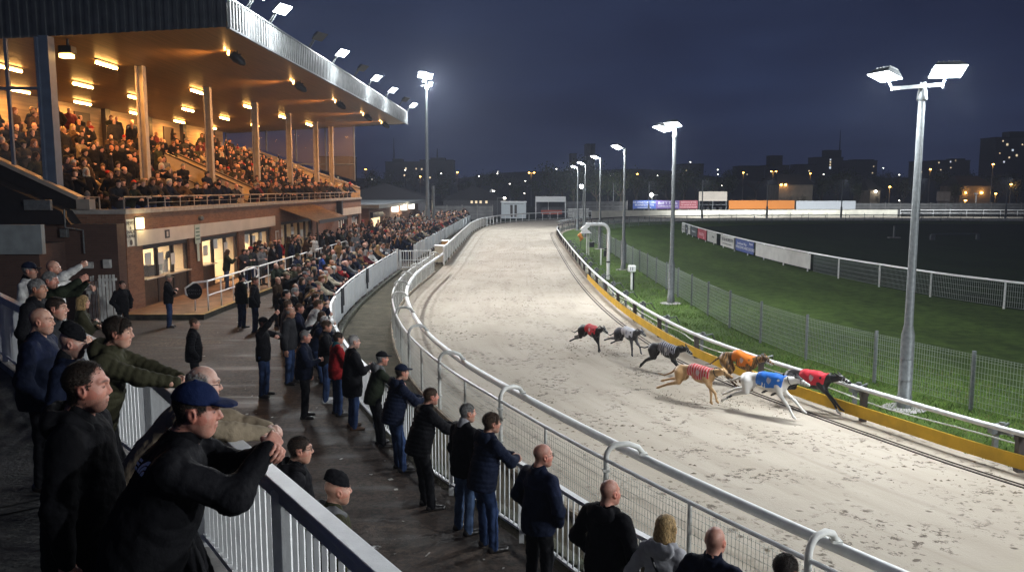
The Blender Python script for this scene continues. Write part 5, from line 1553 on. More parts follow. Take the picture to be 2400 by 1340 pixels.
# ---- hand prims
def put_hand(F, w, d, n, side, kind, k=.008, tag=0):
    """w wrist, d direction of the palm, n back-of-hand normal, side -1 left / 1 right"""
    d = np.array(d, np.float32); d /= np.linalg.norm(d); n = np.array(n, np.float32); n -= d * (n @ d); n /= np.linalg.norm(n)
    x = np.cross(d, n) * 1.0
    # thumb side: for a right hand with the back up and fingers forward the thumb is on the left
    th = -x * side
    def T(a, b, c): return np.array(w, np.float32) + th * a + d * b + n * c
    curl = {'relax': (.35, .45, .35), 'fist': (1.35, 1.6, 1.0), 'clasp': (.75, .85, .6), 'flat': (.06, .08, .06), 'hold': (.7, .95, .6)}[kind]
    kn = [(.030, .088), (.010, .094), (-.011, .09), (-.030, .08)]
    F.cap(T(0, -.05, 0), T(0, .012, 0), .027, .026, .012, tag)
    for (a, b) in kn: F.cap(T(a * .55, .01, 0), T(a, b, 0), .0175, .0125, .014, tag)
    ln = [(.042, .026, .022), (.046, .03, .023), (.043, .028, .022), (.034, .021, .02)]
    for f, ((a, b), L_) in enumerate(zip(kn, ln)):
        p = T(a, b, 0); ang = 0; sp = .05 * (a / .03)
        for j in range(3):
            ang += curl[j] * (1 + .06 * (f - 1.5))
            q = p + (d * math.cos(ang) - n * math.sin(ang) + th * sp * math.cos(ang)) * L_[j]
            F.cap(p, q, .0095 - .0007 * j, .0088 - .0007 * j, .005, tag); p = q
    inw = .9 if kind in ('fist', 'clasp', 'hold') else .25
    p0, p1 = T(.022, .018, -.004), T(.046, .05, -.012 - .012 * inw)
    p2 = T(.046 - .014 * inw, .078, -.018 - .02 * inw); p3 = T(.04 - .03 * inw, .1 - .006 * inw, -.022 - .024 * inw)
    F.cap(p0, p1, .0165, .0135, .012, tag); F.cap(p1, p2, .0125, .0105, .006, tag); F.cap(p2, p3, .0105, .0085, .006, tag)

# ---- pose solving
def V3(*a): return np.array(a, np.float32)
def ik(s, w, l1, l2, pole):
    d = w - s; D = float(np.linalg.norm(d))
    if D > (l1 + l2) * .995: w = s + d / D * (l1 + l2) * .995; d = w - s; D = float(np.linalg.norm(d))
    u = d / D; a = (l1 * l1 - l2 * l2 + D * D) / (2 * D); h = math.sqrt(max(0, l1 * l1 - a * a))
    p = pole - u * float(pole @ u); p = p / (np.linalg.norm(p) + 1e-9)
    return s + u * a + p * h, w
POSES = {
    'down':   dict(lean=2, L=(-.29, .04, .80), R=(.29, .02, .80), hk='relax', pole=(.5, -1, 0)),
    'pocket': dict(lean=1, L=(-.215, .1, .90), R=(.215, .1, .90), hk=None, pole=(1, -.7, 0)),
    'folded': dict(lean=0, L=(.13, .24, 1.16), R=(-.13, .22, 1.2), hk='relax', pole=(1, -.2, -.9)),
    'rail':   dict(lean=20, py=-.2, L=(-.05, .38, 1.1), R=(.05, .38, 1.1), hk='clasp', pole=(1, .0, -.9), head=-14),
    'rail_low': dict(lean=40, py=-.36, L=(-.05, .5, 1.09), R=(.05, .5, 1.09), hk='clasp', pole=(1, .05, -.8), head=-28),
    'hold':   dict(lean=1, L=(-.27, .08, .82), R=(.12, .3, 1.15), hk='hold', pole=(.8, -.5, -.5)),
    'phone':  dict(lean=2, L=(-.06, .36, 1.38), R=(.06, .36, 1.38), hk='hold', pole=(.9, -.2, -.9)),
    'reach':  dict(lean=6, L=(-.16, .52, 1.55), R=(.14, .54, 1.6), hk='hold', pole=(.9, -.2, -.8)),
    'cheer':  dict(lean=0, L=(-.1, .28, 1.2), R=(.3, .12, 1.98), hk='fist', pole=(1, .2, -.3)),
    'clap':   dict(lean=4, L=(-.03, .36, 1.28), R=(.04, .36, 1.3), hk='flat', pole=(1, -.2, -.8)),
    'step':   dict(lean=4, L=(-.27, .14, .86), R=(.26, -.1, .84), hk='relax', pole=(.5, -1, 0), step=.16),
    'sit':    dict(lean=8, sit=True, L=(-.12, .4, .72), R=(.12, .4, .72), hk='relax', pole=(1, -.6, -.3)),
}
def solve(pose, wide=1.0, yaw=0, pitch=0, fem=False, over=None):
    p = dict(POSES[pose]);
    if over: p.update(over)
    j = {}
    sit = p.get('sit', False); pz = .52 if sit else .94
    pel = V3(0, p.get('py', 0.0) - (.12 if sit else 0), pz - (.03 if p.get('lean', 0) > 20 else 0))
    le = R(p.get('lean', 0)); tw = R(p.get('twist', 0))
    m = np.array(Matrix.Rotation(-tw, 3, 'Z') @ Matrix.Rotation(-le, 3, 'X'), np.float32)
    # spine bends more towards the top when leaning
    m2 = np.array(Matrix.Rotation(-tw, 3, 'Z') @ Matrix.Rotation(-le * 1.25, 3, 'X'), np.float32)
    T = lambda x, y, z: pel + m @ V3(x, y, z)
    sw = .182 * wide ** .5 * (.9 if fem else 1)
    ch = T(0, 0, .3); T2 = lambda x, y, z: ch + m2 @ V3(x, y, z - .3)
    j.update(pel=pel, m=m, m2=m2, T=T, T2=T2, sw=sw, sit=sit)
    j['shL'], j['shR'] = T2(-sw, -.005, .432), T2(sw, -.005, .432)
    hz = p.get('hz', 0)
    for s, nm in ((-1, 'L'), (1, 'R')):
        w = V3(*p[nm]); pole = V3(*p['pole']) * V3(s, 1, 1)
        e, w = ik(j['sh' + nm], w, .295, .265, pole)
        j['el' + nm], j['wr' + nm] = e, w
    st = p.get('step', 0)
    for s, nm in ((-1, 'L'), (1, 'R')):
        hip = pel + V3(s * .088, 0, -.02)
        if sit:
            kn = pel + V3(s * .11, .42, .02); an = V3(s * .11, kn[1] - .0, .08)
        else:
            an = V3(s * .115, s * st * -1.0 - .02, .085); kn = (hip + an) / 2 + V3(s * .012, .025 + .02 * abs(st), 0.02)
            if pel[1] < -.1: kn = kn + V3(0, .0, 0)
        j['hip' + nm], j['kn' + nm], j['an' + nm] = hip, kn, an
        j['toe' + nm] = an + V3(s * .035, .155, -.045)
    nb = T2(0, -.012, .5); hm = rot(R(yaw) + tw * .5, R(p.get('head', 0) + pitch) - 0 + 0)
    hm = rot(R(yaw), le * .35 + R(pitch) + R(p.get('head', 0)) * .3)
    j['nb'] = nb; j['hm'] = hm; j['hc'] = nb + m2 @ V3(0, .0, .045) + hm @ V3(0, .045, .118)
    j['hk'] = p.get('hk'); j['hL'] = p.get('hL', j['hk']); j['hR'] = p.get('hR', j['hk'])
    return j
def hand_dirs(j, nm, s):
    w, e = j['wr' + nm], j['el' + nm]; d = w - e; d = d / np.linalg.norm(d)
    if j['h' + nm] == 'clasp':
        d = d * .6 + V3(-s * .75, .25, .1); n = V3(s * .5, .55, .7)
    elif j['h' + nm] == 'fist': n = V3(s * 1.0, .4, .2)
    elif j['h' + nm] in ('hold',): n = V3(s * 1.0, .35, .35); d = d + V3(-s * .25, .1, .15)
    elif j['h' + nm] == 'flat': n = V3(s * 1, 0, .2)
    else: n = V3(s * .9, .15, .2)
    return d / np.linalg.norm(d), n

def put_jacket(F, j, wide, q, long_, k=.05, tag=0, fem=False, t=0.0):
    T, T2, m, m2 = j['T'], j['T2'], j['m'], j['m2']; W_ = wide
    F.ell(T(0, -.005, -.03 - (.06 if long_ else 0)), (.186 * W_ ** .6 + t, .152 * W_ + t, .36 + (.15 if long_ else 0)), m, k, tag, quilt=q)
    F.ell(T(0, .012 * W_, .17), (.178 * W_ ** .7 + t, .142 * W_ + t, .19), m, k, tag, quilt=q)
    F.ell(T2(0, .0, .345), (.188 * W_ ** .6 * (.93 if fem else 1) + t, .132 * W_ ** .6 + t, .17), m2, k, tag, quilt=q)
    for s_ in (-1, 1): F.cap(T2(s_ * .05, -.018, .478), T2(s_ * j['sw'] * .9, -.008, .432), .066 + t, .062 + t, k, tag)
    hem = -.15 if not long_ else -.32
    if not j['sit']: F.plane(T(0, 0, hem), m @ V3(0, 0, 1))
    F.cap(T2(0, -.022, .47), T2(0, -.006, .545), .078 + t, .066 + t, .035, tag)
    for nm in 'LR':
        cz = None if q else .0036
        q2 = (q[0], q[1] * .7) if q else None
        F.cap(j['sh' + nm], j['el' + nm], .07 * W_ ** .6 + t, .062 * W_ ** .6 + t, .045, tag, quilt=q2, crease=cz and (1, cz, len(nm) + W_))
        d = j['wr' + nm] - j['el' + nm]; e = j['el' + nm] + d * .97
        F.cap(j['el' + nm], e, .063 * W_ ** .6 + t, .046 + t, .04, tag, quilt=q2, crease=cz and (0, cz, 2 + W_))
def put_trousers(F, j, k=.035, tag=0, t=0.0):
    F.ell(j['pel'] + V3(0, -.005, -.03), (.17 + t, .13 + t, .13), j['m'] if not j['sit'] else None, k, tag)
    for nm in 'LR':
        F.cap(j['hip' + nm] + V3(0, 0, -.03), j['kn' + nm], .092 + t, .068 + t, k, tag)
        F.cap(j['kn' + nm], j['an' + nm] + V3(0, 0, -.02), .067 + t, .058 + t, k, tag)
def put_hood(F, j, k=.03, tag=0):
    T2 = j['T2']; F.ell(T2(0, -.1, .495), (.15, .075, .1), j['m2'], k, tag); F.ell(T2(0, -.09, .57), (.085, .035, .05), j['m2'], k, tag, True); F.cap(T2(-.1, -.01, .505), T2(.1, -.01, .505), .042, None, k, tag)
    F.cap(T2(-.085, .05, .47), T2(-.1, -.02, .52), .035, .04, k, tag); F.cap(T2(.085, .05, .47), T2(.1, -.02, .52), .035, .04, k, tag)
def put_shoe(F, j, nm, k=.02, tag=0):
    a, b = j['an' + nm], j['toe' + nm]
    F.cap(V3(a[0], a[1] - .035, .045), V3(b[0], b[1], .035), .046, .04, k, tag); F.cap(a + V3(0, -.01, .02), V3(a[0], a[1] - .02, .05), .042, .046, k, tag)
def put_hair(F, j, kind, k=.012, tag=0, t=0.0):
    c, m = j['hc'], j['hm']
    def T(x, y, z): return c + m @ V3(x, y, z)
    if kind in ('short', 'receding', 'crop'):
        g = .008 + t if kind != 'crop' else .0035 + t
        F.ell(T(0, -.015, .036), (.0765 + g * .7, .095 + g, .0865 + g), m, k, tag); F.ell(T(0, -.035, -.01), (.071 + g * .6, .066 + g, .075), m, .02, tag)
        if kind == 'short': F.cap(T(-.03, .058, .102), T(.035, .05, .106), .018, .018, .025, tag)
        n = m @ (V3(0, -.72, .8) if kind == 'receding' else V3(0, -.55, .84)); p = T(0, .05, .036) if kind == 'receding' else T(0, .062, .022)
        F.plane(p, n) if kind != 'receding' else F.plane(T(0, .0, .05), m @ V3(0, -.9, .3))
        F.plane(T(0, -.09, -.075), m @ V3(0, .25, 1))
    elif kind == 'fringe':     # bald on top, hair round the sides
        F.ell(T(0, -.018, .012), (.083, .1, .07), m, k, tag); F.plane(T(0, .02, 0), m @ V3(0, -1, -.15)); F.plane(T(0, 0, .05), m @ V3(0, -.25, -1)); F.plane(T(0, -.08, -.06), m @ V3(0, .2, 1))
    elif kind in ('bob', 'long'):
        z = -.13 if kind == 'bob' else -.24
        F.ell(T(0, -.014, .04), (.09, .105, .096), m, k, tag)
        F.ell(T(0, -.045, -.04 + z * .3), (.098, .085, .1 - z * .25), m, .04, tag)
        for s in (-1, 1): F.cap(T(s * .078, .01, .02), T(s * .082, .0, z * .8), .03, .026, .03, tag)
        if kind == 'long': F.cap(T(0, -.07, -.08), T(0, -.085, -.22), .075, .06, .04, tag)
        # face opening
        V = F.V; F.ell(T(0, .105, -.03), (.066, .085, .095), m, .01, tag, True)
def put_hat(F, j, kind, k=.01, tag=0):
    c, m = j['hc'], j['hm']
    def T(x, y, z): return c + m @ V3(x, y, z)
    if kind == 'beanie':
        F.ell(T(0, -.018, .052), (.089, .11, .116), m, k, tag); F.ell(T(0, -.016, .022), (.0925, .113, .05), m, .015, tag); F.ell(T(0, -.05, .15), (.04, .045, .035), m, .03, tag); F.plane(T(0, .08, .024), m @ V3(0, .42, 1))
    else:
        F.ell(T(0, -.012, .045), (.088, .108, .094), m, k, tag); F.plane(T(0, .08, .034), m @ V3(0, .12, 1))
        s = -1 if kind == 'cap_back' else 1
        e = m @ np.array(Matrix.Rotation(-.14 * s, 3, 'X'), np.float32)
        F.ell(T(0, s * .118 - .008, .042), (.074, .074, .011), e, .012, tag)
        F.ell(T(0, -.012, .138), (.011, .011, .008), m, .004, tag)

def bounds(j, pad=.16):
    P = np.array([v for k, v in j.items() if isinstance(v, np.ndarray) and v.shape == (3,)])
    lo, hi = P.min(0) - pad, P.max(0) + pad
    return lo, hi
def grid(lo, hi, h): return [np.arange(l, u + h, h, dtype=np.float32) for l, u in zip(lo, hi)]

def body_mesh(j, fine, wide, headv, fem, skin):
    """one continuous skin: fine at head and hands, coarse where clothes cover it"""
    lo, hi = bounds(j, .17)
    hb = [(j['hc'][a] - .14, j['hc'][a] + .15) for a in range(3)]; hb[2] = (j['hc'][2] - .19, j['hc'][2] + .14)
    hands = [(j['wr' + n], n) for n in 'LR' if j['h' + n]]
    ax = []
    for a in range(3):
        bands = [hb[a]] + [(w[a] - .16, w[a] + .16) for w, _ in hands]
        ax.append(axis_coords(lo[a], hi[a], fine, .035, bands))
    F = Field(*ax)
    T, T2 = j['T'], j['T2']
    F.ell(T(0, 0, .05), (.13, .1, .15), j['m'], .04); F.ell(T(0, .0, .2), (.12, .09, .16), j['m'], .04); F.ell(T2(0, 0, .36), (.14, .09, .14), j['m2'], .04)
    F.cap(T2(-.13, -.01, .44), T2(.13, -.01, .44), .05, None, .04)
    F.cap(T2(0, -.02, .46), j['nb'] + j['m2'] @ V3(0, .0, .02), .062 * wide ** .5, .058 * wide ** .5, .03)
    F.cap(j['nb'], j['hc'] + j['hm'] @ V3(0, -.03, -.05), .058 * wide ** .5, .052 * wide ** .4, .03)
    for n in 'LR':
        F.cap(j['sh' + n], j['el' + n], .05, .04, .03); F.cap(j['el' + n], j['wr' + n], .038, .028, .02)
        F.cap(j['hip' + n], j['kn' + n], .07, .05, .03); F.cap(j['kn' + n], j['an' + n], .048, .038, .03)
    for w, n in hands:
        s = -1 if n == 'L' else 1; d, nn = hand_dirs(j, n, s); put_hand(F, w, d, nn, s, j['h' + n])
    put_head(F, j['hc'], j['hm'], headv, fem)
    return F.mesh()

def glasses_mb(j):
    c, m = j['hc'], j['hm']
    def T(x, y, z): return Vector(c + m @ V3(x, y, z))
    mb = MB()
    for s in (-1, 1):
        ring = [T(s * .033 + .022 * math.cos(a), .1, .004 + .016 * math.sin(a)) for a in [k * PI / 6 for k in range(13)]]
        mb.tube(ring, .0022, 4, False); mb.tube([T(s * .055, .098, .008), T(s * .08, .03, .008), T(s * .083, -.02, .0)], .002, 4)
    mb.tube([T(-.011, .101, .006), T(.011, .101, .006)], .002, 4)
    return mb

def person(label, loc, heading, h=1.76, pose='down', coat='black', tro=TRO, skin=0, hair=('short', 'dark'), hat=None, glasses=False, res=.016, fine=.0065, wide=1.0, puff=False, hood=None, long_=False, shoe=SHOE,
           yaw=0, pitch=0, fem=False, over=None, headv=0, group=None, collar=None, extra=None, legs=True):
    k = h / 1.76
    j = solve(pose, wide, yaw, pitch, fem, over)
    if isinstance(loc, tuple) and loc[0] == 'head':      # where the head is seen, and the level the feet stand on
        _, px, py, base = loc
        wp = at(px, py, base + float(j['hc'][2]) * k)
        off = Matrix.Rotation(-R(heading), 3, 'Z') @ Vector((float(j['hc'][0]), float(j['hc'][1]), 0)) * k
        loc = Vector((wp.x - off.x, wp.y - off.y, base))
    root = thing('person', label, 'person', loc, -R(heading), group, k)
    sk = SKIN[skin]
    PB, QB = P, Q = body_mesh(j, fine, wide, headv, fem, sk)
    bm_ = mesh_np('body', P, Q, [sk])
    near = res < .015
    fm_, sm_ = face_masks(P, j['hc'], j['hm'], 0 if fem else ([.55, .25, .7, .1, .4][headv % 5]), (hair or (None if hat else 'shaved')) if near else None)
    for nm_, ar_ in (('face', fm_), ('scalp', sm_)):
        at_ = bm_.attributes.new(nm_, 'FLOAT_COLOR', 'POINT'); at_.data.foreach_set('color', ar_.ravel())
    bd_ = link('body', bm_, root)
    lo, hi = bounds(j, .2)
    up = j['pel'][2] - (.42 if long_ else .27)
    lo2 = lo.copy(); lo2[2] = min(up, min(j['wrL'][2], j['wrR'][2]) - .08)
    hi2 = hi.copy(); hi2[2] = max(j['nb'][2] + .09, j['wrL'][2] + .06, j['wrR'][2] + .06)
    F = Field(*grid(lo2, hi2, res))
    q = (.058, .011) if puff else None
    put_jacket(F, j, wide, q, long_, fem=fem)
    if hood:
        pass
    F.rough(.0025 if puff else .0042, 15, headv * 1.7 + len(label) * .37)
    F.rough(.0024, 33, headv + 2.0); F.rough(.0013, 63, headv + 4.0)
    P, Q = F.mesh()
    cm = CL[coat] if isinstance(coat, str) else coat
    yk = None
    if near and not puff and coat in YOKE and headv % 2:
        cl_ = (P - (j['pel'] + j['m'] @ V3(0, 0, .3))) @ j['m2']; up_ = cl_[:, 2] - .055 + .02 * np.abs(cl_[:, 0]) / .2
        yk = (up_[Q].mean(1) > 0).astype(int)
    jk = link('jacket', mesh_np('jacket', P, Q, [cm, YOKE.get(coat, cm)], yk), root)
    if hood:
        F = Field(*grid(j['nb'] - .26, j['nb'] + .26, .01)); put_hood(F, j); F.rough(.004, 26, 1.0); P, Q = F.mesh()
        link('hood', mesh_np('hood', P, Q, [CL[hood] if isinstance(hood, str) else cm]), jk)
    if coat in ('black', 'navy', 'charcoal', 'dark green') and not hood and not collar and res < .0125:      # stand-up collar and hem band
        F = Field(*grid(j['nb'] - .2, j['nb'] + .2, .009)); T2 = j['T2']
        F.cap(T2(0, -.03, .46), T2(0, -.012, .558), .09, .076, .01); F.plane(T2(0, -.02, .505), j['m2'] @ V3(0, -.3, 1)); F.plane(T2(0, -.02, .575), j['m2'] @ V3(0, .45, -1))
        P, Q = F.mesh(); link('collar', mesh_np('collar', P, Q, [cm]), jk)
    if collar:
        F = Field(*grid(j['nb'] - .2, j['nb'] + .2, .008)); T2 = j['T2']
        F.cap(T2(0, -.024, .49), T2(0, -.01, .552), .083, .074, .01); F.plane(T2(0, -.02, .512), j['m2'] @ V3(0, -.35, 1))
        P, Q = F.mesh(); link('collar', mesh_np('collar', P, Q, [CL[collar]]), jk)
    if legs:
        lo3 = lo.copy(); lo3[2] = -.02; hi3 = hi.copy(); hi3[2] = j['pel'][2] + .14
        for n in 'LR':
            lo3[:2] = np.minimum(lo3[:2], j['kn' + n][:2] - .15); hi3[:2] = np.maximum(hi3[:2], j['kn' + n][:2] + .15)
        F = Field(*grid(lo3, hi3, res)); put_trousers(F, j); F.rough(.0035, 14, headv); F.rough(.003, 37, 1.0 + headv)
        P, Q = F.mesh(); link('trousers', mesh_np('trousers', P, Q, [tro]), root)
        for n in 'LR':
            a = j['an' + n]; F = Field(*grid(V3(a[0] - .12, a[1] - .13, -.03), V3(a[0] + .14, a[1] + .26, .2), min(res, .011))); put_shoe(F, j, n); F.plane((0, 0, .004), (0, 0, 1)); P, Q = F.mesh()
            link('shoe', mesh_np('shoe', P, Q, [shoe]), root)
    hr = max(.005, res * .5)
    if hair and hair[0] != 'bald':
        if near and hair[0] in ('short', 'crop', 'receding', 'fringe'):
            hv_, ht_ = strands(PB, QB, j['hc'], j['hm'], hair[0], 7000 if res < .0125 else 4000, headv)
            link('hair', mesh_np('hair', hv_, ht_, [HAIR[hair[1]]], smooth=False), root)
        else:
            F = Field(*grid(j['hc'] - V3(.17, .19, .36), j['hc'] + V3(.17, .18, .17), hr)); put_hair(F, j, hair[0]); F.rough(.0016, 55, headv); F.rough(.001, 120, 1)
            P, Q = F.mesh()
            if len(P): link('hair', mesh_np('hair', P, Q, [HAIR[hair[1]]]), root)
    if hat:
        F = Field(*grid(j['hc'] - V3(.16, .22, .06), j['hc'] + V3(.16, .24, .2), hr)); put_hat(F, j, hat[0])
        if hat[0] == 'beanie': F.rough(.002, 70, 1.0)
        P, Q = F.mesh(); link('cap' if 'cap' in hat[0] else 'beanie', mesh_np('hat', P, Q, [CL[hat[1]]]), root)
    if glasses: glasses_mb(j).build('glasses', METAL, root)
    if extra: extra(root, j, jk)
    return root

# ================================================================== viewing platform with its white rail, and the steps below it
_q = [at(x, y, 2.9) for x, y in ((0, 690), (330, 850), (640, 1108), (903, 1335))]
RP = [tuple((_q[0] * 2 - _q[1]).xy)] + [tuple(v.xy) for v in _q] + [tuple((_q[3] + (_q[3] - _q[2]) * k).xy) for k in (1.2, 2.6)]
RPL = resample([Vector(p) for p in RP], .25)
PZ = 1.8
conc = M['concrete']
stp = mat('step_concrete', (.075, .072, .068), .9, var=.55, vscale=1.6, col2=(.028, .03, .026), bump=.5, bscale=26)
edge0 = offset(RPL, -.22)     # outer side is to the left of this polyline
left_edge = [Vector((p.x - 14, p.y + 1.5)) for p in RPL]
def slab(name, L0, L1, z0, z1, m):
    n = len(L0); mb = MB()
    for p, q in zip(L0, L1): mb.v += [(p.x, p.y, z0), (p.x, p.y, z1), (q.x, q.y, z1), (q.x, q.y, z0)]
    for i in range(n - 1):
        for k in range(4):
            k2 = (k + 1) % 4; mb.f.append((i * 4 + k, i * 4 + k2, (i + 1) * 4 + k2, (i + 1) * 4 + k)); mb.m.append(0)
    mb.f += [(3, 2, 1, 0), tuple((n - 1) * 4 + k for k in range(4))]; mb.m += [0, 0]
    return props(mb.build(name, m), kind='structure')
slab('platform', offset(RPL, -.16), offset(RPL, 9.0), 0.03, PZ, stp)
for k, (a, b_, z) in enumerate(((.165, .6, 1.4), (.605, 1.0, 1.0), (1.005, 1.8, .6), (1.805, 2.2, .3))):
    slab('steps', offset(RPL, -b_), offset(RPL, -a), .03, z, stp)
# step lines running back on the platform
for k, d in enumerate((.9, 1.75, 2.6, 3.5)):
    pass
for k, (y0, z) in enumerate(((9.6, 2.16), (10.4, 2.32))):
    pass
vr = thing('platform_rail', 'broad white capped railing with square pickets along the viewing platform', 'railing')
P_ = RPL
mb = MB(); mb.ribbon(P_, .1, PZ + 1.06, PZ + 1.105); mb.build('top_rail', M['white'], vr, bevel=.006)
mb = MB(); mb.ribbon(P_, .05, PZ + .98, PZ + 1.058); mb.build('under_rail', M['white'], vr)
mb = MB(); mb.ribbon(P_, .05, PZ + .16, PZ + .2); mb.build('bottom_rail', M['white'], vr)
mb = MB()
for p in resample(P_, .105): mb.box(p.x - .013, p.x + .013, p.y - .013, p.y + .013, PZ + .2, PZ + .98)
o = mb.build('pickets', M['white'], vr); o['kind'] = 'stuff'
for p in resample(P_, 1.72):
    mb = MB(); mb.box(p.x - .045, p.x + .045, p.y - .045, p.y + .045, PZ, PZ + 1.055); mb.build('post', M['white'], vr, bevel=.006)
mb = MB(); mb.ribbon(offset(P_, -.02), .2, PZ, PZ + .1); kbo = mb.build('kerb', conc, vr)
# white sign panels leaning by the brick corner
for (px, py, w, h, lab) in ((232, 735, .5, 1.5, 'white slatted board leaning behind the spectators at the left, the nearer of two'), (258, 740, .5, 1.75, 'white slatted board leaning near the brick corner, the taller of two')):
    b = at(px, py + 30); t = thing('slatted_board', lab, 'board', (b.x, b.y, 0), .35)
    mb = MB()
    for k in range(5): mb.box(-w / 2 + w * k / 5, -w / 2 + w * (k + .7) / 5, 0, .04, .25, h)
    o = mb.build('slats', M['white_dirty'], t); o['kind'] = 'stuff'
    mb = MB(); mb.box(-w / 2 - .03, w / 2 + .03, .042, .08, h - .2, h - .12); mb.box(-w / 2, -w / 2 + .05, .042, .4, 0, .06); mb.box(w / 2 - .05, w / 2, .042, .4, 0, .06); mb.bar((0, .06, h - .16), (0, .35, .05), .04, .04); mb.build('frame', M['white_dirty'], t)

def logo(size, loc, hide=0.0):
    """small white half dome of three curved bands with three short bars, stitched on the back of the shoulder"""
    def fn(root, j, jk):
        me = jk.data
        bv = BVHTree.FromPolygons([v.co.copy() for v in me.vertices], [tuple(p.vertices) for p in me.polygons])
        p0 = Vector(j['T2'](*loc)); out = Vector(j['m2'] @ V3(loc[0] * 2.2, -1, .15)).normalized()
        hit = bv.ray_cast(p0 + out * .5, -out)
        if hit[0] is None: return
        c, n = hit[0], hit[1]
        if n.dot(out) < 0: n = -n
        n = (n + out).normalized()
        u = Vector((0, 0, 1)); x = u.cross(n).normalized(); u = n.cross(x)
        mb = MB()
        def P(a, b_):
            q = c + x * a * size + u * b_ * size
            h_ = bv.ray_cast(q + n * .1, -n)
            return (h_[0] if h_[0] else q) + n * .0035
        for r0, r1 in ((.06, .24), (.3, .46), (.52, .72)):
            K = 8
            for k in range(K):
                a0, a1 = PI / 2 * k / K, PI / 2 * (k + 1) / K
                mb.quad(P(-.1 + .72 - r0 * math.cos(a0) * 1.0, r0 * math.sin(a0) - .3), P(-.1 + .72 - r1 * math.cos(a0), r1 * math.sin(a0) - .3), P(-.1 + .72 - r1 * math.cos(a1), r1 * math.sin(a1) - .3), P(-.1 + .72 - r0 * math.cos(a1), r0 * math.sin(a1) - .3))
        for k, w in enumerate((.34, .46, .38)):
            mb.quad(P(-.2 - w, .22 - .2 * k), P(-.2, .22 - .2 * k), P(-.2, .1 - .2 * k), P(-.2 - w, .1 - .2 * k))
        mb.build('logo', M['logo'], jk)
    return fn
M['logo'] = mat('logo_print', (.9, .91, .92), .6)
# ------------------------------------------------------------------ the people one can tell apart
H_ = lambda px, py, base=0.0: ('head', px, py, base)
PF = dict(res=.011, fine=.0048)
person('man in navy peaked cap and black jacket leaning on the white platform rail', H_(462, 960, PZ), 76, 1.84, 'rail', 'black', TRO, 1, ('crop', 'dark'), ('cap', 'cap navy'), res=.010, fine=.0045, wide=1.32, puff=False, yaw=6, headv=1,
       over=dict(lean=20, py=-.19, L=(-.02, .38, 1.34), R=(.065, .37, 1.37), head=-8, pole=(.5, .2, -1)), extra=logo(.1, (.105, -.1, .375)))
person('man with receding dark hair in black hooded coat at the left of the platform', H_(205, 905, PZ), 82, 1.85, 'down', 'black', TRO, 1, ('receding', 'dark'), res=.010, fine=.0045, wide=1.22, hood=True, long_=True, headv=2, yaw=-4, extra=logo(.06, (.12, -.1, .38)))
person('dark haired man in olive padded jacket leaning with clasped hands on the rail end', H_(278, 778, PZ), 82, 1.76, 'rail', 'olive', TRO, 0, ('short', 'dark'), wide=1.1, puff=True, hood=True, headv=3, over=dict(lean=15, py=-.14, L=(-.05, .56, 1.16), R=(.05, .54, 1.16), head=-6), **PF)
person('person in a black beanie and dark jacket left of the leaning olive jacket', H_(172, 803, PZ), 78, 1.66, 'pocket', 'navy', TRO, 2, None, ('beanie', 'black'), wide=1.2, headv=4, pitch=6, collar='charcoal', **PF)
person('bald man in a dark navy coat at the left of the platform', H_(98, 752, PZ), 80, 1.68, 'pocket', 'navy', TRO, 0, None, wide=1.35, headv=5, **PF)
person('man with cropped dark hair and stubble behind the bald man in navy', H_(133, 722, PZ), 84, 1.66, 'folded', 'charcoal', TRO, 0, ('crop', 'dark'), headv=6, **PF)
person('grey haired man in a black jacket behind the bald man in navy', H_(88, 676, PZ), 82, 1.68, 'pocket', 'black', TRO, 3, ('crop', 'grey'), headv=7, wide=1.35, **PF)
def phone(root, j, jk):
    p = (j['wrL'] + j['wrR']) / 2 + V3(0, .11, .04)
    mb = MB(); mb.box(p[0] - .075, p[0] + .075, p[1], p[1] + .009, p[2] - .037, p[2] + .037); mb.build('phone', M['black_metal'], root, bevel=.004)
person('smiling bald man holding a phone up in both hands behind the grey haired man', H_(118, 657, PZ), 84, 1.66, 'reach', 'dark green', TRO, 1, ('crop', 'grey'), headv=8, extra=phone, **PF)
person('bald man raising a fist in a white sleeve at the back of the platform', H_(126, 630, PZ), 86, 1.7, 'cheer', 'white', TRO, 0, None, headv=9, over=dict(R=(.1, .6, 1.72), L=(-.12, .5, 1.3)), **PF)
person('man in a navy cap with a white jacket at the far left of the platform', H_(70, 634, PZ), 80, 1.66, 'down', 'white', TRO, 0, ('crop', 'grey'), ('cap', 'navy'), collar='black', headv=10, **PF)
person('person with light brown wavy hair below the raised phones', H_(195, 708, 1.1), 60, 1.66, 'folded', 'olive', TRO, 0, ('bob', 'blond'), headv=11, fem=True, **PF)
person('bald man in a beige padded jacket hunched over the rail behind the navy cap', H_(478, 900, PZ), 72, 1.74, 'rail_low', 'beige', TRO, 2, ('fringe', 'grey'), glasses=True, puff=False, wide=1.0, headv=12, over=dict(lean=34), **PF)
PF = dict(res=.012, fine=.0055)
person('man with glasses and black hooded jacket low on the steps below the platform rail', H_(704, 1052, .6), 78, 1.76, 'pocket', 'black', TRO, 0, ('crop', 'dark'), glasses=True, hood=True, headv=13, **PF)
person('person in a black beanie and olive jacket with grey hood below the platform rail', H_(792, 1147, .6), 66, 1.7, 'pocket', 'olive', TRO, 0, None, ('beanie', 'black'), hood='grey', headv=14, **PF)
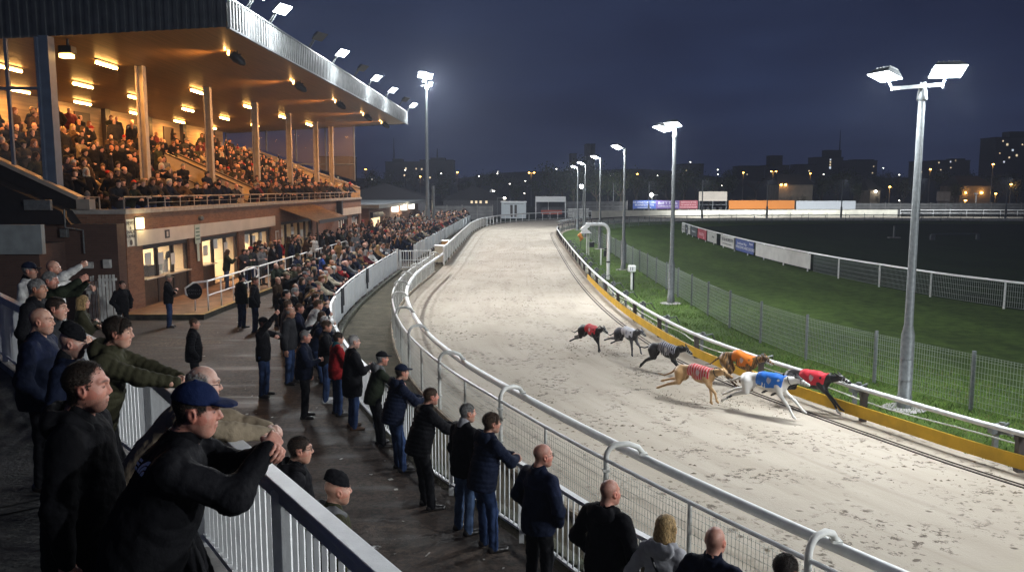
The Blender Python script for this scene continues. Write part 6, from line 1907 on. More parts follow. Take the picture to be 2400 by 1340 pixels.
# along the picket rail, near to far
person('dark haired head at the bottom edge beside the bald man in navy', H_(1842, 1334), 48, 1.74, 'pocket', 'charcoal', TRO, 0, ('short', 'dark'), headv=15, **PF)
person('bald man in navy jacket at the picket rail right of the blond woman', H_(1676, 1266), 40, 1.76, 'pocket', 'navy', TRO, 1, None, wide=1.15, headv=16, yaw=-8, **PF)
def strap(root, j, jk):
    T2, T = j['T2'], j['T']
    me = jk.data; bv = BVHTree.FromPolygons([v.co.copy() for v in me.vertices], [tuple(p.vertices) for p in me.polygons])
    mb = MB(); pts = []
    for k in range(15):
        a = Vector(T2(-.1, -.3, .47)).lerp(Vector(T(.2, -.3, -.05)), k / 14); h_ = bv.ray_cast(a, Vector((0, 1, 0)))
        if h_[0]: pts.append(h_[0] + Vector((0, -.006, 0)))
    if len(pts) > 2: mb.tube(pts, .013, 6); mb.build('bag_strap', METAL, jk, True)
person('woman with a blond bob in a light grey hooded jacket with a dark bag strap', H_(1562, 1236), 32, 1.66, 'pocket', 'light grey', TRO, 2, ('bob', 'blond'), hood=True, fem=True, headv=17, yaw=22, extra=strap, **PF)
person('bald man in a black hooded jacket at the picket rail left of the blond woman', H_(1430, 1152), 42, 1.8, 'pocket', 'black', TRO, 1, None, wide=1.2, hood=True, headv=18, yaw=12, **PF)
person('bald man in a navy jacket with hands in his pockets at the picket rail', H_(1273, 1066), 50, 1.82, 'pocket', 'navy', TRO, 1, None, glasses=True, wide=1.15, headv=19, yaw=20, **PF)
person('brown haired man with glasses in a navy quilted jacket leaning on the picket rail', H_(1153, 990), 58, 1.8, 'rail', 'navy', JEANS, 0, ('short', 'brown'), glasses=True, wide=1.15, puff=True, hood=True, headv=20, over=dict(lean=9, py=-.1, L=(-.05, .36, 1.12), R=(.06, .35, 1.12)), yaw=10, **PF)
person('grey haired man in black jacket with pale collar and faded jeans at the rail', H_(1096, 966), 52, 1.78, 'down', 'black', JEANS_L, 0, ('crop', 'grey'), wide=1.1, collar='light grey', headv=21, yaw=14, **PF)
person('brown haired man in black quilted jacket and black trousers leaning on the picket rail', H_(1010, 928), 60, 1.8, 'rail', 'black', TRO, 1, ('crop', 'brown'), wide=1.15, puff=True, headv=22, over=dict(lean=14, py=-.14, L=(-.05, .4, 1.1), R=(.06, .39, 1.1)), yaw=4, **PF)
person('man in navy cap and navy quilted jacket with jeans leaning on the rail', H_(942, 872), 62, 1.78, 'rail', 'navy', JEANS, 0, ('crop', 'dark'), ('cap', 'navy'), wide=1.15, puff=True, hood=True, headv=23, over=dict(lean=11, py=-.12, L=(-.05, .38, 1.12), R=(.06, .37, 1.12)), **PF)
person('man in black cap and olive jacket with grey hood leaning on the picket rail', H_(896, 840), 64, 1.74, 'rail', 'dark green', TRO, 1, ('crop', 'grey'), ('cap', 'black'), hood='grey', headv=24, over=dict(lean=13, py=-.14, L=(-.05, .38, 1.1), R=(.06, .37, 1.1)), **PF)
PF = dict(res=.014, fine=.0065)
person('white haired man with glasses in a long black coat and jeans', H_(830, 800), 66, 1.84, 'hold', 'black', JEANS, 2, ('crop', 'white'), glasses=True, wide=1.2, long_=True, shoe=SHOE_B, headv=25, **PF)
person('person in a red jacket with a teal collar behind the white haired man', H_(793, 792), 58, 1.72, 'hold', 'red', JEANS, 0, ('short', 'dark'), None, collar='teal', wide=1.1, headv=26, **PF)
person('young man with short brown hair in a black jacket and white trainers', H_(766, 764), 80, 1.8, 'hold', 'black', JEANS, 0, ('short', 'brown'), shoe=SHOE_W, headv=27, **PF)
person('grey haired man in a navy jacket holding a drink on the open tarmac', H_(716, 788), 82, 1.8, 'hold', 'navy', TRO, 1, ('crop', 'grey'), wide=1.15, headv=28, **PF)
person('man with cropped brown hair in a navy jacket holding a paper plate', H_(702, 722), 80, 1.8, 'hold', 'navy', TRO, 1, ('crop', 'brown'), wide=1.1, headv=29, **PF)
person('cheering man in a black cap and jeans punching one fist into the air', H_(618, 757), 96, 1.78, 'cheer', 'black', JEANS, 1, ('crop', 'dark'), ('cap', 'black'), headv=30, over=dict(R=(.06, .42, 1.9), L=(-.1, .3, 1.3), hL='hold'), **PF)
person('man with short brown hair in a black jacket standing alone on the tarmac', H_(456, 758), 74, 1.78, 'pocket', 'black', TRO, 0, ('crop', 'brown'), wide=1.15, puff=True, headv=31, **PF)
person('man in a beige cap, black jacket and jeans standing before the deck', H_(395, 652), 76, 1.78, 'folded', 'black', JEANS, 0, ('crop', 'grey'), ('cap', 'beige'), headv=32, **PF)
person('man in dark clothes standing at the brick corner left of the deck', H_(286, 667), 118, 1.78, 'pocket', 'black', TRO, 0, ('crop', 'dark'), wide=1.1, headv=33, **PF)
person('man in a dark green jacket seen from behind at the end of the handrail', H_(567, 652), 40, 1.78, 'down', 'dark green', JEANS, 0, ('short', 'black'), headv=34, wide=1.1, **PF)
person('man with cropped hair in a black jacket and jeans by the handrail', H_(598, 658), 84, 1.8, 'pocket', 'black', JEANS, 1, ('crop', 'brown'), wide=1.1, headv=35, **PF)
person('man in a beige cap raising both hands before the deck edge', H_(672, 646), 62, 1.78, 'reach', 'black', TRO, 0, ('crop', 'brown'), ('cap', 'beige'), headv=36, **PF)
person('white haired person in a dark jacket open over a white shirt', H_(692, 684), 88, 1.72, 'pocket', 'black', TRO, 2, ('short', 'white'), collar='white', headv=37, **PF)
person('grey haired man in a long dark coat with folded arms near the barrier end', H_(727, 658), 92, 1.8, 'folded', 'charcoal', TRO, 0, ('short', 'grey'), long_=True, headv=38, **PF)
person('tall man in a bright blue jacket standing above the crowd by the deck', H_(757, 600), 70, 1.86, 'hold', 'blue', TRO, 0, ('crop', 'dark'), headv=39, **PF)
person('woman with fair hair holding a drink in front of the handrail end', H_(737, 632), 84, 1.68, 'phone', 'black', TRO, 0, ('bob', 'blond'), fem=True, headv=40, **PF)
mb = MB(); b = at(884, 1292)
rr = random.Random(3)
mb.add([(b.x + rr.uniform(-.09, .09), b.y + rr.uniform(-.07, .07), .025 + rr.uniform(0, .06)) for _ in range(9)], [(0, 1, 2), (1, 3, 2), (3, 4, 2), (4, 5, 3), (5, 6, 4), (6, 7, 5), (7, 8, 6), (8, 0, 7)])
props(mb.build('crumpled_paper', M['white'], None), 'crumpled white paper lying on the tarmac near the picket rail', 'litter')
# ------------------------------------------------------------------ the crowd
def crowd_mesh(pose, hair, hat, res, fem=False, wide=1.05, long_=False, hv=0, lo_=False, yaw=0):
    j = solve(pose, wide, yaw, 0, fem)
    lo, hi = bounds(j, .2); lo[2] = -.02
    F = Field(*grid(lo, hi, res)).track()
    F.I[:] = 0
    m1 = .02
    put_trousers(F, j, m1, 2, .006)
    for n in 'LR': put_shoe(F, j, n, m1, 4)
    G = Field(F.x, F.y, F.z); put_jacket(G, j, wide, None, long_, tag=1, fem=fem, t=.006); G.rough(.006, 17, hv)
    F.I[G.V < F.V] = 1; F.V = np.minimum(F.V, G.V)
    c, m = j['hc'], j['hm']
    F.cap(j['nb'] - V3(0, 0, .02), c - V3(0, .02, .05), .056, .05, m1, 0)
    F.ell(c + m @ V3(0, -.008, .03), (.077, .098, .09), m, m1, 0); F.ell(c + m @ V3(0, .028, -.045), (.058, .06, .078), m, m1, 0); F.cap(c + m @ V3(0, .085, .01), c + m @ V3(0, .108, -.03), .012, .016, .012, 0)
    for n in 'LR':
        if j['h' + n]:
            s = -1 if n == 'L' else 1; d, nn = hand_dirs(j, n, s); w = j['wr' + n]
            if lo_: F.cap(w, w + d * .1, .034, .028, .01, 0)
            else: put_hand(F, w, d, nn, s, j['h' + n], .01, 0)
    if hair or hat:
        G = Field(F.x, F.y, F.z)
        if hair and hair != 'bald': put_hair(G, j, hair, t=.004)
        F.I[G.V < F.V] = 3; F.V = np.minimum(F.V, G.V)
        if hat:
            G = Field(F.x, F.y, F.z); put_hat(G, j, hat); F.I[G.V < F.V] = 5; F.V = np.minimum(F.V, G.V)
    P, Q = F.mesh(); t = F.tags_at(P)
    return P, Q, t[Q[:, 0]]
KINDS = [('pocket', 'crop', None, 0, 0), ('rail', 'short', None, 0, 0), ('phone', 'short', None, 0, 0), ('hold', 'bald', None, 0, 0), ('folded', 'short', None, 0, 1), ('clap', 'bob', None, 1, 0), ('pocket', 'long', None, 1, 1), ('hold', 'crop', 'cap', 0, 0),
         ('rail', 'crop', 'beanie', 0, 0), ('rail', 'bob', None, 1, 0), ('rail', 'bald', None, 0, 0), ('cheer', 'short', None, 0, 0), ('sit', 'short', None, 0, 0), ('sit', 'bald', None, 0, 0), ('sit', 'bob', None, 1, 0), ('sit', 'crop', 'cap', 0, 0), ('down', 'fringe', None, 0, 0), ('rail', 'crop', 'cap', 0, 0), ('sit', 'crop', 'beanie', 0, 0), ('hold', 'bob', None, 1, 0)]
PHRASE = {'pocket': 'hands pocketed', 'rail': 'leaning', 'phone': 'hands raised', 'hold': 'hand forward', 'folded': 'arms folded', 'clap': 'clapping', 'cheer': 'fist raised', 'sit': 'seated', 'down': 'upright'}
CM = {}; CLO = {}
for i, (p, hr, ht, fm, lg) in enumerate(KINDS):
    a = crowd_mesh(p, hr, ht, .021, bool(fm), 1.0 if fm else 1.12, bool(lg), i)
    slots = [SKIN_C[0], CL['black'], TRO, HAIR['dark'], SHOE, CL['navy']]
    CM[i] = mesh_np('spectator', a[0], a[1], slots, a[2])
    CLO[i] = crowd_mesh(p, hr, ht, .036, bool(fm), 1.0 if fm else 1.12, bool(lg), i, True)
cr_ = random.Random(11)
COATS = ['black'] * 12 + ['charcoal'] * 5 + ['navy'] * 7 + ['dark green'] * 3 + ['olive'] * 3 + ['brown'] * 4 + ['grey'] * 2 + ['beige', 'camel', 'burgundy', 'red', 'light grey', 'cream', 'white', 'charcoal']
COATS_T = ['black'] * 26 + ['charcoal'] * 6 + ['navy'] * 8 + ['brown'] * 3 + ['dark green'] * 2 + ['grey', 'beige', 'burgundy']
HAIRS = ['dark', 'brown', 'grey', 'dark', 'black', 'blond', 'brown', 'ginger', 'white', 'dark', 'brown']
used = set(); spots = []
def put_spot(x, y, z, head, kinds, where, grp, h=None):
    spots.append((x, y, z, head, cr_.choice(kinds), where, grp, h or cr_.uniform(1.62, 1.84) * (1.2 if z > 2 else 1.0)))
STAND_K = [0, 2, 3, 4, 5, 6, 7, 11, 12, 12, 13, 14, 15, 16, 18, 19]
ROWN = ['front', 'second', 'third', 'fourth', 'fifth', 'sixth', 'seventh', 'eighth', 'ninth', 'tenth', 'top']
colY = [28.6, 35.4, 42.7, 50.0, 57.0, 64.2, 69.2]
BAY = ['before first column', 'past first column', 'past second column', 'past third column', 'past fourth column', 'past fifth column', 'past sixth column']
def bay(y): return BAY[sum(1 for c in colY[:6] if y > c)]
# terrace: front rail then the steps
yy = 29.2
while yy < 68.3:
    if cr_.random() < .72: p = Bp(-14.62 + cr_.uniform(-.05, .05), yy, 2.86); put_spot(p.x, p.y, p.z, cr_.uniform(90, 150), [1, 8, 9, 10, 17, 3, 19, 1], 'at terrace rail ' + bay(yy), 'spectators on the terrace')
    yy += cr_.uniform(.62, 1.1)
for i in range(NR + 1):
    yy = 28.9 + cr_.random() * .4
    while yy < 68.0:
        gang = (42.0 if i > 1 else 42.7) < yy < 44.9 and i < 6
        dens = .84 if i < 8 else (.62 if i == 8 else .3)
        if not gang and cr_.random() < dens:
            p = Bp(row_x(i) - .45 + cr_.uniform(-.14, .14), yy, row_z(i) if i < NR else row_z(NR))
            put_spot(p.x, p.y, p.z + .002, 128 + cr_.uniform(-38, 34), STAND_K if i < 9 else [0, 3, 4, 7, 16, 6], '%s terrace row %s' % (ROWN[i], bay(yy)), 'spectators on the terrace')
        yy += cr_.uniform(.62, 1.0)
# deck in front of the shops
zones = [(33.5, 'deck, second shop'), (38, 'deck, third shop'), (43, 'on deck before canopy'), (47, 'on deck under canopy'), (53, 'on deck beyond canopy'), (60, 'at far deck end')]
for y, w in [(y, w) for (a, w), b_ in zip(zones, [38, 43, 47, 53, 60, 68]) for y in [a + cr_.random() * (b_ - a) for _ in range(12 if a > 34 else 6)]]:
    p = Bp(cr_.uniform(-13.4, -11.7), y, .2); put_spot(p.x, p.y, .215, cr_.uniform(60, 135), [0, 2, 3, 4, 6, 7, 16, 19, 5], w, 'spectators on the deck')
# along the near picket rail end and the white barrier
def along(P, off, step, kinds, where, grp, dens=1.0):
    for p in resample(offset(P, 0), step):
        if cr_.random() < dens:
            k = min(range(len(P)), key=lambda q: (P[q] - p).length); t = (P[min(k + 1, len(P) - 1)] - P[max(k - 1, 0)]).normalized(); n = Vector((t.y, -t.x))
            q = p - n * (off + cr_.uniform(-.1, .12)); q = q + t * cr_.uniform(-.12, .12)
            put_spot(q.x, q.y, .022, math.degrees(math.atan2(n.x, n.y)) + cr_.uniform(-22, 50), kinds, where(q), grp)
LEANK = [1, 1, 8, 9, 10, 17, 2, 11, 1, 9, 3]
seg = [p for p in RC if 18.2 < p.y < 26.0]
along(seg, .5, .55, LEANK, lambda q: 'at picket rail end', 'spectators along the barrier')
along(seg, 1.15, .8, [0, 3, 7, 2, 19, 4, 16], lambda q: 'second rank, picket end', 'spectators along the barrier', .75)
def bz(q): return 'at white barrier %s' % ('near end' if q.y < 31 else 'middle' if q.y < 37 else 'far end')
seg = [p for p in RC if p.y >= 26.2]
along(seg, .5, .52, LEANK, bz, 'spectators along the barrier')
along(seg, 1.15, .62, [0, 3, 7, 2, 19, 4, 16, 5, 11], lambda q: 'second rank, ' + bz(q)[3:], 'spectators along the barrier', .85)
along(seg, 1.9, .8, [0, 3, 7, 2, 19, 4, 16, 6], lambda q: 'third rank, ' + bz(q)[3:], 'spectators along the barrier', .7)
along(seg, 2.9, 1.1, [0, 3, 7, 4, 16, 6, 2], lambda q: 'behind ranks, ' + bz(q)[3:], 'spectators along the barrier', .6)
seg = [p for p in resample(b2, .3)]
def far(q): return 'beyond gate' if q.y < 58 else 'by mast'
for off, dn in ((.5, .95), (1.1, .8), (1.8, .65), (2.6, .55), (3.6, .45), (4.8, .35), (6.2, .25)):
    along(seg, off, .62, LEANK if off < 1 else [0, 3, 7, 2, 19, 4, 16, 6, 5], lambda q, o=off: '%s %s' % ({.5: 'barrier front', 1.1: 'second rank', 1.8: 'third rank'}.get(o, 'rear crowd'), far(q)), 'spectators beyond the gate', dn)
# keep clear of people placed one by one
named = [o.matrix_basis.translation.copy() for o in bpy.data.objects if o.name.split('.')[0] == 'person']
ok = []
for s in spots:
    v = Vector((s[0], s[1], s[2]))
    if all((v - n).length > .42 for n in named): ok.append(s)
def dist(s): return math.hypot(s[0], s[1]) * (1.12 if s[2] > 1 else 1.0)
ok.sort(key=dist)
N_IND = 296 - len(named)
print('named', len(named), 'crowd', len(ok))
HWORD = {'dark': 'dark', 'brown': 'brown', 'grey': 'grey', 'white': 'white', 'black': 'black', 'blond': 'blond', 'ginger': 'ginger'}
def look(k):
    p, hr, ht, fm, lg = KINDS[k]
    return p, hr, ht, fm, lg
def style(k, c, h_, ht_c):
    p, hr, ht, fm, lg = KINDS[k]
    who = 'woman' if fm else 'man'
    hd = ('a %s %s' % (ht_c, ht)) if ht else ('a bald head' if hr == 'bald' else '%s%s hair' % ('long ' if hr == 'long' else 'bobbed ' if hr == 'bob' else '', HWORD[h_]))
    return '%s with %s, %s%s, %s,' % (who, hd.replace('a ', ''), c, ' coat' if lg else ' jacket', PHRASE[p])
rest = []
for n_, s in enumerate(ok):
    x, y, z, hd, k, where, grp, h = s
    if n_ >= N_IND: rest.append(s); continue
    for _ in range(400):
        c, h_, hc = cr_.choice(COATS_T if z > 1 else COATS), cr_.choice(HAIRS), cr_.choice(['black', 'navy', 'charcoal', 'grey', 'beige', 'red', 'olive'])
        st = style(k, c, h_, hc)
        lab = st + ' ' + where
        if lab not in used: used.add(lab); break
    sk = cr_.choice([0, 0, 1, 2, 0, 3, 2]); tr = cr_.choice([TRO, TRO, JEANS, JEANS, TRG, JEANS_L])
    if z < 1 and y < 33:       # near enough for its parts to show
        p, hr, ht, fm, lg = KINDS[k]
        person(lab, Vector((x, y, z)), hd, h, p, c, tr, sk, None if hr == 'bald' else (hr, h_), (ht, hc) if ht else None, res=.021, fine=.0095, wide=cr_.uniform(1, 1.2), fem=bool(fm), long_=bool(lg), headv=n_ % 23, group=grp, hood=cr_.random() < .3 and not ht, yaw=cr_.uniform(-20, 20))
        continue
    o = link('person', CM[k]); o.location = (x, y, z); o.rotation_euler = (0, 0, -R(hd)); o.scale = (h / 1.76 * cr_.uniform(.97, 1.1), h / 1.76, h / 1.76)
    for si, m_ in enumerate((SKIN_C[sk], CL[c], tr, HAIR[h_], SHOE, CL[hc])):
        o.material_slots[si].link = 'OBJECT'; o.material_slots[si].material = m_
    props(o, lab, 'person', grp)
# everyone farther away reads as one mass
allm = SKIN_C + [CL[c] for c in CL] + [TRO, JEANS, TRG, JEANS_L] + list(HAIR.values()) + [SHOE]
ix = {m_.name: i for i, m_ in enumerate(allm)}
Vs, Qs, Ms, b = [], [], [], 0
for (x, y, z, hd, k, where, grp, h) in rest:
    P, Q, t = CLO[k]
    a = -R(hd); s = h / 1.76; ca_, sa = math.cos(a), math.sin(a)
    V = np.stack([P[:, 0] * ca_ - P[:, 1] * sa, P[:, 0] * sa + P[:, 1] * ca_, P[:, 2]], 1) * s + np.array([x, y, z], np.float32)
    mats_ = [cr_.choice(SKIN_C), CL[cr_.choice(COATS_T if z > 1 else COATS)], cr_.choice([TRO, JEANS, TRG]), HAIR[cr_.choice(HAIRS)], SHOE, CL[cr_.choice(['black', 'navy', 'grey', 'red'])]]
    Vs.append(V); Qs.append(Q + b); Ms.append(np.array([ix[m_.name] for m_ in mats_], np.int32)[t]); b += len(P)
if Vs:
    o = link('crowd', mesh_np('crowd', np.concatenate(Vs), np.concatenate(Qs), allm, np.concatenate(Ms)))
    props(o, 'distant spectators merging into one mass along the terrace and the far barrier', 'crowd', kind='stuff')
# ================================================================== the racing pack
def dog_field(p, h=.011):
    """p: pose dict in dog space (y forward, z up, withers about .68)"""
    F = Field(*grid((-.3, -1.05, -.02), (.3, 1.05, 1.05), h)).track()
    b = p.get('arch', 0.0); nz = p.get('neck', 0.0)
    F.ell((0, .19, .55), (.104, .245, .158), None, .03)                 # deep chest
    F.ell((0, .1, .48), (.06, .16, .075), None, .04)                     # keel
    F.cap((0, .2, .64), (0, -.02, .655 + b), .085, .08, .05); F.cap((0, -.02, .655 + b), (0, -.3, .6 + b * .6), .08, .082, .05)   # arched loin
    F.cap((0, -.02, .59 + b), (0, -.24, .585 + b * .6), .062, .058, .05)
    F.ell((0, -.33, .575 + b * .4), (.095, .14, .11), None, .05)          # rump
    for s in (-1, 1): F.ell((s * .055, -.31, .5 + b * .3), (.06, .13, .14), None, .04)
    for s in (-1, 1): F.ell((s * .06, .27, .55), (.045, .085, .13), None, .03)
    na, nb = (0, .33, .62), (0, .56, .69 + nz)
    F.cap(na, nb, .095, .064, .05)
    hx = V3(0, .62, .71 + nz)
    ti = p.get('head', -.12)
    f = V3(0, math.cos(ti), math.sin(ti)); u = V3(0, -math.sin(ti), math.cos(ti))
    F.ell(hx, (.056, .088, .058), None, .03); F.cap(hx + f * .03 - u * .004, hx + f * .2 - u * .026, .047, .024, .02); F.cap(hx + f * .02 - u * .038, hx + f * .17 - u * .052, .026, .014, .012)
    F.ell(hx + f * .205 - u * .018, (.013, .012, .011), None, .006, tag=2)
    for s in (-1, 1):
        F.ell(hx + f * .055 + u * .018 + V3(s * .046, 0, 0), (.01, .012, .01), None, .003, tag=2)
        F.cap(hx - f * .02 + u * .035 + V3(s * .045, 0, 0), hx - f * .1 + u * .07 + V3(s * .07, 0, 0), .023, .009, .012); 
    # muscle: haunch, shoulder blade, ribs, neck cords
    for s in (-1, 1):
        F.ell((s * .085, -.33, .53 + b * .3), (.03, .09, .1), None, .025); F.ell((s * .09, .28, .6), (.022, .05, .085), None, .02); F.ell((s * .088, .31, .5), (.02, .04, .06), None, .02)
        F.cap((s * .045, .33, .66), (s * .028, .52, .71 + nz), .03, .018, .02)
        for q in range(4): F.cap((s * .092, .0 + .055 * q, .62), (s * .09, -.02 + .055 * q, .47), .014, .01, .016)
    # tail
    T_ = p['tail']
    for a, c, r0, r1 in zip(T_, T_[1:], (.026, .019, .014, .01), (.019, .014, .01, .006)): F.cap(a, c, r0, r1, .012)
    for leg, s, hind in ((p['fl'], -1, 0), (p['fr'], 1, 0), (p['hl'], -1, 1), (p['hr'], 1, 1)):
        if hind:
            x = s * .075; q = [(x, -.33, .54 + b * .3)] + [(x + s * .012 * k, y, z) for k, (y, z) in enumerate(leg)]
            F.cap(q[0], q[1], .098, .06, .03); F.cap(q[1], q[2], .054, .028, .02); F.cap(q[2], q[3], .026, .021, .012)
            d = V3(*q[3]) - V3(*q[2]); e = V3(*q[3]) + V3(0, .05, -.008) if abs(d[1]) < abs(d[2]) else V3(*q[3]) + d / np.linalg.norm(d) * .05
            F.cap(q[3], e, .027, .018, .01)
        else:
            x = s * .07; q = [(x, .27, .52)] + [(x * .95, y, z) for (y, z) in leg]
            F.cap(q[0], q[1], .065, .044, .03); F.cap(q[1], q[2], .037, .026, .015); F.cap(q[2], q[3], .025, .02, .01)
            d = V3(*q[3]) - V3(*q[2]); d = d / np.linalg.norm(d); e = V3(*q[3]) + d * .03 + V3(0, .03, 0)
            F.cap(q[3], e, .026, .018, .01)
    return F, hx, f, u
def jacket_field(p, h=.011):
    F = Field(*grid((-.22, -.25, .3), (.22, .6, .95), h)); b = p.get('arch', 0)
    t = .016
    F.ell((0, .19, .55), (.104 + t, .245 + t, .158 + t), None, .03); F.cap((0, .2, .64), (0, -.02, .655 + b), .085 + t, .08 + t, .05); F.cap((0, -.02, .655 + b), (0, -.3, .6 + b * .6), .08 + t, .082 + t, .05)
    F.cap((0, -.02, .59 + b), (0, -.24, .585 + b * .6), .062 + t, .058 + t, .05); F.cap((0, .33, .62), (0, .56, .7), .082 + t, .05 + t, .05)
    for s in (-1, 1): F.ell((s * .06, .27, .55), (.045 + t * .9, .085 + t, .13 + t), None, .03)
    F.rough(.003, 26, 1.0)
    F.plane((0, -.13, .7), (0, 1, -.12)); F.plane((0, .37, .6), (0, -1, .25)); F.plane((0, .1, .47), (0, -.18, 1))
    return F
POSE_D = {
    'stretch': dict(arch=-.02, neck=-.02, head=-.2, tail=[(0, -.45, .58), (0, -.6, .5), (0, -.78, .44), (0, -.95, .46)],
                    fl=[(.37, .4), (.56, .27), (.7, .13)], fr=[(.33, .37), (.5, .17), (.58, .03)], hl=[(-.36, .36), (-.62, .3), (-.84, .17)], hr=[(-.32, .34), (-.56, .24), (-.76, .1)]),
    'gather': dict(arch=.05, neck=.0, head=-.3, tail=[(0, -.44, .6), (0, -.58, .5), (0, -.72, .38), (0, -.84, .36)],
                   fl=[(.2, .38), (.1, .2), (.0, .1)], fr=[(.3, .36), (.38, .17), (.36, .03)], hl=[(-.2, .36), (-.34, .22), (-.14, .08)], hr=[(-.14, .34), (-.24, .18), (-.02, .05)]),
    'land': dict(arch=.0, neck=-.01, head=-.25, tail=[(0, -.45, .58), (0, -.58, .48), (0, -.74, .4), (0, -.9, .42)],
                 fl=[(.3, .37), (.33, .18), (.33, .03)], fr=[(.35, .39), (.5, .26), (.54, .12)], hl=[(-.38, .38), (-.62, .34), (-.84, .26)], hr=[(-.34, .35), (-.58, .26), (-.8, .16)]),
    'push': dict(arch=.02, neck=-.02, head=-.35, tail=[(0, -.45, .6), (0, -.6, .54), (0, -.76, .54), (0, -.9, .6)],
                 fl=[(.24, .37), (.36, .24), (.26, .12)], fr=[(.3, .37), (.46, .24), (.42, .1)], hl=[(-.36, .33), (-.62, .2), (-.8, .03)], hr=[(-.3, .36), (-.5, .26), (-.62, .14)]),
}
def coat_mat(n, c, c2, sc=7, lo_=.45, hi=.6, stretch=None):
    m, t, N, b = nodes_mat(n)
    tc = N_(t, 'ShaderNodeTexCoord').outputs['Object']
    if stretch: mp = N_(t, 'ShaderNodeMapping'); mp.inputs['Scale'].default_value = stretch; t.links.new(tc, mp.inputs[0]); tc = mp.outputs[0]
    col = ramp(t, noise(t, tc, sc, 4), [(lo_, c), (hi, c2)])
    t.links.new(col, b.inputs['Base Color']); b.inputs['Roughness'].default_value = .42; b.inputs['Specular IOR Level'].default_value = .35
    return m
DC = {'black': coat_mat('dog_coat_black', (.012, .011, .011), (.02, .018, .017)), 'grey': coat_mat('dog_coat_grey', (.05, .05, .055), (.09, .09, .1)), 'fawn': coat_mat('dog_coat_fawn', (.42, .25, .11), (.5, .32, .16)),
      'brindle': coat_mat('dog_coat_brindle', (.26, .14, .05), (.06, .034, .016), 9, .46, .54, (1, 4, .6)), 'white': coat_mat('dog_coat_white', (.74, .72, .68), (.68, .66, .62))}
DC['patch'] = coat_mat('dog_coat_white_patched', (.75, .73, .69), (.04, .035, .035), 4.5, .64, .66)
nose_m = mat('dog_nose', (.015, .012, .012), .3)
def vest(n, c, c2=None, stripe=False):
    """racing vest with a soft worn pale figure on the flank"""
    m, t, N, b = nodes_mat(n)
    tc = N_(t, 'ShaderNodeTexCoord').outputs['Object']
    col = c
    if stripe:
        wv = N_(t, 'ShaderNodeTexWave', Scale=5.5); wv.bands_direction = 'Y'; t.links.new(tc, wv.inputs['Vector'])
        col = ramp(t, wv.outputs['Fac'], [(.48, c), (.52, c2)])
        sp = N_(t, 'ShaderNodeSeparateXYZ'); t.links.new(tc, sp.inputs[0])
    if not hasattr(col, 'links'):
        rg = N_(t, 'ShaderNodeRGB'); rg.outputs[0].default_value = (*c, 1); col = rg.outputs[0]
    # pale figure patch
    mp = N_(t, 'ShaderNodeMapping'); mp.inputs['Location'].default_value = (0, -.12, -.61)
    t.links.new(tc, mp.inputs[0])
    mp2 = N_(t, 'ShaderNodeMapping'); mp2.inputs['Scale'].default_value = (0, 11, 9); t.links.new(mp.outputs[0], mp2.inputs[0])
    ln = N_(t, 'ShaderNodeVectorMath'); ln.operation = 'LENGTH'; t.links.new(mp2.outputs[0], ln.inputs[0])
    msk = ramp(t, math_(t, 'ADD', ln.outputs['Value'], math_(t, 'MULTIPLY', noise(t, tc, 22, 3), .9)), [(.85, (1, 1, 1)), (1.15, (0, 0, 0))])
    pc = (.6, .58, .58) if sum(c) < 1.5 else (.25, .27, .36)
    t.links.new(mix(t, math_(t, 'MULTIPLY', msk, .75), col, pc), b.inputs['Base Color'])
    b.inputs['Roughness'].default_value = .6
    return m
VE = {'red': vest('vest_red', (.55, .015, .03)), 'blue': vest('vest_blue', (.012, .14, .55)), 'orange': vest('vest_orange', (.75, .2, .015)), 'white': vest('vest_white', (.62, .63, .68)),
      'striped': vest('vest_black_white', (.035, .035, .045), (.3, .3, .34), True), 'redstripe': vest('vest_red_white', (.55, .03, .03), (.6, .3, .3), True)}
DOGM = {}
for k, p in POSE_D.items():
    F, hx, f, u = dog_field(p); P, Q = F.mesh(); t = F.tags_at(P)
    G = jacket_field(p); P2, Q2 = G.mesh()
    DOGM[k] = (P, Q, t, P2, Q2, hx, f, u)
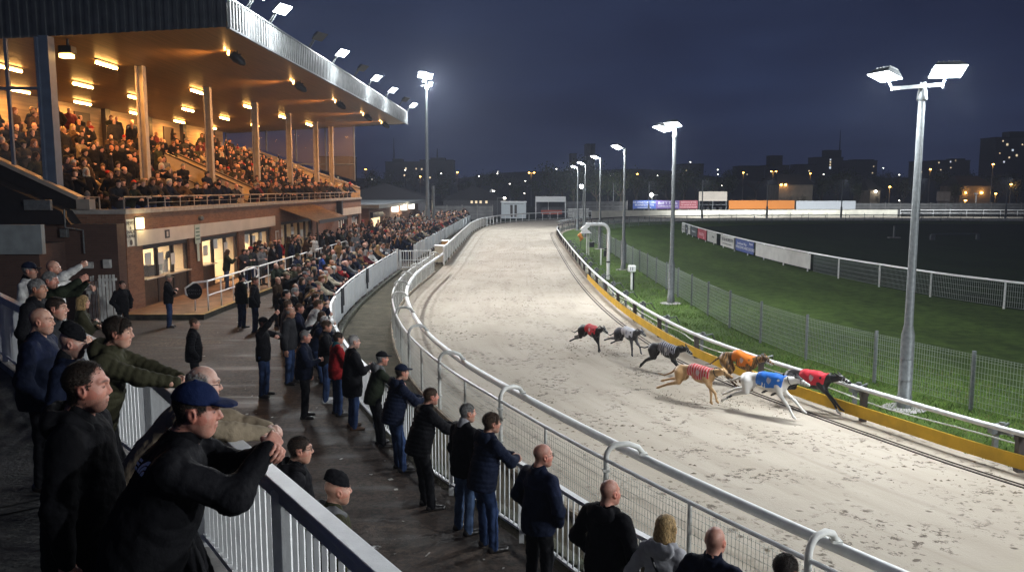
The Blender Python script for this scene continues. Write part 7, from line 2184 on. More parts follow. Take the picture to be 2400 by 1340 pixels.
def dog(px, py, lift, heading, pose, coat, vst, label, sc=1.0, ears=None, socks=False, mir=False):
    g = at(px, py)
    o = thing('greyhound', label, 'greyhound', (g.x, g.y, .012 + lift), -R(heading), None, sc)
    P, Q, t, P2, Q2, hx, f, u = DOGM[pose]
    mi = (t[Q[:, 0]] == 2).astype(int)
    ms = [DC[coat], nose_m, DC['white'], DC['black']]
    C = P[Q].mean(1)
    if socks: mi[(C[:, 2] < .09) & (C[:, 1] > .3)] = 2
    if ears: mi[(mi == 0) & (((C - hx) @ u) > .028) & (C[:, 1] > .45)] = 3
    s = np.array([-1, 1, 1], np.float32) if mir else np.ones(3, np.float32)
    q_ = Q[:, ::-1] if mir else Q
    link('body', mesh_np('greyhound_body', P * s, q_, ms, mi), o)
    jk = link('racing_vest', mesh_np('vest', P2, Q2, [VE[vst]]), o)
    # wire muzzle
    mb = MB()
    for a in (.07, .12, .17):
        c = Vector(hx + f * a - u * (.018 + .12 * a)); r = .06 - .11 * (a - .07)
        ring = [c + Vector((math.cos(q) * r, 0, 0)) + Vector(u) * (math.sin(q) * r) for q in [i * PI / 5 for i in range(11)]]
        mb.tube(ring, .0035, 4, False)
    for q in (0, PI / 2, PI, -PI / 2):
        pts = []
        for a in (.06, .12, .18, .215):
            c = Vector(hx + f * a - u * (.018 + .12 * a)); r = (.06 - .11 * (a - .07)) if a < .2 else .018
            pts.append(c + Vector((math.cos(q) * r, 0, 0)) + Vector(u) * (math.sin(q) * r))
        mb.tube(pts, .0035, 4, False)
    mb.build('muzzle', M['black_metal'] if coat in ('white', 'patch', 'fawn') else M['wire'], o)
    mb = MB(); c = Vector((0, .47, .665)); ax = Vector((0, .23, .07)).normalized(); up = Vector((0, -.07, .23)).normalized()
    ring = [c + Vector((math.cos(q) * .086, 0, 0)) + up * (math.sin(q) * .086) for q in [i * PI / 7 for i in range(15)]]
    mb.tube(ring, .009, 5, False); mb.build('collar', M['black_metal'], o, True)
    return o
dog(1382, 824, .03, 149, 'land', 'black', 'red', 'black greyhound in a red vest at the back of the pack', 0.98)
dog(1468, 832, .03, 150, 'land', 'grey', 'white', 'dark grey greyhound in a white vest second from the back of the pack', 0.99, mir=True)
dog(1556, 878, .03, 138, 'push', 'black', 'striped', 'black greyhound in a black and grey striped vest running alone in the middle', 1.0)
dog(1628, 944, .03, 136, 'land', 'fawn', 'redstripe', 'pale fawn greyhound in a red striped vest nearest the stand side', 1.06)
dog(1730, 908, .02, 136, 'gather', 'brindle', 'orange', 'brown brindle greyhound in an orange vest beside the yellow board', 1.04)
dog(1790, 972, .06, 133, 'stretch', 'patch', 'blue', 'white greyhound with dark ears in a blue vest stretched at full gallop', 1.1, ears=True)
dog(1890, 962, .05, 138, 'stretch', 'black', 'red', 'black greyhound in a red vest leading the pack against the inner rail', 1.08, socks=True, mir=True)

# sand kicked up behind the paws: uncountable grains
rr = np.random.RandomState(21); V = []; Q = []
for (px, py) in ((1352, 822), (1440, 836), (1505, 884), (1565, 935), (1600, 945), (1690, 905), (1718, 952), (1740, 960), (1822, 960), (1640, 958), (1850, 985)):
    g = at(px, py)
    for _ in range(34):
        r = .006 + .012 * rr.rand() ** 2; c = np.array([g.x - .1 + rr.randn() * .16, g.y + .1 + rr.randn() * .16, .02 + abs(rr.randn()) * .09]); b = len(V)
        for k in range(3): V.append(c + np.array([math.cos(k * 2.1 + c[0] * 50) * r, math.sin(k * 2.1 + c[0] * 50) * r, -.4 * r]))
        V.append(c + np.array([0, 0, r])); Q += [(b, b + 1, b + 3), (b + 1, b + 2, b + 3), (b + 2, b, b + 3), (b + 2, b + 1, b)]
props(link('sand_spray', mesh_np('sand_spray', V, Q, [bpy.data.materials['damp_sand']], smooth=False)), kind='stuff')

# betting slips and crumbs trodden into the tarmac: uncountable
rr = np.random.RandomState(8); V = []; Q = []
for _ in range(150):
    k = rr.randint(0, len(RC) - 1); p = RC[k]
    if p.y > 40 or p.y < 6: continue
    x, y = p.x - .4 - rr.rand() ** 1.4 * 4.5, p.y + rr.randn() * .4; a = rr.rand() * 6.3; l, w = .012 + .05 * rr.rand() ** 2, .01 + .025 * rr.rand() ** 2; b = len(V)
    for (u, v) in ((-l, -w), (l, -w), (l, w), (-l, w)): V.append((x + u * math.cos(a) - v * math.sin(a), y + u * math.sin(a) + v * math.cos(a), .024 + rr.rand() * .012))
    Q.append((b, b + 1, b + 2, b + 3))
props(link('paper_scraps', mesh_np('paper_scraps', V, Q, [mat('paper_scrap', (.55, .53, .48), .8, var=.5, vscale=9)], smooth=False)), kind='stuff')
# ================================================================== beyond the track
M['night_wall'] = mat('night_wall', (.09, .088, .095), .9, var=.3)
M['night_roof'] = mat('night_roof', (.035, .033, .036), .9)
M['blockwork'] = mat('concrete_panel', (.2, .2, .195), .85, var=.35, vscale=1.2)
M['litwin'] = emis('lit_window', (1.0, .8, .5), 1.0)
M['litwin2'] = emis('cool_lit_window', (.8, .9, 1.0), 1.0)
M['warmlamp'] = emis('sodium_lamp', (1.0, .45, .08), 30)
M['coollamp'] = emis('white_street_lamp', (1.0, .93, .8), 22)
# hill with the town on it
def hill_h(x, y):
    f = max(0.0, min(1.0, (y - 190) / 330.0)); f = f * f * (3 - 2 * f)
    return f * (11 + 3.5 * math.sin(x * .011 + 1) + 2.2 * math.sin(x * .031) + 1.2 * math.sin(x * .07 + 2))
nx_, ny_ = 120, 26
V = []; Q = []
for j in range(ny_):
    y = 185 + 900 * (j / (ny_ - 1)) ** 1.4
    for i in range(nx_):
        x = -900 + 1900 * i / (nx_ - 1); V.append((x, y, hill_h(x, y) - .3 + (0 if j else -.4)))
for j in range(ny_ - 1):
    for i in range(nx_ - 1): Q.append((j * nx_ + i, j * nx_ + i + 1, (j + 1) * nx_ + i + 1, (j + 1) * nx_ + i))
props(link('hill', mesh_np('hill', V, Q, [mat('hill_dark', (.012, .016, .01), .95, var=.4, vscale=.05)])), kind='structure')

# perimeter fence of concrete panels
def panel_fence(px0, px1, y, z1, lab, step=2.6):
    a, c = atd(px0, 480, y), atd(px1, 480, y)
    t = thing('perimeter_fence', lab, 'fence', (a.x, y, 0))
    L_ = c.x - a.x
    mb = MB()
    n = int(L_ / step)
    for i in range(n):
        for k in range(4): mb.box(step * i + .07, step * (i + 1) - .07, -.03, .03, .05 + z1 / 4 * k, z1 / 4 * (k + 1))
    o = mb.build('panels', M['blockwork'], t)
    o['kind'] = 'stuff'
    mb = MB()
    for i in range(n + 1): mb.box(step * i - .07, step * i + .07, -.08, .08, 0, z1 + .15)
    o = mb.build('posts', M['concrete'], t); o['kind'] = 'stuff'
panel_fence(1328, 1500, 140, 2.3, 'grey panel fence left of the blue advert at the far end')
panel_fence(2004, 2460, 140, 2.0, 'grey panel fence right of the white hoarding')
panel_fence(905, 1185, 118, 2.0, 'dim grey block fence behind the far crowd left of the hut', 2.2)

def hoarding(px0, px1, z0, z1, m, lab, lines=(), tm=None, y=138.6):
    a, c = atd(px0, 480, y), atd(px1, 480, y)
    w = c.x - a.x
    t = thing('hoarding', lab, 'hoarding', (a.x + w / 2, y, 0))
    mb = MB(); mb.box(-w / 2, w / 2, -.06, .06, z0, z1); mb.build('panel', m, t)
    for k in range(max(2, int(w / 2.6)) + 1):
        x = -w / 2 + .1 + (w - .2) * k / max(2, int(w / 2.6)); mb = MB(); mb.box(x - .06, x + .06, -.02, .1, 0, z0); mb.build('leg', M['galv'], t)
    for (s, x, z, sz, sx) in lines: text_mesh('lettering', s, sz, tm, (x * w / 2, -.075, z), 0, t, sx=sx, ext=.01)
    return t
wl_ = mat('hoarding_lettering', (.75, .76, .8), .5); pk_ = mat('hoarding_pink', (.78, .55, .55), .5)
bl2 = mat('hoarding_blue', (.06, .11, .36), .6); pu2 = mat('hoarding_violet', (.16, .1, .3), .6); rd2 = mat('hoarding_red', (.42, .1, .12), .6)
hoarding(1483, 1537, 1.1, 2.5, bl2, 'blue advert hoarding with three lines of white lettering at the far end', [('OR SMART LIFT HIRE', 0, 2.15, .42, 1.0), ('BUSINESS RATES', 0, 1.72, .42, 1.05), ('www.smartlift.co', 0, 1.28, .34, 1.0)], wl_)
hoarding(1537.3, 1592, 1.1, 2.5, pu2, 'violet advert hoarding with big pale lettering in the middle of the three', [('Bolf Y Tools', 0, 2.05, .68, .95), ('COMMERCIAL PROVISION', 0, 1.5, .34, .85)], wl_)
hoarding(1592.3, 1635, 1.1, 2.5, rd2, 'red advert hoarding with lines of pink lettering at the far end', [('Bathrooms & Tiles', 0, 2.2, .38, .9), ('for people & more', 0, 1.78, .36, .9), ('KITCHEN SHOWROOM', 0, 1.34, .34, .8)], pk_)
hoarding(1708, 1862, 1.05, 2.5, mat('hoarding_orange', (.72, .235, .03), .6), 'plain orange hoarding behind the far bend')
hoarding(1866, 2005, 1.0, 2.42, mat('hoarding_white', (.62, .65, .68), .6, var=.08), 'plain white hoarding beside the orange one')
a, c = atd(1638, 450, 139), atd(1704, 450, 139); w = c.x - a.x
t = thing('scoreboard', 'cream scoreboard raised on a steel frame between the red and the orange hoardings', 'scoreboard', (a.x, 139, 0))
mb = MB(); mb.box(0, w, -.15, .15, 2.4, 4.0); mb.build('panel', M['cream'], t)
mb = MB()
for k in range(7): mb.box(.1, w - .1, -.165, -.152, 2.55 + .2 * k, 2.57 + .2 * k)
mb.build('slat_lines', M['blockwork'], t)
mb = MB()
for x in (.1, w / 2, w - .1): mb.box(x - .06, x + .06, -.06, .06, 0, 2.4)
mb.box(0, w, -.05, .05, 1.75, 1.83); mb.build('frame', M['galv'], t)
mb = MB()
for x in (.6, 1.4, 2.6, 3.6): mb.box(x, x + .5, .3, .7, .9, 1.3)
mb.build('equipment', M['black_metal'], t)

# hut, shelter, box at the far bend
a, c = atd(1175, 490, 121), atd(1233, 490, 121); w = c.x - a.x
t = thing('hut', 'pale blue white site hut with two dark doors beyond the bend', 'hut', (a.x, 121, 0))
mb = MB(); mb.box(0, w, 0, 2.6, .1, 2.45); mb.build('wall', mat('hut_wall', (.55, .6, .62), .5, var=.12), t)
mb = MB(); mb.box(-.1, w + .1, -.12, 2.7, 2.45, 2.62); mb.build('roof', M['white'], t)
for x in (w * .36, w * .53):
    mb = MB(); mb.box(x, x + w * .1, -.03, -.004, .3, 2.1); mb.build('door', M['dark_frame'], t)
mb = MB(); mb.box(w * .1, w * .9, -.05, -.004, 2.2, 2.26); mb.build('gutter', M['galv'], t)
t2 = thing('camera_bracket', 'small bracket lamp on a post left of the hut', 'lamp', (a.x - .6, 121.5, 0))
mb = MB(); mb.tube([(0, 0, 0), (0, 0, 3.1), (.9, 0, 3.1)], .06, 6); mb.build('post', M['galv'], t2); mb = MB(); mb.box(.9, 1.25, -.15, .15, 2.95, 3.2); mb.build('lens', M['coollamp'], t2)
a, c = atd(1255, 480, 126), atd(1326, 480, 126); w = c.x - a.x
t = thing('shelter', 'open shelter with white fascia over red seats at the far bend', 'shelter', (a.x, 126, 0))
mb = MB(); mb.box(0, w, 0, .12, 2.45, 3.3); mb.build('fascia', M['white'], t); mb = MB(); mb.box(-.05, w + .05, .13, 3.0, 2.9, 3.05); mb.build('roof', M['night_roof'], t)
for x in (.06, w - .06):
    mb = MB(); mb.box(x - .06, x + .06, 0, .12, 0, 2.45); mb.build('post', M['white'], t)
mb = MB(); mb.box(w * .45 - .04, w * .45 + .04, 2.8, 2.9, 0, 2.9); mb.build('post', M['white'], t)
mb = MB(); mb.box(0, w, 2.9, 3, 0, 2.9); mb.build('back', M['night_wall'], t)
mb = MB()
mb.box(w * .2, w * .9, 1.2, 1.7, .5, .62); mb.box(w * .2, w * .9, 1.7, 1.8, .62, 1.15); mb.build('seat', mat('red_seat', (.4, .09, .05), .6), t)
a = atd(1330, 490, 127); t = thing('low_box', 'long low white box beside the shelter at the far bend', 'box', (a.x, 127, 0))
mb = MB(); mb.box(0, 3.3, 0, 1, .05, 1.3); mb.build('case', M['white_dirty'], t); mb = MB(); mb.box(-.05, 3.35, -.05, 1.05, 1.3, 1.4); mb.build('lid', M['white'], t)
# gooseneck lamp left of the hut
p = at(1149, 503); t = thing('gooseneck_lamp', 'thin white gooseneck lamp by the crowd left of the hut', 'lamp', p)
mb = MB(); mb.tube([(0, 0, 0), (0, 0, 4.0), (.1, 0, 4.3), (.4, 0, 4.35), (.55, 0, 4.2)], .09, 8); mb.build('post', M['white'], t, True)
mb = MB(); mb.box(.4, .75, -.1, .1, 4.02, 4.12); mb.build('lens', M['coollamp'], t)
p = at(2285, 503); t = thing('gooseneck_lamp', 'short white lamp on a post by the far rail at the right', 'lamp', p)
mb = MB(); mb.tube([(0, 0, 0), (0, 0, 3.5)], .1, 8); mb.build('post', M['white'], t, True); mb = MB(); mb.box(-.3, .2, -.2, .2, 3.5, 3.75); mb.build('lens', M['white'], t)
p = at(1494, 497); t = thing('dish_lamp', 'small round white lamp on a bracket above the far fence', 'lamp', (p.x, 141, 0))
mb = MB(); mb.tube([(0, 0, 0), (0, 0, 3.4), (.9, 0, 3.4)], .06, 6); mb.build('post', M['galv'], t); mb = MB(); mb.tube([(-.15, -.1, 3.4), (-.1, -.2, 3.4)], [.35, .3], 12); mb.build('lens', M['coollamp'], t)

# lower flat roofed building beyond the stand
fb = thing('clubhouse', 'low flat roofed building with lit shopfronts beyond the stand', 'building')
mb = MB(); mb.bbox(-22, -13.9, 71.5, 104, 0, 2.75); mb.build('wall', M['brick'], fb)
mb = MB(); mb.bbox(-22.5, -12.9, 71, 105, 2.75, 3.1); mb.build('roof', M['galv'], fb)
mb = MB(); mb.bbox(-13.88, -13.84, 72.5, 76.5, .3, 1.85); sw_ = mb.build('shop_window', emis('clubhouse_window', (1, .78, .42), 1.7), fb)
mb = MB(); mb.bbox(-13.86, -13.6, 71.9, 77.1, 1.9, 2.4); mb.build('shop_sign', M['black_metal'], fb)
mb = MB(); mb.bbox(-13.88, -13.84, 78.0, 79.4, .2, 2.1); mb.build('door', mat('orange_door', (.35, .12, .04), .6), fb)
for y, s_, k in ((83, .7, 0), (89, .8, 1), (95, .8, 2)):
    mb = MB(); mb.bbox(-13.8, -13.3, y, y + 1.3, 2.15, 2.7); mb.build('light_box', emis('lightbox', (1, .95, .8), 3.5), fb)
ld = bpy.data.lights.new('lightbox_glow', 'POINT'); ld.energy = 350; ld.color = (1, .85, .6); ld.shadow_soft_size = .4
lo = bpy.data.objects.new('lightbox_glow', ld); COL.objects.link(lo); lo.parent = fb; lo.location = Bp(-12.6, 88, 2.4)
def hip_roof(x0, x1, y0, y1, zw, zr, lab):
    t = thing('house', lab, 'house', (x0, y0, 0)); w, d = x1 - x0, y1 - y0
    mb = MB(); mb.box(0, w, 0, d, 0, zw); mb.build('wall', M['night_wall'], t)
    mb = MB(); e = .5; q = min(w, d) * .45
    if w > d: top = [(q, d / 2, zr), (w - q, d / 2, zr)]
    else: top = [(w / 2, q, zr), (w / 2, d - q, zr)]
    v = [(-e, -e, zw), (w + e, -e, zw), (w + e, d + e, zw), (-e, d + e, zw)] + top
    f = [(0, 1, 5, 4), (1, 2, 5), (2, 3, 4, 5), (3, 0, 4)] if w > d else [(0, 1, 4), (1, 2, 5, 4), (2, 3, 5), (3, 0, 4, 5)]
    mb.add(v, f + [(3, 2, 1, 0)]); mb.build('roof', M['night_roof'], t)
    return t
hip_roof(-24, -11.5, 108, 122, 3.1, 5.2, 'dark bungalow with a broad hipped roof behind the lit shopfronts')
t = hip_roof(-10.8, -1.5, 128, 138, 2.8, 5.0, 'dark hipped bungalow with a few lit windows behind the block fence')
for x in (4.3, 5.0, 5.7, 6.6):
    mb = MB(); mb.box(x, x + .35, -.03, -.004, 2.2, 2.6); mb.build('window', M['litwin'], t)
hip_roof(-40, -27, 140, 152, 4, 7, 'dark house with a hipped roof seen through the far glass screen')

# town blocks: every building its own thing
def block(px0, px1, pyt, y, lab, wins=(), steps=(), warm=True, mast=None):
    a, c, tp = atd(px0, 440, y), atd(px1, 440, y), atd(px0, pyt, y)
    zb = max(0, hill_h(a.x, y)) - 1.5
    t = thing('tower_block' if (tp.z - zb) > 24 else 'town_building', lab, 'building', (a.x, y, zb))
    w, h = c.x - a.x, (tp.z - zb) * (.93 if tp.z < 40 else .97)
    mb = MB(); mb.box(0, w, 0, 14, 0, h); mb.build('wall', M['night_wall'], t)
    mb = MB(); mb.box(-.2, w + .2, -.2, 14.2, h, h + .5)
    for (f0, f1, hh) in steps: mb.box(w * f0, w * f1, 2, 9, h + .5, h + hh)
    mb.build('roof', M['night_roof'], t)
    if mast: mb = MB(); mb.tube([(w * mast[0], 5, h), (w * mast[0], 5, h + mast[1])], [.5, .15], 6); mb.build('mast', M['night_roof'], t)
    for i, (fx, fz, s) in enumerate(wins):
        mb = MB(); mb.box(w * fx - s * .35, w * fx + s * .35, -.12, -.02, h * fz - s * .4, h * fz + s * .4); mb.build('window', M['litwin'] if (i + int(warm)) % 3 else M['litwin2'], t)
block(904, 1000, 377, 420, 'long dark flat block with a spire mast left of the light mast', [(.5, .75, 1.1), (.75, .74, .9), (.1, .45, 1.1), (.46, .46, 1.1)], [(.16, .4, 2.0)], mast=(.18, 13))
block(985, 1062, 372, 380, 'dark block with a sloping shoulder behind the light mast', [(.05, .7, .9), (.3, .4, 1)], [(.3, .75, 1.5)], mast=(.5, 6))
block(752, 820, 362, 300, 'dark flat roofed block seen through the far end of the stand', [(.6, .5, .8)])
block(1337, 1351, 358, 480, 'square dark chimney block above the trees behind the lamp posts')
block(1373, 1380, 334, 500, 'left one of a pair of tall thin dark chimneys')
block(1384, 1394, 334, 500, 'right one of a pair of tall thin dark chimneys, slightly wider')
block(1597, 1648, 384, 400, 'dark building with a single bright lamp on its roof behind the second lamp post', [(.2, .55, .9), (.1, .3, .8)])
block(1733, 1790, 388, 430, 'low dark flat building left of the stepped block', [(.3, .5, .6)])
block(1794, 1848, 386, 470, 'stepped dark block right of centre on the skyline', [], [(.2, .75, 6)])
block(1868, 1912, 384, 500, 'low dark wing left of the tallest middle block', [(.6, .6, 1)])
block(1910, 1973, 366, 520, 'tallest dark block in the middle of the skyline with a column of lit windows', [(.53, .92, 1.2), (.53, .82, 1.2), (.53, .7, 1.2), (.53, .58, 1.6)], [(.4, .97, 5)], warm=False, mast=(.97, 18))
block(1974, 2053, 374, 540, 'wide dark block right of the tallest middle one', [(.87, .45, 1.0), (.9, .75, .8)], [(.3, .95, 1.2)])
block(2154, 2190, 376, 480, 'low dark block just right of the near lamp post on the skyline', [(.1, .45, .8)])
block(2193, 2270, 374, 500, 'dark block with several lit upper windows left of the right hand tower', [(.05, .9, 1.0), (.12, .5, .9), (.4, .95, 1.1), (.42, .62, .9), (.55, 1.02, 1)], [(.5, .9, 1.5)])
block(2326, 2440, 316, 430, 'tall dark tower block at the right edge with scattered lit windows', [(.15, .93, .9), (.24, .85, 1.4), (.36, .72, 1.2), (.3, .55, 1.0), (.45, .6, 1.3), (.2, .45, 1.1), (.55, .85, .9), (.1, .65, .7), (.62, .7, .9)], [(.33, .7, 3.5)])
# lit house walls beyond the fence
def house(px0, px1, pyt, y, lab, m, lamps=()):
    a, c, tp = atd(px0, 440, y), atd(px1, 440, y), atd(px0, pyt, y)
    t = thing('house', lab, 'house', (a.x, y, 0)); w, h = c.x - a.x, tp.z
    mb = MB(); mb.box(0, w, 0, 8, 0, h); mb.build('wall', m, t)
    mb = MB(); mb.add([(-.4, -.4, h), (w + .4, -.4, h), (w + .4, 8.4, h), (-.4, 8.4, h), (w * .1, 4, h + 2.2), (w * .9, 4, h + 2.2)], [(0, 1, 5, 4), (1, 2, 5), (2, 3, 4, 5), (3, 0, 4), (3, 2, 1, 0)]); mb.build('roof', M['night_roof'], t)
    for (fx, fz, col) in lamps:
        mb = MB(); mb.box(w * fx - .16, w * fx + .16, -.35, -.02, h * fz - .15, h * fz + .15); mb.build('wall_lamp', M[col], t)
        ld = bpy.data.lights.new('wall_lamp_light', 'POINT'); ld.energy = 60; ld.color = (1, .5, .15) if col == 'warmlamp' else (1, .85, .6); ld.shadow_soft_size = .2
        lo = bpy.data.objects.new('wall_lamp_light', ld); COL.objects.link(lo); lo.parent = t; lo.location = (w * fx, -.9, h * fz + .3)
rend = mat('rendered_wall', (.22, .19, .15), .9, var=.3, vscale=.8)
house(1826, 1905, 433, 168, 'pale rendered house with two warm lamps behind the orange hoarding', rend, [(.05, 1.0, 'warmlamp'), (.18, 1.0, 'warmlamp')])
house(2250, 2322, 436, 172, 'brown house lit amber by two wall lamps near the right edge', rend, [(.17, .72, 'warmlamp'), (.7, .72, 'warmlamp')])
house(2040, 2064, 446, 165, 'small gable house with one cool lamp behind a pale bush', rend, [(.5, .95, 'coollamp')])
a = atd(2196, 450, 155); t = thing('sign_board', 'small pale sign board standing dark beyond the far fence', 'sign', (a.x, 155, 0))
mb = MB(); mb.box(0, 2.6, 0, .1, 2.2, 3.9); mb.build('panel', M['blockwork'], t); mb = MB(); mb.box(.3, .4, 0, .1, 0, 2.2); mb.box(2.2, 2.3, 0, .1, 0, 2.2); mb.build('legs', M['galv'], t)

# street lamps of the town
SL = [(1245, 405, 210, 'warm', 2), (1072, 404, 230, 'warm', 1), (985, 414, 215, 'warm', 1), (857, 397, 250, 'warm', 1), (1494, 408, 230, 'warm', 1), (1742, 405, 215, 'warm', 1), (1812, 402, 215, 'warm', 2),
      (1899, 407, 225, 'warm', 1), (2180, 397, 190, 'warm', 1), (2327, 385, 170, 'warm', 1), (2333, 454, 175, 'warm', 1), (2369, 432, 165, 'warm', 1), (2085, 438, 170, 'warm', 1), (2262, 470, 150, 'warm', 1),
      (873, 420, 190, 'cool', 1), (950, 399, 255, 'cool', 1), (1034, 407, 240, 'cool', 1), (1122, 413, 235, 'cool', 1), (1167, 403, 280, 'cool', 1), (1195, 431, 190, 'cool', 1), (1231, 424, 180, 'cool', 1), (1229, 453, 150, 'cool', 1),
      (1432, 412, 220, 'cool', 1), (1541, 412, 235, 'cool', 1), (1618, 380, 330, 'cool', 1), (1682, 398, 260, 'cool', 1), (1682, 409, 240, 'cool', 1), (1691, 435, 180, 'cool', 1), (1930, 409, 230, 'cool', 1), (2070, 394, 330, 'cool', 1), (2107, 410, 190, 'cool', 1), (2107, 470, 150, 'cool', 1), (1166, 407, 290, 'cool', 1), (1304, 396, 380, 'cool', 1)]
near_words = {}
for k, (px, py, y, kind, n) in enumerate(SL):
    p = atd(px, py, y); zb = max(0.0, hill_h(p.x, y)) - .2
    side = 'left' if px < 1200 else ('middle' if px < 1800 else 'right')
    nm = 'amber' if kind == 'warm' else 'white'
    t = thing('street_lamp', 'distant %s street lamp%s glowing among the dark %s' % (nm, ' with two heads' if n == 2 else '', {'left': 'roofs left of the track', 'middle': 'trees behind the lamp row', 'right': 'town blocks on the right'}[side]), 'street lamp', (p.x, y, zb), 0, '%s street lamps among the %s' % (nm, {'left': 'roofs on the left', 'middle': 'trees in the middle', 'right': 'blocks on the right'}[side]))
    H = p.z - zb
    mb = MB(); mb.tube([(0, 0, 0), (0, 0, H)], [.14, .09], 6)
    xs = (.0,) if n == 1 else (-.55, .75)
    if n == 2: mb.bar((-.5, 0, H), (.7, 0, H), .08, .08)
    mb.build('pole', M['dark_post'] if kind == 'cool' else M['galv'], t)
    for x in xs:
        s = .22 if kind == 'warm' else .11 * (y / 200)
        mb = MB(); mb.tube([(x, -.12, H - s * .5), (x, -.12, H - s * .2), (x, -.12, H + s * .2), (x, -.12, H + s * .45)], [s * .6, s, s, s * .4], 8); mb.build('lamp_globe', M['warmlamp' if kind == 'warm' else 'coollamp'], t, True)
    if kind == 'warm' and k < 14:
        ld = bpy.data.lights.new('sodium_light', 'POINT'); ld.energy = 130; ld.color = (1, .42, .08); ld.shadow_soft_size = .3
        lo = bpy.data.objects.new('sodium_light', ld); COL.objects.link(lo); lo.parent = t; lo.location = (0, -.7, H - .2)

# trees: trunk with limbs, crown of loose leaf clumps
leaf_d = mat('leaf_dark', (.035, .05, .02), .8, spec=.2); leaf_l = mat('leaf_light', (.075, .09, .035), .8, spec=.2); bark = mat('bark', (.07, .05, .035), .9)
def tree_mesh(seed, H, Wd, bare):
    rr = np.random.RandomState(seed)
    mb = MB(); tips = []
    def limb(p, d, ln, r, lv):
        q = p + d * ln
        mid = p.lerp(q, .5) + Vector(rr.randn(3) * ln * .06)
        mb.tube([p, mid, q], [r, r * .75, r * .5], 5, cap=False)
        if lv == 0: tips.append(q); return
        for _ in range(3 if lv > 1 else 4):
            nd = (d + Vector((rr.randn() * .6 * Wd, rr.randn() * .6 * Wd, rr.rand() * .4))).normalized()
            limb(q, nd, ln * (.6 + .2 * rr.rand()), r * .5, lv - 1)
            tips.append(p.lerp(q, .4 + .6 * rr.rand()) + Vector(rr.randn(3) * .3))
    limb(Vector((0, 0, 0)), Vector((0, 0, 1)), H * .3, H * .03, 3)
    tv = mb
    n = len(tips) * (4 if bare else 16)
    C = np.array([tuple(tips[i % len(tips)]) for i in range(n)], np.float32) + rr.randn(n, 3).astype(np.float32) * H * (.04 if bare else .062)
    s = H * (.008 + .016 * rr.rand(n)) * (1 if not bare else .7)
    u = rr.randn(n, 3); u /= np.linalg.norm(u, axis=1)[:, None]
    w = np.cross(u, rr.randn(n, 3)); w /= np.linalg.norm(w, axis=1)[:, None]
    V = np.stack([C + u * s[:, None], C + w * s[:, None] * .6, C - u * s[:, None], C - w * s[:, None] * .6], 1).reshape(-1, 3)
    mi = (rr.rand(n) < .4).astype(int)
    return tv.mesh('trunk', bark), mesh_np('crown', V, np.arange(n * 4).reshape(n, 4), [leaf_d, leaf_l], mi, False)
TM = [tree_mesh(1, 9, 1.0, False), tree_mesh(2, 11, .8, False), tree_mesh(3, 7, 1.25, True), tree_mesh(5, 10, 1.1, False)]
TR = [(1290, 168, 1.0, 1), (1318, 175, 1.1, 0), (1345, 160, .95, 3), (1368, 172, 1.15, 1), (1398, 165, 1.0, 0), (1425, 178, 1.05, 3), (1455, 165, .9, 1), (1490, 180, 1.0, 0), (1535, 185, .95, 3), (1570, 170, .8, 2), (1604, 190, 1.0, 1), (1660, 180, .9, 0), (1705, 195, 1.0, 3),
      (1760, 160, .62, 2), (1845, 162, .62, 2), (1880, 161, .66, 2), (1925, 175, .8, 0), (1965, 185, .9, 1), (2010, 170, .75, 3), (2062, 160, .6, 2), (2120, 178, .85, 0), (2155, 165, .75, 2), (2210, 185, .9, 1), (2240, 160, .7, 3), (2340, 180, .85, 0), (2385, 165, .8, 3), (1100, 190, .8, 0), (1158, 200, .9, 1), (1210, 165, .65, 3), (1255, 185, .85, 0), (880, 170, .8, 1), (930, 180, .8, 0), (1040, 175, .75, 3), (720, 160, .9, 1), (660, 165, 1.0, 0)]
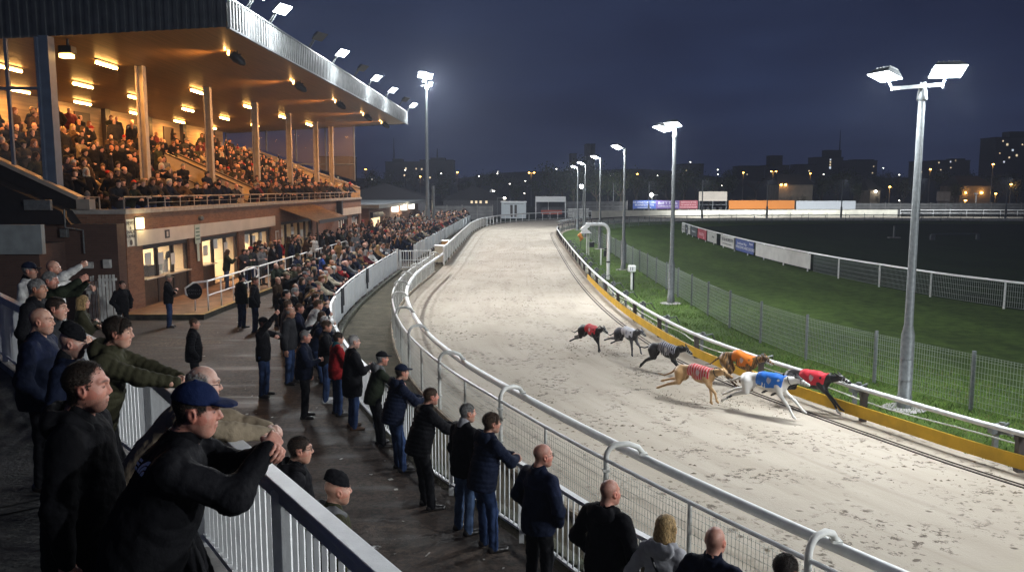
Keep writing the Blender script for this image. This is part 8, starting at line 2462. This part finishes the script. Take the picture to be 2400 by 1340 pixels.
kinds = ['round dense dark tree', 'tall narrow dark tree', 'bare thin twigged small tree', 'spreading dark tree']
nearby = [(0, 'behind the far glass screen of the stand'), (800, 'over the low roofs left of the light mast'), (1020, 'between the light mast and the hut'), (1240, 'behind the shelter and the lamp row'), (1480, 'behind the three advert hoardings'), (1650, 'behind the scoreboard'), (1720, 'behind the orange hoarding'), (1900, 'behind the white hoarding'), (2060, 'near the biggest lamp post'), (2190, 'at the right end of the far fence')]
for k, (px, y, s, v) in enumerate(TR):
    p = atd(px, 440, y)
    wds = [w for q, w in nearby if q <= px][-1]
    t = thing('tree', '%s %s' % (kinds[v], wds), 'tree', (p.x, y, 0), k * 1.7, 'trees beyond the far fence', s)
    link('trunk', TM[v][0], t); link('crown', TM[v][1], t)

# looser line of trees along the hill foot
rt = random.Random(5)
for k in range(46):
    px = 640 + k * 40 + rt.uniform(-14, 14); y = rt.uniform(235, 330); v = rt.choice([0, 1, 3, 2, 2]); p = atd(px, 440, y)
    if p.x < -70 and False: continue
    zb = hill_h(p.x, y) - .4
    top = rt.uniform(384, 404); sc_ = (atd(px, top, y).z - zb) / (9 if v == 0 else 11 if v == 1 else 7.6 if v == 2 else 10)
    t = thing('tree', 'distant dark tree in the ragged line along the hill foot', 'tree', (p.x, y, zb), k * 1.3, 'trees along the hill foot', max(.5, sc_))
    link('trunk', TM[v][0], t); link('crown', TM[v][1], t)
# ================================================================== night air: thin even haze round the whole place
hm = bpy.data.materials.new('night_air'); hm.use_nodes = True
t_ = hm.node_tree
for n in list(t_.nodes): t_.nodes.remove(n)
o_ = t_.nodes.new('ShaderNodeOutputMaterial'); v_ = t_.nodes.new('ShaderNodeVolumePrincipled')
v_.inputs['Color'].default_value = (.75, .82, 1.0, 1); v_.inputs['Density'].default_value = .0005; v_.inputs['Anisotropy'].default_value = .35
hm.cycles.volume_sampling = 'EQUIANGULAR'
t_.links.new(v_.outputs['Volume'], o_.inputs['Volume'])
mb = MB(); mb.box(-900, 1000, -60, 1200, -1.0, 62)
props(mb.build('haze', hm), kind='stuff')
